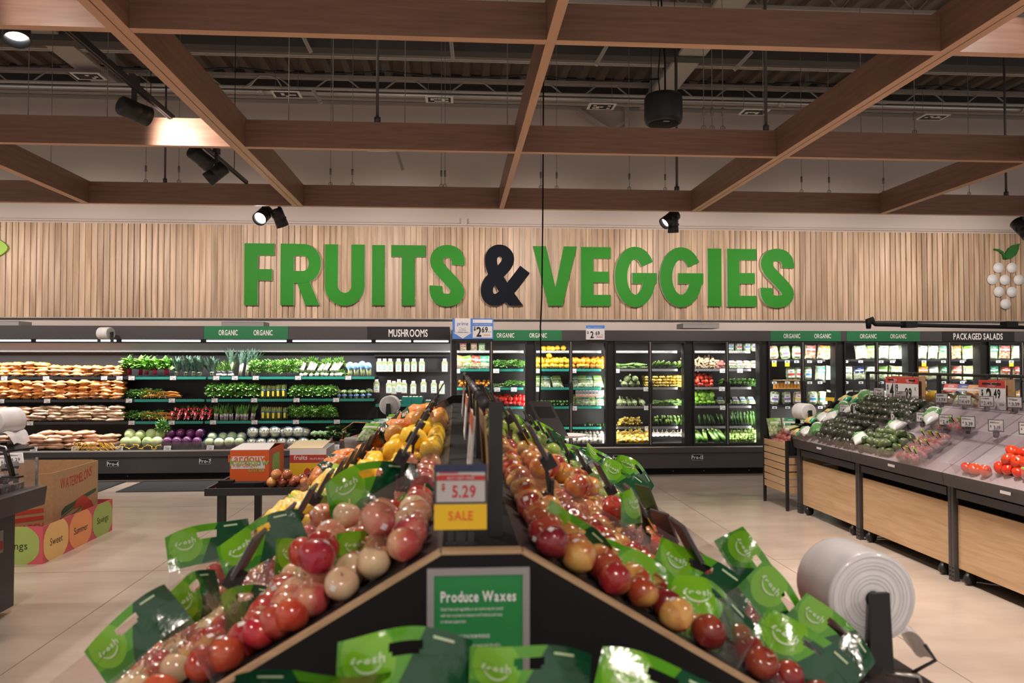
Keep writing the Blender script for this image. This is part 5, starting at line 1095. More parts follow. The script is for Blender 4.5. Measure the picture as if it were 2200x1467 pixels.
for i, (k_, px) in enumerate((('salad_bag_red',995),('salad_bag_orange',1018),('salad_bag_lime',1035))): KIND[k_]((X(px,11.8), 11.8, Z(754,11.66,1300)+.06), (0,0,0), ('red','orange','lime green')[i]+' printed bag lying on the lamp shelf of the red pepper case', None, .6)
gf('parsley_bunch', 1061, 1131, 1, 4, 'dark herb bunch on the upper shelf beside the deal card', 'herbs in the red pepper case', None, lift=.04, sc=1.05)
gf('orange_bell_pepper', 985, 1052, 2, 8, 'mini orange pepper in a heap behind the hanging sign rail', 'mini orange peppers', 'any', 2, 2, .035, .55, .03)
gf('zucchini', 1061, 1092, 2, 7, 'small green pepper pod heaped beside the bean bunches', 'small green pods', SD, 1, 2, .03, .5, .02, jr=.7)
gf('parsley_bunch', 1092, 1131, 2, 3, 'dark green leafy bunch on the second shelf of the red pepper case', 'leafy bunches in the red pepper case', None, lift=.03, sc=.8)
gf('red_bell_pepper', 1060, 1133, 3, 7, 'red bell pepper heaped behind the glass door', 'red bell peppers', 'any', 2, 2, .065, .95, .045)
gf('yellow_bell_pepper', 1152, 1222, 1, 7, 'yellow bell pepper heaped behind the glass door', 'yellow bell peppers', 'any', 2, 2, .07, 1.0, .045)
gf('yellow_bell_pepper', 1176, 1186, 1, 1, 'yellow bell pepper crowning the heap', 'top yellow pepper', 'any', 1, 1, lift=.2)
gf('orange_bell_pepper', 1228, 1303, 1, 7, 'orange bell pepper heaped behind the glass door', 'orange bell peppers', 'any', 2, 2, .07, 1.0, .045)
gf('yellow_bell_pepper', 1165, 1215, 1, 5, 'yellow pepper on the lamp shelf above the yellow heap', 'yellow peppers on the lamp shelf', 'any', lift=Z(754,11.66,1300)-g1+.04, sc=.9)
for i, px in enumerate((1158,1172,1196,1236,1250,1268,1284)): KIND[('salad_bag_lime','salad_bag_green')[i%2]]((X(px,11.75), 11.74+.02*(i%2), g2+.08), (rad(-40),0,Q.uniform(-.3,.3)), 'green printed produce bag slumped on the second shelf under the peppers', 'green bags on the second shelf', .95)
for i, px in enumerate((1240,1256,1272,1288)): KIND[('salad_bag_lime','salad_bag_green')[i%2]]((X(px,11.75), 11.75, g3+.08), (rad(-45),0,Q.uniform(-.3,.3)), 'green printed produce bag slumped on the third shelf under the peppers', 'green bags on the third shelf', .95)
for i in range(9):
    x = X(1240+i*7, 11.64); b = MB(); b.box(x-.02, x+.02, 11.635, 11.66, g2-.13, g2-.04); b.mi = 1; b.box(x-.017, x+.017, 11.634, 11.635, g2-.10, g2-.055); b.mi = 2; b.box(x-.017, x+.017, 11.6335, 11.634, g2-.128, g2-.112)
    solo('spice_packet', b, [K['paper'], K['inner'], K['orange']], 'small white packet hanging in the row under the green bags', 'packet', (x, 11.65, g2-.13), 'white packets row')
gf('cucumber', 1152, 1220, 3, 10, 'cucumber pointing out from the third shelf', 'cucumbers third shelf', EN, 1, 2, .045, .95, .03, jr=.1)
gf('cucumber', 1252, 1300, 4, 6, 'cucumber pointing out from the fourth shelf of the pepper case', 'cucumbers fourth shelf', EN, 1, 1, .045, .95, .03, jr=.1)
gf('garlic', 1152, 1304, 0, 17, 'white garlic bulb heaped on the case floor', 'garlic heap under the peppers', 'any', 3, 2, .045, 1.0, .03)
gf('zucchini', 1323, 1380, 1, 7, 'green zucchini lying on the upper shelf above the artichokes', 'zucchini above the artichokes', SD, 1, 2, .04, .95, .03, jr=.6)
gf('zucchini', 1402, 1470, 1, 9, 'green zucchini slanted on the upper shelf above the yellow squash', 'zucchini above the squash', (rad(60),rad(25),0), 1, 1, .04, 1.0, .07, jr=.3)
gf('artichoke', 1336, 1378, 2, 3, 'artichoke stacked on the second shelf', 'artichokes on the second shelf', 'any', 1, 2, .085, 1.1, .05, pyr=True)
gf('yellow_squash', 1382, 1470, 2, 12, 'yellow squash with its pale end facing out', 'yellow squash ends on the second shelf', EN, 1, 4, .04, 1.15, .03, jr=.12, jx=.15)
gf('artichoke', 1324, 1384, 3, 5, 'artichoke with its stem up on the third shelf', 'artichokes on the third shelf', (rad(150),0,0), 1, 1, sc=1.1, lift=.06, jr=.8)
gf('zucchini', 1402, 1470, 3, 9, 'dark zucchini heaped on the third shelf', 'dark zucchini on the third shelf', SD, 1, 2, .04, 1.0, .03, jr=.8)
gf('yellow_squash', 1322, 1380, 4, 7, 'yellow squash in the sloping heap on the fourth shelf', 'yellow squash on the fourth shelf', (rad(70),0,0), 1, 3, .04, 1.05, .03, jr=.3, pyr=True)
gf('zucchini', 1402, 1470, 4, 9, 'zucchini slanting on the fourth shelf beside the yellow squash', 'zucchini on the fourth shelf', (rad(60),rad(-25),0), 1, 2, .05, 1.0, .06, jr=.2)
gf('yellow_squash', 1322, 1392, 0, 8, 'yellow squash heaped on the case floor', 'yellow squash on the case floor', (rad(60),rad(35),0), 2, 3, .045, 1.15, .04, jr=.8)
gf('garlic', 1404, 1470, 0, 8, 'tan bulb with papery skin on the case floor', 'tan bulbs on the case floor', None, 1, 1, sc=1.25, lift=.13, jr=.6)
gf('ginger_root', 1470, 1540, 1, 9, 'knobbly ginger root heaped on the upper shelf', 'ginger heap', 'any', 2, 3, .045, 1.05, .03)
gf('red_onion', 1540, 1562, 1, 3, 'purple shallot heaped beside the ginger', 'purple shallots', 'any', 2, 2, .04, .8, .03)
for i, px in enumerate((1572,1588,1604,1620)): KIND[('salad_tub_red','salad_tub_purple','salad_tub_yellow','salad_tub_red')[i]]((X(px,11.76), 11.74, g1+.07), (rad(-50),0,0), ('first','second','third','fourth')[i]+' tilted vegetable tray counting from the ginger', None, .85)
for i, px in enumerate((1572,1590,1608,1624)): KIND[('salad_tub_blue','salad_tub_red','salad_tub_blue','salad_tub_purple')[i]]((X(px,11.76), 11.8, Z(754,11.66,1300)+.075), (0,0,0), ('first','second','third','fourth')[i]+' packed tub on the lamp shelf above the vegetable trays', None, .75)
gf('tomato', 1478, 1534, 2, 6, 'red tomato heaped behind the glass door', 'tomatoes in the glass case', 'any', 2, 3, .055, 1.1, .035)
gf('cucumber', 1545, 1632, 2, 11, 'cucumber laid slantwise on the second shelf by the tomatoes', 'cucumbers by the tomatoes', (rad(65),rad(30),0), 1, 2, .045, 1.0, .05, jr=.15)
gf('green_bell_pepper', 1482, 1536, 3, 6, 'green bell pepper heaped behind the glass door', 'green bell peppers', 'any', 2, 3, .062, 1.0, .045)
for i, px in enumerate((1546,1562,1578,1594,1612)): KIND['salad_tub_purple' if i == 2 else 'salad_tub_blue']((X(px,11.76), 11.74, g3+.075), (rad(-55),0,0), 'flat green vegetable tray by the green peppers', 'vegetable trays by the green peppers', .85)
gf('cucumber', 1500, 1556, 4, 6, 'cucumber leaning on the fourth shelf before the dark back', 'leaning cucumbers', (rad(25),rad(-25),0), sc=1.05, lift=.09, jr=.2)
gf('cucumber', 1570, 1632, 4, 9, 'cucumber leaning in the neat row on the fourth shelf', 'neat leaning cucumbers', (rad(30),rad(-25),0), 1, 2, .05, 1.05, .09, jr=.1)
gf('zucchini', 1492, 1556, 0, 6, 'large dark zucchini leaning on the case floor', 'large zucchini on the case floor', (rad(25),rad(-40),0), sc=1.5, lift=.09, jr=.3)
gf('brussels_sprout', 1568, 1632, 0, 11, 'small brussels sprout heaped on the case floor', 'brussels sprouts', 'any', 3, 4, .035, 1.1, .02)
zs = [Z(v, 11.6, 1300) for v in (772, 818, 872)]; tubs = ['salad_tub_red','salad_tub_yellow','salad_tub_blue','salad_tub_purple']; bags = ['salad_bag_white','salad_bag_green','salad_bag_lime','salad_bag_orange','salad_bag_navy','salad_bag_red']
rn_ = ['top','second','third']; cn = {'salad_tub_red':'red','salad_tub_yellow':'yellow','salad_tub_blue':'blue','salad_tub_purple':'purple','salad_bag_white':'white','salad_bag_green':'green','salad_bag_lime':'lime','salad_bag_orange':'orange','salad_bag_navy':'navy','salad_bag_red':'red'}
def row(pxs, lv, keys, what):
    for i, px in enumerate(pxs):
        k_ = keys[i % len(keys)]; w_ = cn[k_]
        KIND[k_]((X(px,11.68), 11.68+.01*(i%2), zs[lv]+(.105 if 'tub' in k_ else .112)), (0,Q.uniform(-.12,.12),Q.uniform(-.2,.2)), 'salad %s with %s label on the %s shelf of the %s' % ('tub' if 'tub' in k_ else 'bag', w_, rn_[lv], what), '%s %s %s %s' % (w_, k_[6:9], rn_[lv], what), 1.0)
W5 = 'case behind the onion bin'; W6 = 'second ORGANIC pair case'; W7 = 'PACKAGED SALADS case'; W8 = 'picture edge case'
row((1662,1688,1712,1742,1768,1788), 0, ['salad_tub_yellow','salad_tub_purple','salad_tub_red','salad_bag_red','salad_bag_orange','salad_bag_lime'], W5)
row((1644,1700,1716,1736,1762,1786), 1, ['salad_tub_blue','salad_tub_red','salad_tub_red','salad_tub_blue','salad_bag_green','salad_bag_white'], W5)
row((1664,1690,1714,1746,1766,1788), 2, ['salad_tub_purple','salad_tub_purple','salad_tub_yellow','salad_tub_blue','salad_tub_blue','salad_bag_white'], W5)
for i in range(8): 
    x = X(1664+i*7.2, 11.66); b = shift(pillow(.05,.14,.03,3+i), 0,0,0); b.v = [Vector((v.x+x, 11.66-v.z, v.y+Z(828,11.66))) for v in b.v]; b.mi = 0
    solo('snack_pouch', b, K['cO'], 'small orange pouch in the row hung below the second salad shelf', 'pouch', (x, 11.66, Z(836,11.66)), 'orange pouches row')
row((1850,1872,1898,1922,1944), 0, ['salad_bag_white','salad_bag_lime','salad_bag_white','salad_bag_white','salad_bag_white'], W6)
row((1820,1846,1870,1896,1920,1944), 1, ['salad_bag_white','salad_bag_navy','salad_bag_white','salad_bag_lime','salad_bag_lime','salad_bag_white'], W6)
row((1822,1848,1872,1898,1922,1944), 2, ['salad_bag_white','salad_bag_green','salad_bag_white'], W6)
row((1982,2006,2030,2056,2080,2104), 0, ['salad_bag_white','salad_bag_white','salad_bag_green','salad_bag_orange','salad_bag_lime','salad_bag_navy'], W7)
row((1982,2006,2030,2056,2080,2104), 1, ['salad_bag_orange','salad_bag_white','salad_bag_green','salad_bag_red','salad_bag_lime','salad_bag_navy'], W7)
row((1982,2006,2030,2056,2080,2104), 2, ['salad_bag_red','salad_bag_white','salad_bag_lime','salad_bag_navy','salad_bag_orange','salad_bag_red'], W7)
row((2134,2160,2186,2212), 0, ['salad_bag_green','salad_bag_red','salad_bag_white','salad_bag_red'], W8)
row((2134,2160,2186,2212), 1, ['salad_bag_green','salad_bag_red','salad_bag_red','salad_bag_white'], W8)
row((2134,2160,2186,2212), 2, ['salad_bag_orange','salad_bag_red','salad_bag_orange','salad_bag_white'], W8)
row((2230,2256,2300,2330), 0, ['salad_bag_lime','salad_bag_white'], 'last case')
row((2230,2256,2300,2330), 1, ['salad_bag_red','salad_bag_white'], 'last case')
# shelf price tags
SN = {1:'top', 2:'second', 3:'third', 0:'bottom'}
def st(px, lv, txt, what):
    Y = {1:y1, 2:y2, 3:y3, 0:yd-.05}[lv]-.025; z = {1:z1, 2:z2, 3:z3, 0:zd-.0}[lv]-.045+(.05 if lv == 0 else 0)
    plate('shelf_price_tag', (P(px,850,Y).x, Y, z), txt, .092, .064, 'shelf price tag reading %s on the %s shelf %s' % (txt, SN[lv], what), dark=lv != 0, tilt=-.12 if lv else -.35)
for a in ((8,1,'1.99','ending the baby carrots'),(98,1,'1.99','between the two carrot stacks'),(223,1,'2.79','under the low carrot stack'),(256,1,'2.49','where carrots meet chard'),(282,1,'2.79','under the chard'),(371,1,'2.49','under the kale'),(464,1,'2.49','under the spring onions'),(504,1,'4.99','under the leeks'),(549,1,'2.49','under the cilantro'),(640,1,'3.99','where celery begins'),(748,1,'3.79','under the broccolini'),
          (2,2,'2.99','at the cut off end'),(101,2,'2.29','under the baby carrots'),(277,2,'2.39','under the carrot bunches'),(369,2,'2.39','beside the empty space'),(461,2,'1.59','under the parsley by asparagus'),(546,2,'5.79','under the asparagus'),(637,2,'1.69','under the parsley by broccoli'),(722,2,'2.19','under the banded broccoli'),
          (65,3,'1.99','under the rainbow carrots'),(283,3,'2.39','under the carrot bunches'),(369,3,'1.59','under the radishes'),(458,3,'1.29','under the green onions'),(547,3,'5.79','under the asparagus'),(636,3,'1.49','under the cilantro'),(724,3,'2.79','under the empty tray'),
          (73,0,'4.79','under the carrot packs'),(162,0,'2.49','by the yellow cord'),(257,0,'2.99','under the green cabbages'),(360,0,'2.49','under the purple cabbages'),(452,0,'2.19','under the wrapped lettuce'),(534,0,'4.29','under the cauliflowers'),(667,0,'2.79','under the broccoli crowns'),(722,0,'2.49','under the beets')): st(*a)
for px, z, txt, what in ((982,g1,'3.99','upper shelf by the mixed bags'),(1066,g1,'3.99','upper shelf under the herbs'),(1068,g2,'2.99','second shelf under the small green pods'),(1104,g2,'1.79','second shelf under the dark leafy bunch'),(1153,g1,'1.89','upper shelf under the yellow peppers'),(1232,g1,'1.99','upper shelf under the orange peppers'),(1152,g2,'2.99','second shelf under the green bags'),(1233,g3,'1.29','third shelf by the door meeting'),(1325,g1,'1.39','upper shelf under the zucchini'),(1389,g2,'2.49','second shelf beside the artichokes'),(1390,g3,'2.79','third shelf beside the artichokes'),(1470,g1,'4.99','upper shelf under the ginger'),(1470,g2,'2.49','second shelf under the tomatoes'),(1553,g1,'4.99','upper shelf under the shallots'),(1590,g1,'6.29','upper shelf under the vegetable trays'),(1551,g2,'1.69','second shelf between tomatoes and cucumbers'),(1471,g3,'1.99','third shelf under the green peppers'),(1553,g3,'3.49','third shelf beside the green peppers'),(1391,g4,'1.99','fourth shelf between squash and zucchini'),(1471,g4,'1.99','fourth shelf after the zucchini')):
    plate('case_price_tag', (P(px,850,11.6).x, 11.595, z-.055), txt, .085, .062, 'white price tag reading %s behind glass, %s' % (txt, what), dark=False, col='paper')
for i, (px, lv) in enumerate([(p_, l_) for l_ in (0,1,2) for p_ in (1664,1692,1712,1740,1762,1790,1818,1850,1894,1918,1946,1986,2028,2068,2096,2146,2174)]):
    x = P(px,850,11.58).x; z = zs[lv]-.05; b = MB(); b.box(x-.035, x+.035, 11.578, 11.582, z, z+.035); b.mi = 1; b.box(x-.02, x+.015, 11.5775, 11.578, z+.008, z+.022); b.mi = 2
    if px in (1664,1692,1986,2174) and lv == 0 or px in (1986,2174) and lv == 1: b.box(x-.035, x+.035, 11.579, 11.5815, z-.055, z-.001)
    solo('rail_price_ticket', b, [K['paper'], K['ink'], K['yellow']], 'little white ticket on the %s salad shelf edge' % rn_[lv], 'price ticket', (x, 11.58, z), 'tickets on the %s salad shelf' % rn_[lv])
# ================================================================= the two-sided sloped produce display
CX, HF, AZ, SL, Y0, Y1 = .042, .065, 1.308, math.atan(.589), 1.30, 6.12
CA, SA = math.cos(SL), math.sin(SL); WH = .80; DM = (WH-HF)/CA; EZ = AZ-DM*SA
def S(s, d, y, h=0): return Vector((CX+s*(HF+d*CA+h*SA), y, AZ-d*SA+h*CA))
K['cardoor'] = mat('card_orange', (.78,.16,.04), .5)
disp = thing('sloped_produce_display', 'long black two-sided sloped fruit display with plywood edges in the middle of the aisle', 'produce display', (CX, (Y0+Y1)/2, 0))
for nm_, ya, yb2, up in (('end_panel', Y0, Y0+.022, 0), ('end_panel', Y1-.02, Y1, .05)):
    b = MB(); o_ = [(CX-WH,ya,.06),(CX-WH,ya,EZ+up),(CX-HF,ya,AZ+up),(CX+HF,ya,AZ+up),(CX+WH,ya,EZ+up),(CX+WH,ya,.06)]
    b.prism(o_, (0,0,0), (0,yb2-ya,0)); p_ = b.build(nm_, K['matte'], disp, True)
    b = MB()
    for i in range(1, 4):
        a, c = Vector(o_[i]), Vector(o_[i+1]); n = Vector((-(c.z-a.z), 0, c.x-a.x)).normalized()*.007
        b.prism([a, c, c+n, a+n], (0,-.001,0), (0,yb2-ya+.001,0))
    b.v = [v-disp.location for v in b.v]; b.build('edge_strip', K['ply'] if ya < 2 else K['matte'], p_)
for s in (-1, 1):
    b = MB(); b.prism([S(s,0,Y0+.022,-.02), S(s,DM,Y0+.022,-.02), S(s,DM,Y0+.022,0), S(s,0,Y0+.022,0)], (0,0,0), (0,Y1-Y0-.042,0)); b.build('sloped_shelf', K['black'], disp, True)
    b = MB(); b.prism([S(s,DM+.004,Y0+.022,-.06), S(s,DM+.03,Y0+.022,-.06), S(s,DM+.03,Y0+.022,.03), S(s,DM+.004,Y0+.022,.03)], (0,0,0), (0,Y1-Y0-.042,0)); b.build('front_lip', K['char'], disp, True)
    b = MB(); b.prism([S(s,DM-.002,Y0+.03,.002), S(s,DM-.002,Y0+.03,.115), S(s,DM-.006,Y0+.03,.115), S(s,DM-.006,Y0+.03,.002)], (0,0,0), (0,Y1-Y0-.06,0)); b.build('front_guard', K['acryl2'], disp, True)
    b = MB(); b.prism([S(s,.42,Y0+.03,.002), S(s,.42,Y0+.03,.075), S(s,.424,Y0+.03,.075), S(s,.424,Y0+.03,.002)], (0,0,0), (0,Y1-Y0-.06,0)); b.build('middle_guard', K['acryl2'], disp, True)
    for k in range(1, 8):
        y = Y0+.6*k+.03
        for d0, d1 in ((.01,.415),(.43,DM-.01)):
            b = MB(); b.prism([S(s,d0,y,.002), S(s,d0,y,.085), S(s,d1,y,.085), S(s,d1,y,.002)], (0,0,0), (0,.004,0)); b.build('bin_divider', K['acryl2'], disp, True)
b = MB(); b.box(CX-HF, CX+HF, Y0+.022, Y1-.02, AZ-.02, AZ); b.build('ridge_board', K['matte'], disp, True)
b = MB(); b.box(CX-.70, CX+.70, Y0+.06, Y1-.06, .08, EZ-.05); b.build('base_cabinet', K['char'], disp, True)
b = MB(); b.box(CX-.66, CX+.66, Y0+.10, Y1-.10, 0, .08); b.build('kick_panel', K['matte'], disp, True)
BZ = P(1040, 866, 1.46).z; BXX = P(1041, 866, 1.46).x
b = MB(); b.tube([(BXX, 1.47, BZ), (BXX, 5.0, BZ)], .0115, 12); b.mi = 1
for k in range(14): b.cyl((BXX, 1.55+k*.25, BZ), (BXX, 1.562+k*.25, BZ), .0128, n=12)
b.build('sign_rail', [K['gunmetal'], K['matte']], disp, True)
pq = P(1064.5, 864, 1.45)
for y in (1.45, 2.60, 3.75, 4.95): b = MB(); b.box(pq.x-.0125+(0 if y < 2 else .006), pq.x+.0125+(0 if y < 2 else .006), y-.02, y+.02, AZ, pq.z); b.build('sign_post', K['black'], disp, True)
# signs hung from the rail, seen nearly edge-on
for i, (ya, yb2) in enumerate(((1.72,2.10),(2.72,3.06),(3.86,4.2))):
    t = thing('hanging_price_sign', ('front','middle','rear')[i]+'most'*0+' white hanging sign with orange top on the rail over the fruit', 'hanging sign', (BXX, (ya+yb2)/2, BZ)); z1_, z0_ = BZ-.045, BZ-.19
    b = MB(); b.prism([(BXX-.014,ya,z1_),(BXX-.010,ya,z1_),(BXX-.020,ya,z0_),(BXX-.024,ya,z0_)], (0,0,0), (0,yb2-ya,0)); b.build('sign_card', K['paper'], t, True)
    b = MB(); zz = z1_-.036; xx = BXX-.0153-.0032; b.prism([(BXX-.0148,ya,z1_),(BXX-.0142,ya,z1_),(xx+.0015,ya,zz),(xx+.0009,ya,zz)], (0,-.0005,0), (0,yb2-ya+.0005,0)); b.build('orange_band', K['cardoor'], t, True)
    b = MB(); b.frame((BXX-.0215,(ya+yb2)/2,z0_+.03), (0,-1,0), (-.075,0,1)); b.text('2.99', .09, 0, 0, 'c', .8, .02, .0012); b.build('lettering', K['ink'], t, True)
    b = MB(); b.prism([(BXX+.008,ya,z1_),(BXX+.012,ya,z1_),(BXX+.020,ya,z0_+.01),(BXX+.016,ya,z0_+.01)], (0,0,0), (0,yb2-ya,0)); b.build('backing_board', K['kraft'], t, True)
    for y in (ya+.06, yb2-.06): b = MB(); b.tube([(BXX-.012,y,z1_-.004),(BXX-.014,y,BZ),(BXX,y,BZ+.0145),(BXX+.014,y,BZ),(BXX+.010,y,z1_-.004)], .002, 5); b.build('hook', K['matte'], t, True)
# fruit on the slopes
Q = random.Random(5)
def heap(s, ya, yb2, d0, d1, keys, label, group, pd=.074, py_=.074, layers=1, skip=0, h=.036, sc=1.0, ups=None):
    l2 = 0
    for l in range(layers):
        ny = int((yb2-ya)/py_)-l; nd = int((d1-d0)/pd)-l
        for j in range(nd):
            for i in range(ny):
                if Q.random() < skip or (l and Q.random() < .82): continue
                y = ya+py_*(i+.5+.5*((j+l)%2)*.8+.3*l)+Q.uniform(-.01,.01); d = d0+pd*(j+.5+.5*l)+Q.uniform(-.008,.008)
                if y > yb2+.01: continue
                k = Q.choice(keys); kk = label[k] if isinstance(label, dict) else label
                KIND[k](S(s, d, y, h+l*.056), (Q.uniform(-.9,.9), Q.uniform(-.9,.9), Q.uniform(0,6.28)), kk, (k.replace('_',' ')+' '+group), sc*Q.uniform(.93,1.06))
def nearlab(w): return lambda k: k
def hp(s, ya, yb2, d0, d1, keys, where, **kw):
    if 'pd' not in kw: kw['pd'] = kw['py_'] = .064; kw['sc'] = kw.get('sc', 1)*.86; kw['h'] = .030
    heap(s, ya, yb2, d0, d1, keys, {k: k.replace('_',' ')+' '+where for k in keys}, where, **kw)
hp(-1, 1.345, 1.43, .24, .84, ['bright_red_apple'], 'in the strip against the black end panel', pd=.064, py_=.063, layers=1, sc=.86, h=.03)
hp(-1, 1.36, 1.92, .02, .41, ['pink_apple','pale_apple','pink_apple','red_apple'], 'loose beside the SALE tag', layers=2)
hp(-1, 1.95, 2.50, .02, .41, ['pink_apple','pink_apple','red_apple'], 'under the big green topped bag', layers=2)
hp(-1, 1.47, 1.92, .45, .83, ['pale_apple','red_apple','two_tone_apple'], 'on the low row touching the red strip', layers=1)
hp(-1, 1.95, 2.55, .45, .83, ['red_apple','yellow_apple','two_tone_apple'], 'on the low row before the lemons', layers=1)
hp(-1, 2.72, 3.70, .02, .41, ['lemon'], 'heaped high before the oranges', pd=.066, py_=.066, layers=2, h=.03, sc=1.12)
hp(-1, 2.62, 3.62, .45, .83, ['lemon'], 'heaped low along the front guard', pd=.062, py_=.062, layers=2, h=.03, sc=1.15)
hp(-1, 3.75, 4.90, .02, .41, ['orange','orange','grapefruit'], 'in the upper citrus bins', pd=.083, py_=.083, layers=2, h=.04)
hp(-1, 3.70, 4.92, .45, .83, ['orange'], 'in the lower citrus bins', pd=.077, py_=.077, layers=2, h=.038)
hp(-1, 4.98, 6.0, .20, .41, ['peach'], 'in the far upper bins', layers=1)
hp(-1, 4.98, 6.0, .45, .83, ['nectarine','peach'], 'in the far lower bins', layers=1)
hp(1, 1.345, 2.0, .02, .43, ['dark_red_apple','two_tone_apple'], 'beside the black sign post', layers=1)
hp(1, 1.345, 2.05, .445, .83, ['dark_red_apple'], 'under the bags above the plywood edge', layers=1)
hp(1, 2.05, 2.95, .02, .41, ['two_tone_apple','yellow_apple','two_tone_apple','red_apple'], 'in the big two tone heap', layers=2, sc=1.05)
hp(1, 2.10, 3.1, .45, .83, ['red_apple','two_tone_apple','dark_red_apple'], 'in the low bins by the aisle', layers=1)
hp(1, 2.98, 3.32, .02, .41, ['dark_red_apple'], 'just before the green apples', layers=1)
hp(1, 3.35, 4.45, .02, .41, ['green_apple'], 'in neat upper rows', layers=2, pd=.074, py_=.07)
hp(1, 3.15, 4.0, .45, .83, ['green_apple'], 'in the lower bins by the aisle', layers=1)
hp(1, 4.5, 5.2, .02, .41, ['red_apple'], 'in the far upper bin', layers=1, skip=.1)
hp(1, 4.1, 6.0, .45, .83, ['green_apple','lime'], 'under the far green bags', layers=1, skip=.2)
hp(1, 5.2, 6.0, .02, .41, ['lime'], 'in the far end bins', pd=.06, py_=.06, h=.03)
# bags with printed header
def bag(px, py, Y, roll, yaw, pitch, var, keys, lab, sc=.85, n=7):
    p = P(px, py, Y); o = KIND['bag%d' % var](p, (rad(pitch), rad(roll), rad(yaw)), lab, None, sc)
    m = Matrix.Translation(p) @ Euler((rad(pitch), rad(roll), rad(yaw))).to_matrix().to_4x4()
    spots = [(-.06,.0,-.155),(.012,.004,-.16),(.072,-.002,-.15),(-.03,.003,-.09),(.045,-.004,-.088),(-.085,.002,-.095),(.0,.02,-.04)][:n]
    for i, q in enumerate(spots):
        v = m @ (Vector(q)*sc); KIND[keys[i % len(keys)]](v, (Q.uniform(0,6),Q.uniform(0,6),Q.uniform(0,6)), keys[i % len(keys)].replace('_',' ')+' inside the '+lab.split(' produce bag ')[-1].join(('bag ','')) if False else keys[i % len(keys)].replace('_',' ')+' in the bag '+lab.split('produce bag ')[-1], 'apples in bag '+lab[:60], sc*.95)
    return o
RA = ['red_apple','two_tone_apple','pale_apple']; PK = ['pink_apple','red_apple']; DK = ['dark_red_apple','two_tone_apple','dark_red_apple']; GA = ['green_apple']
bag(455, 1205, 2.02, -13, 10, -18, 0, RA, 'green topped produce bag overhanging the aisle, highest by the concrete floor')
bag(578, 1203, 1.88, -24, 5, -15, 1, RA, 'green topped produce bag touching the highest overhanging one')
bag(318, 1400, 1.58, -36, 15, -20, 2, RA, 'green topped produce bag lowest on the slope by the concrete floor', .80)
bag(425, 1330, 1.72, -6, 68, -12, 3, RA, 'produce bag turned edge on with dark header in the low row', .8)
bag(548, 1350, 1.60, 12, 60, -15, 1, RA, 'produce bag with folded dark header behind the slanting tag', .72)
bag(655, 1245, 1.86, 20, 48, -12, 0, RA, 'produce bag with bright green folded header beside the middle guard', .75)
bag(788, 1215, 1.55, 10, 55, -8, 2, PK, 'produce bag with twisted header in the upper apple bin', .62)
bag(812, 1092, 1.98, -12, 6, -22, 3, PK, 'big green topped produce bag lying before the lemons', .98)
bag(902, 1118, 1.85, -30, 30, -30, 1, PK, 'produce bag crumpled beside the yellow SALE card', .62)
bag(1210, 1190, 1.56, 28, -38, -10, 2, DK, 'produce bag with upright header next to the black sign post', .72)
bag(1395, 1325, 1.50, 33, -8, -25, 0, DK, 'produce bag showing its light green print over the plywood edge', .90)
bag(1490, 1285, 1.62, 30, -5, -28, 1, DK, 'produce bag with wide header lying highest over the apples', .92)
bag(1530, 1375, 1.46, 28, 10, -35, 3, DK, 'produce bag with large dark header flat on the slope', .90)
bag(1580, 1235, 1.78, 62, -20, -15, 2, DK, 'produce bag whose header stands like a leaf', .72)
bag(1650, 1345, 1.62, 52, -12, -18, 0, DK, 'produce bag with drooping dark header above the roll bracket', .85)
bag(1755, 1400, 1.60, 45, -25, -20, 1, DK, 'produce bag tucked under the big plastic roll', .78)
bag(1360, 1130, 2.05, 15, 65, -10, 3, ['dark_red_apple','red_apple'], 'produce bag with header standing up among the two tone apples', .80)
bag(1330, 1050, 3.55, 30, -5, -20, 0, GA, 'produce bag with readable print on the green apple bin', .98)
bag(1290, 1000, 4.3, 35, 10, -35, 1, GA, 'produce bag leaning in the middle of the far green bags', 1.0)
bag(1225, 990, 4.9, 20, -10, -40, 2, GA, 'produce bag at the top of the far green bags', 1.0)
bag(1350, 1040, 4.0, 40, 0, -25, 3, GA, 'produce bag on the aisle edge of the far green bags', 1.05)
bag(1175, 942, 5.4, 25, 0, -40, 0, GA, 'produce bag next to the far end of the display', 1.05)
bag(1120, 925, 5.6, 20, 20, -40, 3, ['red_apple'], 'produce bag high at the far ridge', 1.0)
bag(1165, 960, 4.6, 10, 0, -60, 1, ['red_apple','nectarine'], 'produce bag of red fruit lying before the scale pan', 1.05)
bag(1705, 1452, 1.42, 38, -10, -25, 2, DK, 'produce bag lowest over the plywood edge beside the end table', .8)
bag(1560, 1445, 1.40, 22, 25, -40, 0, DK, 'produce bag lying with crumpled film against the end panel', .75)
bag(1300, 1240, 1.62, 18, -30, -30, 3, ['two_tone_apple','red_apple'], 'produce bag with tall narrow header beside the clip arm', .62)
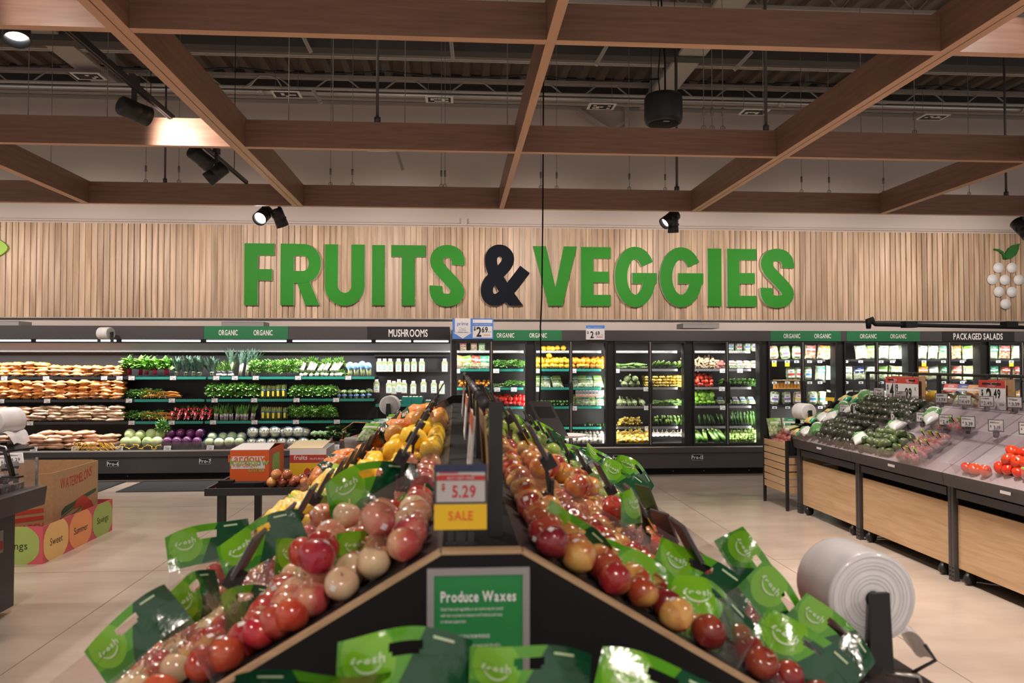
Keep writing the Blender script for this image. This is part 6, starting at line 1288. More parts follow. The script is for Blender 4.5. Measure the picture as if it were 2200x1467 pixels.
# net and printed citrus bags
K['netO'] = mat('orange_net_bag', (.80,.20,.02), .4, col2=(.86,.33,.06), scale=40, coat=.3, bump=.8, bscale=60)
K['netY'] = mat('yellow_net_bag', (.80,.50,.04), .3, col2=(.88,.72,.25), scale=30, coat=.4, bump=.8, bscale=45)
K['netG'] = mat('net_bag_label', (.01,.06,.03), .3, col2=(.5,.55,.5), scale=20, pos=(.55,.7), coat=.4)
single_kind('citrus_net_bag', 'bag of citrus', pillow(.24, .17, .12, 4), K['netO'], [('label_band', shift((lambda b: [setattr(b, 'v', [Vector((v.x*.36, v.y*1.03, (v.z-.06)*1.06+.06)) for v in b.v]), b][1])(pillow(.24,.17,.12,4)), -.02), K['netG'])])
single_kind('lemon_bag', 'bag of lemons', pillow(.24, .17, .11, 7), K['netY'], [('label_band', shift((lambda b: [setattr(b, 'v', [Vector((v.x*.25, v.y*1.03, (v.z-.055)*1.06+.055)) for v in b.v]), b][1])(pillow(.24,.17,.11,7)), .05), K['bagtop'])])
for d, y, k, lab in ((.62,3.95,'citrus_net_bag','orange net bag with dark label lowest on the citrus bins'),(.66,4.45,'citrus_net_bag','orange net bag with dark label by the black table'),(.30,4.25,'citrus_net_bag','orange net bag with dark label on the upper citrus bins'),(.20,4.75,'citrus_net_bag','orange net bag with dark label last on the upper bins'),(.55,2.75,'lemon_bag','yellow lemon bag touching the bagged apples'),(.70,3.05,'lemon_bag','yellow lemon bag hanging over the front guard'),(.58,3.45,'lemon_bag','yellow lemon bag under the citrus tags')):
    KIND[k](S(-1, d-.05*(k == 'lemon_bag'), y, .05), lean(-SL, Q.uniform(-.5,.5)), lab, None, .78 if k == 'lemon_bag' else .95)
# edge-on price tags clipped along the guards
for s, side in ((-1,'citrus'), (1,'green apple')):
    for d, row_, ys in ((.42,'middle guard',[1.66+.31*k for k in range(14)] if s < 0 else [1.72+.5*k for k in range(9)]), (.05,'ridge',[2.0+.5*k for k in range(8)] if s < 0 else [1.9+.7*k for k in range(6)])):
        for i, y in enumerate(ys):
            p = S(s, d, y, .115 if d > .1 else .13); txt = ('2.49','1.99','3.49','0.99','4.99')[i % 5]
            o = plate('clip_price_tag', p, txt, .105, .09, 'edge-on price tag clipped along the %s on the %s side' % (row_, side), frame=.005, tilt=-.5, rz=s*math.pi/2, stand=(0,.035,-.075) )
            o['group'] = 'edge-on tags, %s, %s side' % (row_, side)
            if (i+int(d*10)) % 4 == 1:
                b = MB(); b.box(-.05,.05,.001,.003,-.045,-.002); b.build('sale_card', K['yellow'], o)
for px, py, Y in ((1440,1130,2.75),(1400,1065,3.3)):
    p = P(px, py+28, Y); o = plate('clip_price_tag', p, '3.29', .11, .11, 'tall dark tag seen from behind on the aisle edge'+(', closer to the roll' if Y < 3 else ', closer to the green apples'), tilt=-.4, rz=1.9, stand=(0,.02,-.06))
# the SALE tag facing the camera
p0 = P(990, 1083, 1.345); t = plate('sale_price_tag', p0, '5.29', .089, .066, 'price tag reading 5.29 over a yellow SALE card on the display ridge', tilt=-.06, frame=.004, ink='redink', stand=None)
b = MB(); b.box(-.0445,.0445,-.003,-.0016,.054,.066); b.build('top_bar', mat('navy_bar', (.02,.03,.09), .4), t)
b = MB(); b.box(-.0405,.0405,-.003,-.0024,.040,.0475); b.build('red_band', K['redink'], t)
b = MB(); b.frame((0,-.0035,.0415), (1,0,0), (0,0,1)); b.text('BUY 1 GET 1 FREE', .0062, 0, 0, 'c', .95, .02); b.build('band_lettering', K['epaper'], t)
b = MB(); b.box(-.0445,.0435,.000,.0015,-.042,.0); o = b.build('sale_card', K['yellow'], t)
b = MB(); b.frame((0,-.001,-.026), (1,0,0), (0,0,1)); b.text('SALE', .021, 0, 0, 'c', .85, .02); b.build('lettering', K['orange'], o)
b = MB(); b.box(-.022,-.012,.004,.016,-.075,-.01); b.box(.012,.022,.004,.016,-.075,-.01); b.box(-.024,.024,.0,.022,-.083,-.066); b.box(-.008,.008,.004,.012,-.07,-.02); b.build('clip_arm', K['black'], t)
# Produce Waxes board
p0 = P(917, 1400, 1.292); p1 = P(1138, 1219, 1.292); W_ = p1.x-p0.x; H_ = .245
p0.z = p1.z-H_; t = thing('notice_board', 'green Produce Waxes notice in a grey frame on the black end panel', 'notice', p0)
b = MB(); b.box(0,W_,0,.006,0,.011); b.box(0,W_,0,.006,H_-.011,H_); b.box(0,.011,0,.006,.011,H_-.011); b.box(W_-.011,W_,0,.006,.011,H_-.011); b.build('frame', K['grey'], t)
b = MB(); b.box(.011,W_-.011,.002,.006,.011,H_-.011); b.build('notice_sheet', mat('notice_green', (.025,.25,.07), .4), t)
b = MB(); b.frame((.022,.0012,0), (1,0,0), (0,0,1)); b.text('Produce Waxes', .0235, 0, H_-.053, 'l', .70, .025)
for i, l in enumerate(('Some fruits and vegetables at our stores may be coated','with wax to preserve moisture and freshness and taste','or enhance appearance')): b.text(l, .0078, 0, H_-.067-.0098*i, 'l', .56)
b.text('HOW TO REMOVE WAX FROM PRODUCE', .0078, 0, H_-.111, 'l', .50, .02)
for i, l in enumerate(('Rinse well under warm running water and rub with a','clean brush or cloth before eating')): b.text(l, .0078, 0, H_-.125-.0098*i, 'l', .58)
b.build('lettering', K['wtext'], t)
# end table with standing bags, in front of the end panel
t = thing('end_table', 'black end table holding upright produce bags against the end panel', 'table', (CX, 1.0, 0))
b = MB(); b.box(CX-.42, CX+.42, .72, 1.27, .955, .985); b.build('table_top', K['matte'], t, True)
for x in (-.38,.38):
    for y in (.76,1.23): b = MB(); b.box(CX+x-.02, CX+x+.02, y-.02, y+.02, 0, .955); b.build('leg', K['black'], t, True)
bag(868, 1500, 1.12, 2, 3, -6, 3, PK, 'produce bag standing under the notice with its black hand hole showing', .80)
bag(1134, 1512, 1.08, 2, -6, -6, 2, RA, 'produce bag standing under the notice with silvery crumpled header', .70)
bag(668, 1542, 1.10, -4, 190, -20, 1, PK, 'produce bag bottom corner with dark bowed header below the red apples', .85)
bag(1405, 1556, 1.12, 14, -15, -30, 0, PK, 'produce bag bottom corner with dark bowed header below the plywood edge', .80)
# big roll over the aisle edge
bag_roll(P(1834, 1264, 1.74), .098, .155, rad(2), 'large white plastic bag roll on a black arm at the aisle end of the display', 1, (.02,.0,-.42))
# ================================================================= beyond the display: end cap, bin, basket, scale
t = thing('end_cap_stand', 'low black end cap stand beyond the citrus', 'display stand', (-.35, 7.1, 0))
b = MB(); b.box(-.85,.30,6.35,7.9,.0,.78); b.build('cabinet', K['char'], t, True)
b = MB(); b.prism([(-.85,6.35,.78),(.30,6.35,.78),(.30,7.9,1.0),(-.85,7.9,1.0)], (0,0,0), (0,0,.02)); b.build('tray', K['black'], t, True)
for i in range(10): KIND[('salad_bag_lime','salad_bag_green','salad_bag_lime')[i%3]]((-.72+.10*i, 6.75+.12*(i%3)+.4*(i//5), 1.02+.03*(i%3)), (rad(-60),0,Q.uniform(-.5,.5)), 'green salad bag heaped on the end cap beyond the peaches', 'green bags on the end cap')
bag_roll(P(838, 870, 8.0), .095, .17, rad(-4), 'white bag roll on a black post beyond the citrus, before the mushroom case', 1, (-.02,0,-.42))
p = P(766, 940, 8.4); b = MB(); b.lathe([(.10,0),(.115,.02),(.122,p.z-.05),(.128,p.z-.045),(.128,p.z-.01),(.124,p.z),(.02,p.z+.012)], 28); b.mi = 1; b.cyl((0,0,p.z+.012),(0,0,p.z+.02),.012, n=8)
solo('grey_bin', b, [K['grey'], K['steel']], 'round grey lidded bin standing behind the oranges', 'bin', (p.x, 8.4, 0), world=False)
K['wick'] = mat('wicker', (.20,.075,.025), .7, col2=(.36,.16,.06), scale=60, stretch=(1,1,3), bump=1, bscale=70)
p = P(775, 930, 11.42); b = MB(); b.grid(lambda u, v: Vector(((.17+.05*v)*math.cos(u*6.283), (.13+.04*v)*math.sin(u*6.283), v*.16)), 28, 6); b.grid(lambda u, v: Vector((.17*v*math.cos(u*6.283), .13*v*math.sin(u*6.283), .004)), 28, 2)
b.tube([((.225)*math.cos(i*.2618), .172*math.sin(i*.2618), .16) for i in range(25)], .012, 6); b.tube([(.22,0,.16),(.18,0,.30),(0,0,.36),(-.18,0,.30),(-.22,0,.16)], .009, 6)
tag(b.build('wicker_basket', K['wick'], None, False, (p.x, p.y, zd+.02), (0,rad(-16),0)), 'brown wicker basket tipped over beside the beets', 'basket')
# produce scale
p = P(1182, 905, 7.4); t = thing('produce_scale', 'dark produce scale with angled head and pale round pan', 'scale', (p.x, 7.4, 0)); 
b = MB(); b.cyl((0,0,0),(0,0,.015),.16, n=20); b.cyl((0,0,.015),(0,0,.9),.022, n=12); b.build('stand', K['black'], t)
b = MB(); b.frame((-.02,-.05,p.z+.02), (1,0,.0), (-.5,.25,1)); b.box(-.10,.10,-.19,.19,-.05,.02); b.build('scale_head', K['gunmetal'], t)
b = MB(); b.frame((-.02,-.05,p.z+.02), (1,0,.0), (-.5,.25,1)); b.box(-.075,.075,.02,.13,.0205,.024); b.build('display_screen', K['ink'], t)
b = MB(); q = P(1222, 936, 7.35); b.M = Matrix.Translation((q.x-p.x, -.05, q.z)); b.lathe([(.02,-.01),(.12,-.012),(.165,.004),(.17,.012),(.165,.012),(.12,-.004),(.02,-.004)], 28); b.bar((0,0,-.012),(-(q.x-p.x),0,-.03),.05,.02); b.build('pan', K['white'], t)
# ================================================================= island of avocados and tomatoes
IX, IZ, IXR, IZR = 3.60, .80, 4.27, 1.235
def I(d, y, h=0):    # d 0 at the lip, 1 at the ridge
    y -= .19; L = Vector((IXR-IX, 0, IZR-IZ)); n = Vector((-L.z, 0, L.x)).normalized(); return Vector((IX, y, IZ))+L*d+n*h
isl = thing('avocado_island', 'grey and oak produce island with sloped acrylic bins of avocados and tomatoes', 'produce display', (4.3, 6.0, 0))
ys = [8.34, 7.08, 5.70, 4.33, 2.96]
for a, c in zip(ys[:-1], ys[1:]):
    b = MB(); b.prism([(IX,c+.003,IZ),(IX+.015,c+.003,IZ-.095),(IX+.05,c+.003,IZ-.095),(IX+.05,c+.003,IZ)], (0,0,0), (0,a-c-.006,0)); b.mi = 1; b.box(IX-.002, IX+.002, (a+c)/2-.05, (a+c)/2+.05, IZ-.05, IZ-.03); b.build('front_lip', [K['gunmetal'], K['paper']], isl, True)
    b = MB(); b.box(3.67,3.70,c+.06,a-.06,.62,.68); b.build('top_rail', K['gunmetal'], isl, True)
    b = MB(); b.box(3.695,3.715,c+.07,a-.04,.10,.565); b.build('oak_panel', K['oak'], isl, True)
    b = MB(); b.prism([I(0,c+.194,0),I(1,c+.194,0),I(1,c+.194,-.02),I(0,c+.194,-.02)], (0,0,0), (0,a-c-.008,0)); b.build('sloped_shelf', K.setdefault('frost', mat('frosted_bin_floor', (.36,.32,.345), .35, col2=(.42,.38,.40), scale=5)), isl, True)
    b = MB(); b.box(4.1,4.6,c+.02,a-.02,.04,.7); b.build('inner_cabinet', K['matte'], isl, True)
    for y in (a-.13, c+.17): b = MB(); b.tube([(3.72,y-.015,.045),(3.72,y+.015,.045)], .045, 14); b.box(3.70,3.74,y-.02,y+.02,.06,.10); b.build('caster', K['black'], isl, True)
for y in ys:
    for dy in (-.032, .004):
        b = MB(); b.box(3.665,3.705,y+dy,y+dy+.03,.0,IZ-.095); b.mi = 1
        for z in (.03,.06,.09): b.box(3.664,3.665,y+dy+.009,y+dy+.021,z,z+.014)
        b.build('leg', [K['gunmetal'], K['matte']], isl, True)
b = MB(); b.prism([(IX-.01,8.34,IZ-.1),(IX-.01,8.34,IZ+.06),(IXR-.02,8.34,IZR+.06),(IXR+.14,8.34,IZR+.06),(IXR+.14,8.34,IZ-.1)], (0,0,0), (0,.02,0)); b.build('end_panel', K['matte'], isl, True)
b = MB(); b.box(IXR,IXR+.14,3.28,8.34,IZR-.02,IZR); b.build('ridge_board', K['black'], isl, True)
b = MB(); b.prism([(IXR+.14,2.96,IZR),(IXR+.8,2.96,IZ),(IXR+.8,2.96,.1),(IXR+.14,2.96,.1)], (0,0,0), (0,5.38,0)); b.build('rear_body', K['char'], isl, True)
rz_ = P(1862, 800, 8.3).z
for i in range(4): b = MB(); b.box(4.375,4.405,ys[i]-.12,ys[i]-.09,IZR,rz_); b.build('sign_post', K['black'], isl, True)
b = MB(); b.tube([(4.39,8.24,rz_),(4.39,3.3,rz_)], .014, 10); b.build('sign_rail', K['black'], isl, True)
b = MB(); b.prism([I(0,3.3,.0)+Vector((-.01,0,0)),I(0,3.3,.11)+Vector((-.02,0,0)),I(0,3.3,.11)+Vector((-.016,0,0)),I(0,3.3,0)+Vector((-.006,0,0))], (0,0,0), (0,5.2,0)); b.build('front_guard', K['acryl2'], isl, True)
b = MB(); b.prism([I(.5,3.3,.0),I(.5,3.3,.10),I(.506,3.3,.10),I(.506,3.3,0)], (0,0,0), (0,5.2,0)); b.build('middle_guard', K['acryl2'], isl, True)
b = MB(); b.prism([I(.97,3.3,.0),I(.97,3.3,.10),I(.976,3.3,.10),I(.976,3.3,0)], (0,0,0), (0,5.2,0)); b.build('top_guard', K['acryl2'], isl, True)
for y in (8.05,7.62,7.2,6.86,6.5,6.12,5.74,5.36,4.98,4.6):
    for d0, d1 in ((.02,.49),(.52,.96)): b = MB(); b.prism([I(d0,y,.002),I(d0,y,.11),I(d1,y,.11),I(d1,y,.002)], (0,0,0), (0,.004,0)); b.build('bin_divider', K['acryl2'], isl, True)
Q = random.Random(9)
def ih(key, ya, yb2, d0, d1, label, group, pt=.072, layers=1, h=.034, sc=1.0, skip=0, tall=False):
    Ln = .80
    for l in range(layers):
        nd = int((d1-d0)*Ln/pt)-l; ny = int((yb2-ya)/pt)-l
        for j in range(nd):
            for i in range(ny):
                if Q.random() < skip: continue
                KIND[key](I(d0+(j+.5+.5*l)*pt/Ln, ya+pt*(i+.5+.4*(j%2)+.3*l)+Q.uniform(-.016,.016), h+l*.05+Q.uniform(-.004,.008)), (Q.uniform(0,6),Q.uniform(0,6),Q.uniform(0,6)), label, group, sc*Q.uniform(.93,1.07))
ih('avocado', 7.22, 8.04, .03, .49, 'dark avocado in the lower avocado bins', 'lower avocados', .084, 2, sc=1.32, h=.042)
ih('avocado', 6.88, 7.98, .52, .95, 'dark avocado in the upper avocado bins', 'upper avocados', .084, 2, sc=1.32, h=.042)
ih('green_avocado', 6.62, 7.18, .03, .44, 'small green avocado loose beside the white net bags', 'green avocados', .074, 2, sc=1.1)
ih('tomato', 4.98, 5.40, .10, .47, 'large red tomato on the island at the picture edge', 'tomatoes on the island', .083, 2, h=.04, sc=1.25, skip=.08)
ih('tomato', 4.62, 4.96, .03, .47, 'large red tomato just past the picture edge bin', 'tomatoes past the edge bin', .083, 1, h=.04, sc=1.25)
ih('tomato', 5.42, 5.72, .03, .2, 'large red tomato behind the frosted front guard', 'tomatoes behind the guard', .083, 1, h=.04, sc=1.2)
# mesh produce bags
K['wbag'] = mat('white_print_bag', (.66,.68,.66), .3, col2=(.16,.30,.18), scale=9, pos=(.52,.60), coat=.4, bump=.5, bscale=22)
K['ybag'] = mat('yellow_print_bag', (.80,.55,.08), .3, col2=(.78,.78,.70), scale=22, stretch=(3,.5,1), pos=(.5,.55), coat=.4, bump=.5, bscale=22)
K['gbag'] = mat('green_mesh_bag', (.03,.16,.04), .35, col2=(.14,.34,.10), scale=26, coat=.4, bump=.8, bscale=40)
single_kind('white_produce_pack', 'produce pack', pillow(.2,.15,.08,4), K['wbag'], [('green_end', shift(pillow(.07,.13,.075,5), .08,0,.004), K['gbag'])])
single_kind('yellow_produce_pack', 'produce pack', pillow(.19,.12,.06,6), K['ybag'], [('green_end', shift(pillow(.05,.11,.055,2), -.085,0,.004), K['cG'])])
single_kind('green_mesh_pack', 'produce pack', pillow(.18,.15,.10,8), K['gbag'], [('white_band', shift(pillow(.05,.14,.104,3), .06,0,.0), K['wbag'])])
i = 0
for d, y, k, lab in ((.06,8.42,'yellow_produce_pack','yellow pack lowest against the black end panel'),(.30,8.42,'yellow_produce_pack','yellow pack second up along the black end panel'),(.55,8.40,'yellow_produce_pack','yellow pack third up along the black end panel'),(.82,8.36,'yellow_produce_pack','yellow pack topmost along the black end panel'),(.10,8.25,'white_produce_pack','white and green pack low beside the yellow packs'),(.38,8.24,'white_produce_pack','white and green pack halfway up beside the yellow packs'),(.64,8.22,'green_mesh_pack','green mesh pack above the halfway white pack'),(.86,8.16,'yellow_produce_pack','yellow pack under the first ridge tag'),(.16,8.10,'green_mesh_pack','green mesh pack low beside the avocados'),(.42,8.10,'white_produce_pack','white pack with logo print beside the avocados'),(.66,8.06,'white_produce_pack','big white pack lying at the top beside the avocados'),(.88,8.0,'green_mesh_pack','green mesh pack at the ridge beside the avocados'),(.46,6.98,'white_produce_pack','white printed net bag among the small green avocados'),(.12,7.14,'white_produce_pack','white printed net bag at the front guard under the avocados'),(.70,6.70,'green_mesh_pack','green mesh pack in the upper bin before the grapes'),(.62,6.60,'white_produce_pack','white pack in the upper bin before the grapes')):
    KIND[k](I(d, y, .03+.03*(i%2)), lean(-rad(33)+Q.uniform(-.15,.15), Q.uniform(-.6,.6)+1.2), lab, None, .9); i += 1
# bagged tomatoes on the vine with lime tags
K['grape'] = mat('vine_tomato', (.36,.04,.05), .25, coat=.5, col2=(.48,.07,.07), scale=9)
def vine():
    b = MB(); q = random.Random(6)
    for _ in range(16): b.ball((q.uniform(-.06,.06), q.uniform(-.05,.05), .03+q.uniform(0,.03)), .021, 8, 6)
    return b
KIND['vine_tomato_pack'] = kind('vine_tomato_pack', 'tomato pack', [('tomatoes', vine(), K['grape']), ('film_bag', shift(pillow(.17,.14,.085,3), 0,0,.0), K['film2']), ('lime_tag', MB().box(-.022,.022,-.004,.004,.08,.125), K['lime']), ('handle', (lambda b: b.tube([(-.03,0,.08),(-.025,0,.12),(.025,0,.12),(.03,0,.08)], .003, 5))(MB()), K['matte'])])
for i in range(12):
    d, y = (.08+.14*(i%3), 6.22+.10*(i//3)) if i < 9 else (.62, 6.2+.12*(i-9)); KIND['vine_tomato_pack'](I(d, y, .01), lean(-rad(33), Q.uniform(.9,1.7)), 'pack of small red tomatoes with lime green tag', 'lime tagged tomato packs')
# clear tub with white lid at the edge
b = MB(); b.v = []; p = I(.15, 5.06, .05); t = thing('clear_tub', 'clear tub with pale green lid beside the tomatoes at the picture edge', 'tub', I(.13,4.98,.0)+Vector((0,0,.02)))
b.box(-.09,.09,-.07,.07,0,.06); b.build('tub', K['film2'], t); b = MB(); b.box(-.092,.092,-.072,.072,.06,.072); b.build('lid', K['packgreen'], t); b = MB()
for k in range(12): b.ball((-.065+.043*(k%4), -.045+.045*(k//4), .03), .02, 8, 6)
b.build('fruit', K['grape'], t)
# tags on the island
def itag(px, py, d, txt, lab, rz=-32, w=.10, h=.088, **kw):
    y = None; best = 9
    for k in range(100):
        yy = 8.6-.04*k; v = I(d, yy, .16)-CAM; u = F*v.dot(RT)/v.dot(FW)+1100
        if abs(u-px) < best: best = abs(u-px); y = yy
    pz = P(px, py, y-.19); pz.x = I(d, y).x
    base = I(d, y, .10); return plate('island_price_tag', (pz.x, y-.19, pz.z-h/2), txt, w, h, lab, tilt=-.25, rz=rad(rz), stand=(0,.02,base.z-(pz.z-h/2)+.0), frame=.006, **kw)
for px, py, txt, wh in ((1842,845,'2.99','first ridge tag, by the black end panel'),(1870,842,'4.19','second ridge tag, under the rail end post'),(1918,850,'0.99','ridge tag under the 4.19 sign'),(2005,855,'1.79','ridge tag beside the middle rail post'),(2050,859,'4.49','ridge tag between post and 2.49 sign'),(2101,862,'2.49','ridge tag just before the 2.49 sign'),(2160,864,'3.39','ridge tag in front of the 2.49 sign')): itag(px, py, .98, txt, 'island price tag reading %s, %s' % (txt, wh))
for px, py, txt, wh in ((1797,877,'4.19','lower row beside the yellow packs'),(1825,880,'2.99','lower row over the white packs'),(1907,893,'1.79','lower row at the start of the avocados'),(1958,896,'4.49','lower row amid the avocados'),(2012,902,'2.49','lower row after the avocados'),(2058,906,'3.39','lower row over the tomato packs'),(2117,914,'3.19','lower row over the empty bins'),(2180,920,'2.19','lower row above the big tomatoes')): itag(px, py, .5, txt, 'island price tag reading %s, %s' % (txt, wh))
p = P(1783, 856, 8.28); plate('sale_clip_tag', (p.x, 8.28, p.z-.03), '0.99', .11, .10, 'black tag over yellow card leaning above the island end panel', tilt=-.2, rz=rad(-55), col='ink', extra=('yellow',0,.42), stand=(.02,.02,-.12))
# hanging signs
def hsign(ya, yb2, lab, panels):
    t = thing('hanging_price_sign', lab, 'hanging sign', (4.39, (ya+yb2)/2, rz_)); zt = rz_-.035; h = .235
    b = MB(); b.box(4.36,4.364,yb2,ya,zt-h,zt); b.build('sign_card', K['paper'], t, True)
    b = MB(); b.box(4.3585,4.3599,yb2,ya,zt-h*.26,zt); b.build('red_band', mat('sign_red', (.62,.07,.06), .5) if 'sred' not in K else K['sred'], t, True)
    b = MB(); n = len(panels); w_ = (ya-yb2)/n; c_ = MB()
    for i, (d_, big, sup) in enumerate(panels):
        yc = ya-w_*(i+.5); b.frame((4.358,yc,zt-h*.86), (0,-1,0), (0,0,1))
        if d_: b.text('$', .07, -w_*.36, .075, 'c', .75, .02)
        b.text(big, .19 if len(big) < 2 else .14, -w_*.1 if d_ else -w_*.08, 0, 'c', .75, .025)
        if sup: b.text(sup, .10, w_*.20, .06, 'c', .75, .025)
        if d_: b.text('EACH', .028, w_*.36, .0, 'c', .8)
        else: b.text('c', .06, w_*.33, .08, 'c', .8, .02)
        c_.frame((4.3575,yc,zt-h*.16), (0,-1,0), (0,0,1)); c_.text('LOW PRICE', .026, 0, 0, 'c', .9, .02); c_.text('EVERY DAY', .02, 0, -h*.07, 'c', .9, .0)
    b.build('price_lettering', K['ink'], t, True); c_.build('band_lettering', K['wtext'], t, True)
    b = MB(); b.box(4.392,4.397,yb2-.06,ya-.06,zt-h-.02,zt+.01); b.build('backing_board', K['kraft'], t, True)
    for y in (ya-.1, yb2+.1): b = MB(); b.tube([(4.362,y,zt-.03),(4.37,y,rz_),(4.39,y,rz_+.016),(4.41,y,rz_-.01)], .004, 5); b.box(4.352,4.358,y-.05,y+.05,zt-.035,zt-.022); b.build('hook', K['black'], t, True)
hsign(PX(1903,830,4.36).y, PX(1973,830,4.36).y, 'hanging double sign with red band reading 4.19 and 99 cents', [(1,'4','19'),(0,'99','')])
hsign(PX(2103,840,4.36).y, PX(2160,840,4.36).y, 'hanging sign with red band reading 2.49 each', [(1,'2','49')])
# dark fruit and packs seen over the island ridge
K['mel'] = mat('yellow_melon', (.80,.50,.04), .4, col2=(.86,.62,.10), scale=6)
single_kind('yellow_melon', 'melon', noise_ball(.085, (1.25,1,.95), .012, 16, 10, 4), K['mel'], [('stem', (lambda b: b.cyl((.1,0,0),(.118,0,.004),.006, n=6))(MB()), K['ginger'])])
for k, (px, y, lab) in enumerate(((1885,7.9,'yellow melon behind the ridge at the rail end'),(1945,7.52,'yellow melon behind the ridge under the 99 cent sign'),(1972,7.3,'yellow melon behind the ridge just past the 99 cent sign'))): KIND['yellow_melon']((4.55, y, IZR+.03), (0,0,Q.uniform(0,6)), lab)
for k, (y, kk, lab) in enumerate(((7.1,'salad_bag_red','red printed bag standing behind the ridge by the middle post'),(6.75,'salad_bag_orange','orange printed bag standing behind the ridge before the 2.49 sign'),(6.55,'salad_bag_orange','second orange printed bag behind the ridge before the 2.49 sign'),(6.9,'salad_bag_navy','navy printed bag standing behind the ridge by the middle post'))): KIND[kk]((4.58, y, IZR+.08), (rad(-35),0,rad(-60)), lab)
# ================================================================= slatted onion bin and roll
t = thing('slatted_bin', 'light oak slatted bin with black posts holding red onions', 'produce bin', (3.95, 8.78, 0))
X0, X1, YA, YB = 3.58, 4.28, 8.45, 9.10
for i in range(7):
    z = .19+i*.079
    if True:
        b = MB(); b.box(X0,X0+.014,YA+.02,YB-.02,z,z+.067); b.build('slat', K['oak'], t, True)
        if i < 5: b = MB(); b.box(X0+.02,X1,YA,YA+.014,z,z+.067); b.build('slat', K['oak'], t, True)
for x in (X0-.004, X1-.03):
    for y in (YA-.004, YB-.026): b = MB(); b.box(x,x+.03,y,y+.03,.015,.76); b.cyl((x+.015,y+.015,0),(x+.015,y+.015,.015),.018, n=10); b.build('post', K['black'], t, True)
b = MB(); b.box(X0+.016,X1-.01,YA+.016,YB-.02,.655,.675); b.build('inner_tray', K['black'], t, True)
b = MB(); b.box(X0+.03,X1,YA+.002,YA+.012,.60,.76); b.build('end_board', K['matte'], t, True)
for l in range(3):
    for j in range(5-l):
        for i in range(5-l): KIND['red_onion']((X0+.07+.09*i+.04*l, YA+.09+.10*j+.05*l,   .715+.055*l), (Q.uniform(-.8,.8),Q.uniform(-.8,.8),Q.uniform(0,6)), 'red onion heaped in the slatted oak bin', 'red onions in the slatted bin', 1.05)
for k, (x, y, z, lab) in enumerate(((3.66,8.95,.87,'lime green produce bag standing in the onion bin'),(3.80,8.85,.88,'dark green produce bag beside the roll post'),(3.95,8.95,.87,'green produce bag at the back of the onion bin'))): KIND[('salad_bag_lime','salad_bag_green','salad_bag_lime')[k]]((x,y,z), (rad(-25),0,Q.uniform(-.3,.3)), lab)
KIND['celery']((3.66,8.62,.86), (rad(-80),0,rad(-60)), 'green stalk lying across the red onions')
bag_roll(P(1727, 884, 8.37), .09, .19, rad(8), 'white bag roll on a black arm between the onion bin and the island', 1, (.0,0,-.34))
# ================================================================= counter at the picture edge with packs
t = thing('packaged_fruit_counter', 'grey counter with clear acrylic bins at the picture edge before the watermelon bin', 'produce display', (-3.1, 4.0, 0))
b = MB(); b.prism([(-2.70,2.0,.80),(-2.715,2.0,.68),(-2.80,2.0,.68),(-2.80,2.0,.80)], (0,0,0), (0,3.50,0)); b.build('front_lip', K['gunmetal'], t, True)
b = MB(); b.box(-3.6,-2.86,2.0,5.42,.04,.70); b.build('cabinet', K['char'], t, True)
b = MB(); b.box(-3.6,-2.80,2.0,5.50,.76,.79); b.build('deck', K['matte'], t, True)
b = MB(); b.box(-2.858,-2.85,5.2,5.27,.42,.56); b.mi = 1; b.box(-2.849,-2.846,5.21,5.26,.44,.49); b.build('control_box', [K['grey'], K['redink']], t, True)
b = MB(); b.box(-2.76,-2.755,2.0,5.48,.79,.985); b.box(-3.6,-2.76,5.476,5.48,.79,.985); b.build('front_guard', K['acryl'], t, True)
b = MB(); b.box(-2.765,-2.75,5.473,5.485,.79,.99); b.build('guard_corner', K['chrome'], t, True)
b = MB(); b.prism([(-2.76,4.83,.79),(-2.76,4.83,.9),(-3.4,4.83,1.0),(-3.4,4.83,.79)], (0,0,0), (0,.004,0)); b.build('bin_divider', K['acryl'], t, True)
K['darkpk'] = mat('blackberry_pack', (.03,.02,.03), .3, col2=(.4,.38,.4), scale=30, coat=.6, pos=(.5,.72))
single_kind('berry_pack', 'berry pack', MB().box(-.06,.06,-.06,.06,0,.04), K['darkpk'], [('lid', MB().box(-.063,.063,-.063,.063,.04,.05), K['film2'])])
for i in range(16): KIND['berry_pack']((-2.86-.14*(i%4), 5.35-.15*(i//4), .80), (0,0,Q.uniform(-.1,.1)), 'clear berry pack in the acrylic counter bin', 'berry packs')
for i in range(6): KIND['berry_pack']((-2.90-.14*(i%3), 5.29-.15*(i//3), .855), (0,0,Q.uniform(-.2,.2)), 'clear berry pack stacked on the others in the counter bin', 'upper berry packs')
for px, py, txt, lab in ((10,992,'6.99','counter price tag reading 6.99 over the berry packs'),(32,987,'5.29','counter price tag reading 5.29 by the acrylic corner')):
    p = P(px, py+8, 5.35); plate('counter_price_tag', p, txt, .10, .08, lab, tilt=-.7, rz=rad(35), stand=(0,.02,-.10), dark=False)
bag_roll(P(8, 905, 4.95), .082, .17, rad(-16), 'white bag roll on a black post above the berry counter', 1, (.02,.05,-.33))
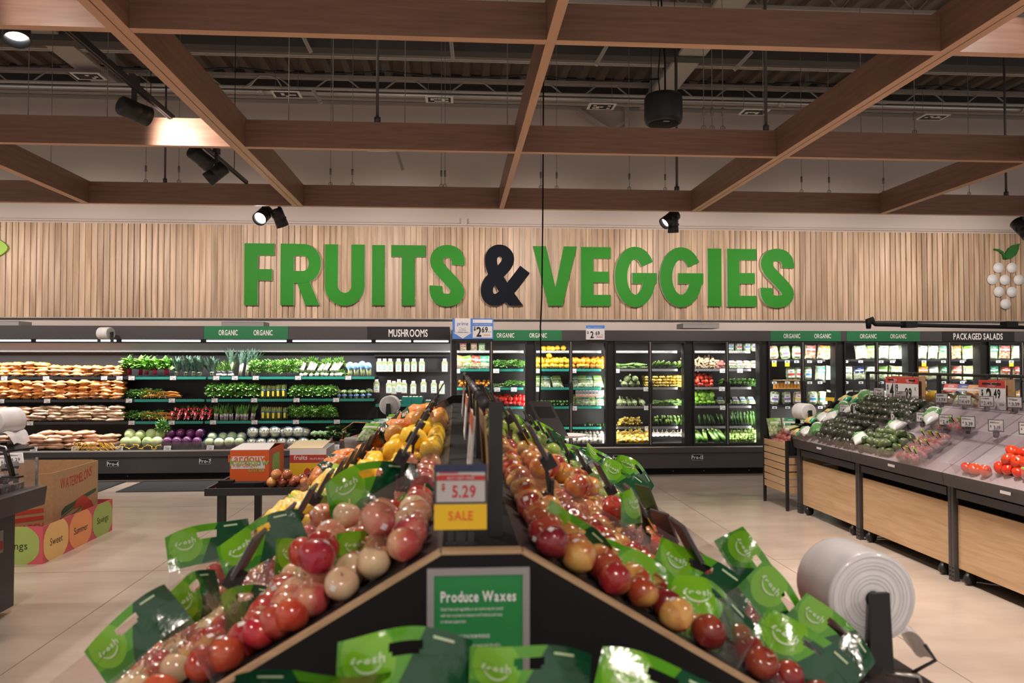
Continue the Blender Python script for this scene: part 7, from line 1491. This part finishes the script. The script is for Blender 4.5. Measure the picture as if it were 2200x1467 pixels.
# ================================================================= watermelon bin
t = thing('watermelon_bin', 'brown cardboard watermelon bin with open top and red print', 'cardboard bin', (-3.95, 7.3, 0))
XA, XB, YA, YB, ZT, CH = -4.55, -3.40, 6.755, 7.89, .68, .26
oc = [(XB,YA+CH),(XB,YB-.02),(XB-.10,YB+.06),(XA+CH,YB+.06),(XA,YB-CH),(XA,YA+CH),(XA+CH,YA),(XB-CH,YA)]
b = MB(); n = len(oc); cxx, cyy = (XA+XB)/2, (YA+YB)/2; inn = [(cxx+(x-cxx)*.985, cyy+(y-cyy)*.985) for x, y in oc]
vs = [(x,y,.02) for x,y in oc]+[(x,y,ZT) for x,y in oc]+[(x,y,ZT) for x,y in inn]+[(x,y,.10) for x,y in inn]
b.add(vs, [(i,(i+1)%n,n+(i+1)%n,n+i) for i in range(n)]+[(n+i,n+(i+1)%n,2*n+(i+1)%n,2*n+i) for i in range(n)]+[(2*n+i,2*n+(i+1)%n,3*n+(i+1)%n,3*n+i) for i in range(n)]+[tuple(3*n+i for i in range(n))])
o = b.build('carton_wall', K['kraft'], t, True)
K['pred'] = mat('carton_red', (.50,.055,.03), .7); K['pgrn'] = mat('carton_green', (.05,.09,.05), .7)
b = MB(); FX = XB+.0015; b.frame((FX, YA+CH, 0), (0,1,0), (0,0,1)); fw = YB-.02-YA-CH
b.text('WATERMELONS', .125, fw*.5, .50, 'c', .66, 0); b.M = Matrix()
for v in range(len(b.v)): b.v[v].z += .085*((b.v[v].y-YA-CH)/fw-.5)**2*2+.05*((b.v[v].y-YA-CH)/fw)
b.v = [v-t.location for v in b.v]; b.build('lettering', K['pred'], o)
b = MB(); b.frame((FX, YA+CH, 0), (0,1,0), (0,0,1)); b.prism([(fw*.62+.15*math.cos(a*.2), .30+.10*abs(math.sin(a*.2)), 0) for a in range(16)], (0,0,0), (0,0,.001)); b.prism([(fw*.75+.13*math.cos(a*.262), .20+.15*math.sin(a*.262), 0) for a in range(24)], (0,0,.001), (0,0,.002)); b.v = [v-t.location for v in b.v]; b.build('melon_print', K['pred'], o)
b = MB(); b.frame((FX, YA+CH, 0), (0,1,0), (0,0,1)); b.prism([(fw*.18,.33,0),(fw*.25,.36,0),(fw*.45,.375,0),(fw*.6,.40,0),(fw*.95,.43,0),(fw*.95,.40,0),(fw*.6,.36,0),(fw*.18,.29,0)], (0,0,0), (0,0,.0008))
q = random.Random(4)
for k in range(26): u = q.uniform(.15,.62); v = q.uniform(.02,.25); b.prism([(fw*u+.025*math.cos(a), v+.018*math.sin(a), 0) for a in (0,1.05,2.1,3.14,4.2,5.2)], (0,0,0), (0,0,.0008))
for k in range(4): b.prism([(fw*.15,.27-.04*k,0),(fw*.62,.36-.055*k,0),(fw*.62,.352-.055*k,0),(fw*.15,.263-.04*k,0)], (0,0,0), (0,0,.0007))
b.v = [v-t.location for v in b.v]; b.build('field_print', K['pgrn'], o)
b = MB(); d_ = (Vector((XB,YA+CH,0))-Vector((XB-CH,YA,0))).normalized(); nrm = Vector((d_.y,-d_.x,0)); b.frame(Vector((XB-CH,YA,0))+nrm*.0015, d_, (0,0,1)); 
for k in range(4): b.box(.07,.30,.30+.06*k,.335+.06*k,0,.0006)
b.text('WATCH', .075, .185, .22, 'c', .75, .025); b.v = [v-t.location for v in b.v]; b.build('side_print', K['pred'], o)
# printed tray around it
t = thing('printed_tray', 'printed cardboard tray reading Sweet Summer Savings around the watermelon bin', 'cardboard tray', (-3.95, 7.0, 0)); XB, XA, YA, YB, ZT = -3.30, -4.62, 6.667, 7.96, .30
cols = [mat('tray_pink', (.62,.10,.13), .55), mat('tray_yellow', (.85,.56,.20), .55), mat('tray_peach', (.85,.34,.13), .55), mat('tray_green', (.36,.47,.12), .55)]
b = MB(); b.box(XB-.006,XB,YA,YB,0,ZT); b.box(XA,XB-.006,YA,YA+.006,0,ZT); b.box(XA,XB-.006,YB-.006,YB,0,ZT); b.box(XA,XA+.006,YA+.006,YB-.006,0,ZT); o = b.build('tray_wall', cols[0], t, True)
def blob(cx_, w_, mi, fr, name, word):
    b = MB(); b.frame(*fr); pts = [(cx_+w_*max(-1,min(1,1.05*math.cos(a*.2094))), ZT/2+max(-ZT/2,min(ZT/2,ZT*.58*math.sin(a*.2094))), .001) for a in range(30)]; b.add(pts, [tuple(range(30))]); b.v = [v-t.location for v in b.v]; p_ = b.build(name, cols[mi], o)
    b = MB(); b.frame(*fr); b.text(word, .085, cx_, ZT*.40, 'c', .95, .0, .002); b.v = [v-t.location for v in b.v]; b.build('lettering', K['ink'], o)
fr = ((XB+.0005, YA, 0), (0,1,0), (0,0,1)); L = YB-YA
blob(L*.165,L*.16,1,fr,'yellow_circle','Sweet'); blob(L*.50,L*.165,2,fr,'peach_circle','Summer'); blob(L*.835,L*.16,3,fr,'green_circle','Savings')
fr = ((XA, YA-.0005, 0), (1,0,0), (0,0,1)); blob(L*.84,L*.16,3,fr,'green_circle','Savings'); blob(L*.50,L*.165,2,fr,'peach_circle','Summer')
# ================================================================= black table with cartons
TX0, TX1, TY0, TY1, TZ = -1.70, -1.0, 5.55, 6.7, .75
t = thing('carton_table', 'black table with raised rim holding two fruit cartons', 'table', ((TX0+TX1)/2, (TY0+TY1)/2, 0))
b = MB(); b.box(TX0,TX1,TY0,TY1,TZ-.04,TZ-.01); b.box(TX0,TX1,TY0,TY0+.015,TZ-.01,TZ+.01); b.box(TX0,TX0+.015,TY0+.015,TY1,TZ-.01,TZ+.01); b.box(TX1-.015,TX1,TY0+.015,TY1,TZ-.01,TZ+.10); b.build('table_top', K['black'], t, True)
for x in (TX0+.10, TX1-.10):
    for y in (TY0+.06, TY1-.08): b = MB(); b.box(x-.025,x+.025,y-.025,y+.025,0,TZ-.04); b.build('leg', K['black'], t, True)
def carton(name, lab, x0, x1, y0, y1, z0, h, mats):
    t = thing(name, lab, 'carton', ((x0+x1)/2,(y0+y1)/2,z0)); b = MB(); th = .005
    b.box(x0,x1,y0,y0+th,z0,z0+h); b.box(x0,x1,y1-th,y1,z0,z0+h); b.box(x0,x0+th,y0+th,y1-th,z0,z0+h); b.box(x1-th,x1,y0+th,y1-th,z0,z0+h); b.box(x0+th,x1-th,y0+th,y1-th,z0,z0+th); o = b.build('carton_body', mats[0], t, True)
    return t, o
z0 = TZ-.01; xL, xR = P(494,1000,5.95).x, P(578,1000,5.95).x
t, o = carton('citrus_carton', 'orange printed citrus carton on the black table', xL, xR, 5.95, 6.45, z0, .235, [K['orange']])
b = MB(); b.prism([(xL,5.95,z0+.235),(xR,5.95,z0+.235),(xR-.02,6.22,z0+.255),(xL+.02,6.22,z0+.255)], (0,0,0), (0,0,.004)); b.prism([(xL,6.45,z0+.235),(xR,6.45,z0+.235),(xR-.02,6.24,z0+.255),(xL+.02,6.24,z0+.255)], (0,0,0), (0,0,.004)); b.build('lid_flap', K['paper'], t, True)
b = MB(); b.box(xL+.01,xR-.03,5.9492,5.9499,z0+.10,z0+.19); b.build('label_panel', K['paper'], t, True)
b = MB(); b.frame((xL+.02,5.9485,z0), (1,0,0), (0,0,1)); b.text('kardouw', .075, .11, .15, 'c', .95, .02); b.text('kardouw', .055, .09, .112, 'c', .9, .0); b.build('lettering', K['orange'], t, True)
b = MB(); b.frame((xL+.02,5.948,z0), (1,0,0), (0,0,1)); b.text('kardouw', .072, .12, .125, 'c', .95, .025); b.text('citrus', .05, .17, .08, 'c', .9, .02); b.build('green_lettering', K['packgreen'], t, True)
b = MB(); b.box(xR+.0004,xR+.001,6.05,6.3,z0+.03,z0+.19); b.build('side_print', K['packgreen'], t, True)
xL2, xR2 = P(621,1000,6.0).x, P(700,1000,6.0).x
t, o = carton('fruit_carton', 'pale fruit carton with red band beside the orange citrus carton', xL2, xR2, 6.02, 6.42, z0, .235, [K['paper']])
b = MB(); b.prism([(xL2-.02,6.02,z0+.235),(xR2-.03,6.02,z0+.235),(xR2-.01,6.3,z0+.265),(xL2,6.3,z0+.265)], (0,0,0), (0,0,.005)); b.build('lid_flap', mat('cream_carton', (.78,.66,.42), .6), t, True)
b = MB(); b.box(xL2+.0,xR2,6.0192,6.0199,z0+.13,z0+.19); b.build('red_band', K['pred'], t, True)
b = MB(); b.frame((xL2+.05,6.0185,z0+.145), (1,0,0), (0,0,1)); b.text('fruits', .045, .03, .01, 'c', .9, .02); b.text('FRUITS FROM', .02, .15, .008, 'c', .9); b.build('lettering', K['paper'], t, True)
b = MB(); b.box(xL2,xR2,6.0192,6.0199,z0+.0,z0+.128); b.build('yellow_field', K['yellow'], t, True)
b = MB()
for k in range(3): b.frame((xL2+.13+.05*k,6.0185,z0+.06), (1,0,0), (0,0,1)); b.prism([(.026*math.cos(a*.4), .03*math.sin(a*.4)*(1-.1*math.cos(a*.8)), 0) for a in range(16)], (0,0,0), (0,0,.0005))
b.build('apple_print', K['pred'], t, True)
for i in range(14): KIND['nectarine' if i % 4 else 'peach']((-1.28+.075*(i%4)+.03*(i//8), 5.68+.08*((i//4)%3), TZ+.028+.055*(i//12)), (Q.uniform(0,6),Q.uniform(0,6),0), 'dark nectarine or peach loose on the black table before the cartons', 'loose stone fruit on the table', 1.05)
b = MB(); b.M = Matrix.Translation((-1.50, 5.72, TZ-.008)); b.prism([(-.16,-.04,0),(.10,-.05,0),(.16,-.02,0),(.16,.02,0),(.10,.05,0),(-.16,.04,0)], (0,0,0), (0,0,.035)); b.cyl((.15,0,.02),(.24,.01,.02),.022, n=10); b.box(-.15,-.05,-.03,.03,.035,.05)
solo('handheld_tool', b, K['matte'], 'black handheld device lying on the table before the citrus carton', 'device', (-1.50, 5.72, TZ-.008))
# patterned box under the table
K['mar'] = mat('maroon_print', (.14,.006,.035), .55); t = thing('patterned_carton', 'maroon patterned carton lying tilted on the floor under the black table', 'carton', (-1.30, 5.98, .0), 0)
b = MB(); b.prism([(-.20,-.45,0),(.25,-.45,0),(.25,-.45,.42),(-.20,-.45,.06)], (0,0,0), (0,.95,0)); b.build('carton_body', K['mar'], t)
b = MB(); q = random.Random(2)
for k in range(9):
    u = q.uniform(.1,.9); y = q.uniform(-.4,.45); c = Vector((-.20+.45*u, y, .06+.36*u+.002)); 
    for a in range(4): th = a*1.57+k; b.tube([c, c+Vector((.03*math.cos(th)*.78,.03*math.sin(th),.03*math.cos(th)*.62)), c+Vector((.05*math.cos(th+.4)*.78,.05*math.sin(th+.4),.05*math.cos(th+.4)*.62))], .003, 4)
b.build('leaf_print', K['yellow'], t)
# black floor mats
K['mat'] = mat('ribbed_mat', (.022,.022,.024), .9, bump=.6, bscale=300)
for (a, c, d, e), lab in (((P(222,1057,9.9).x, -1.3, PZ(300,1057,0).y, PZ(300,1035,0).y),'black floor mat before the leafy greens case'),((-8.2, P(222,1057,9.9).x-.22, PZ(300,1057,0).y, PZ(300,1035,0).y),'black floor mat before the carrot case')):
    b = MB(); b.box(a, c, d, e, .0005, .009); b.mi = 1; b.box(a, c, d, d+.05, .009, .0096); b.box(a, c, e-.05, e, .009, .0096); b.box(a, a+.05, d+.05, e-.05, .009, .0096); b.box(c-.05, c, d+.05, e-.05, .009, .0096)
    solo('floor_mat', b, [K['mat'], K['black']], lab, 'floor mat', ((a+c)/2, (d+e)/2, 0))
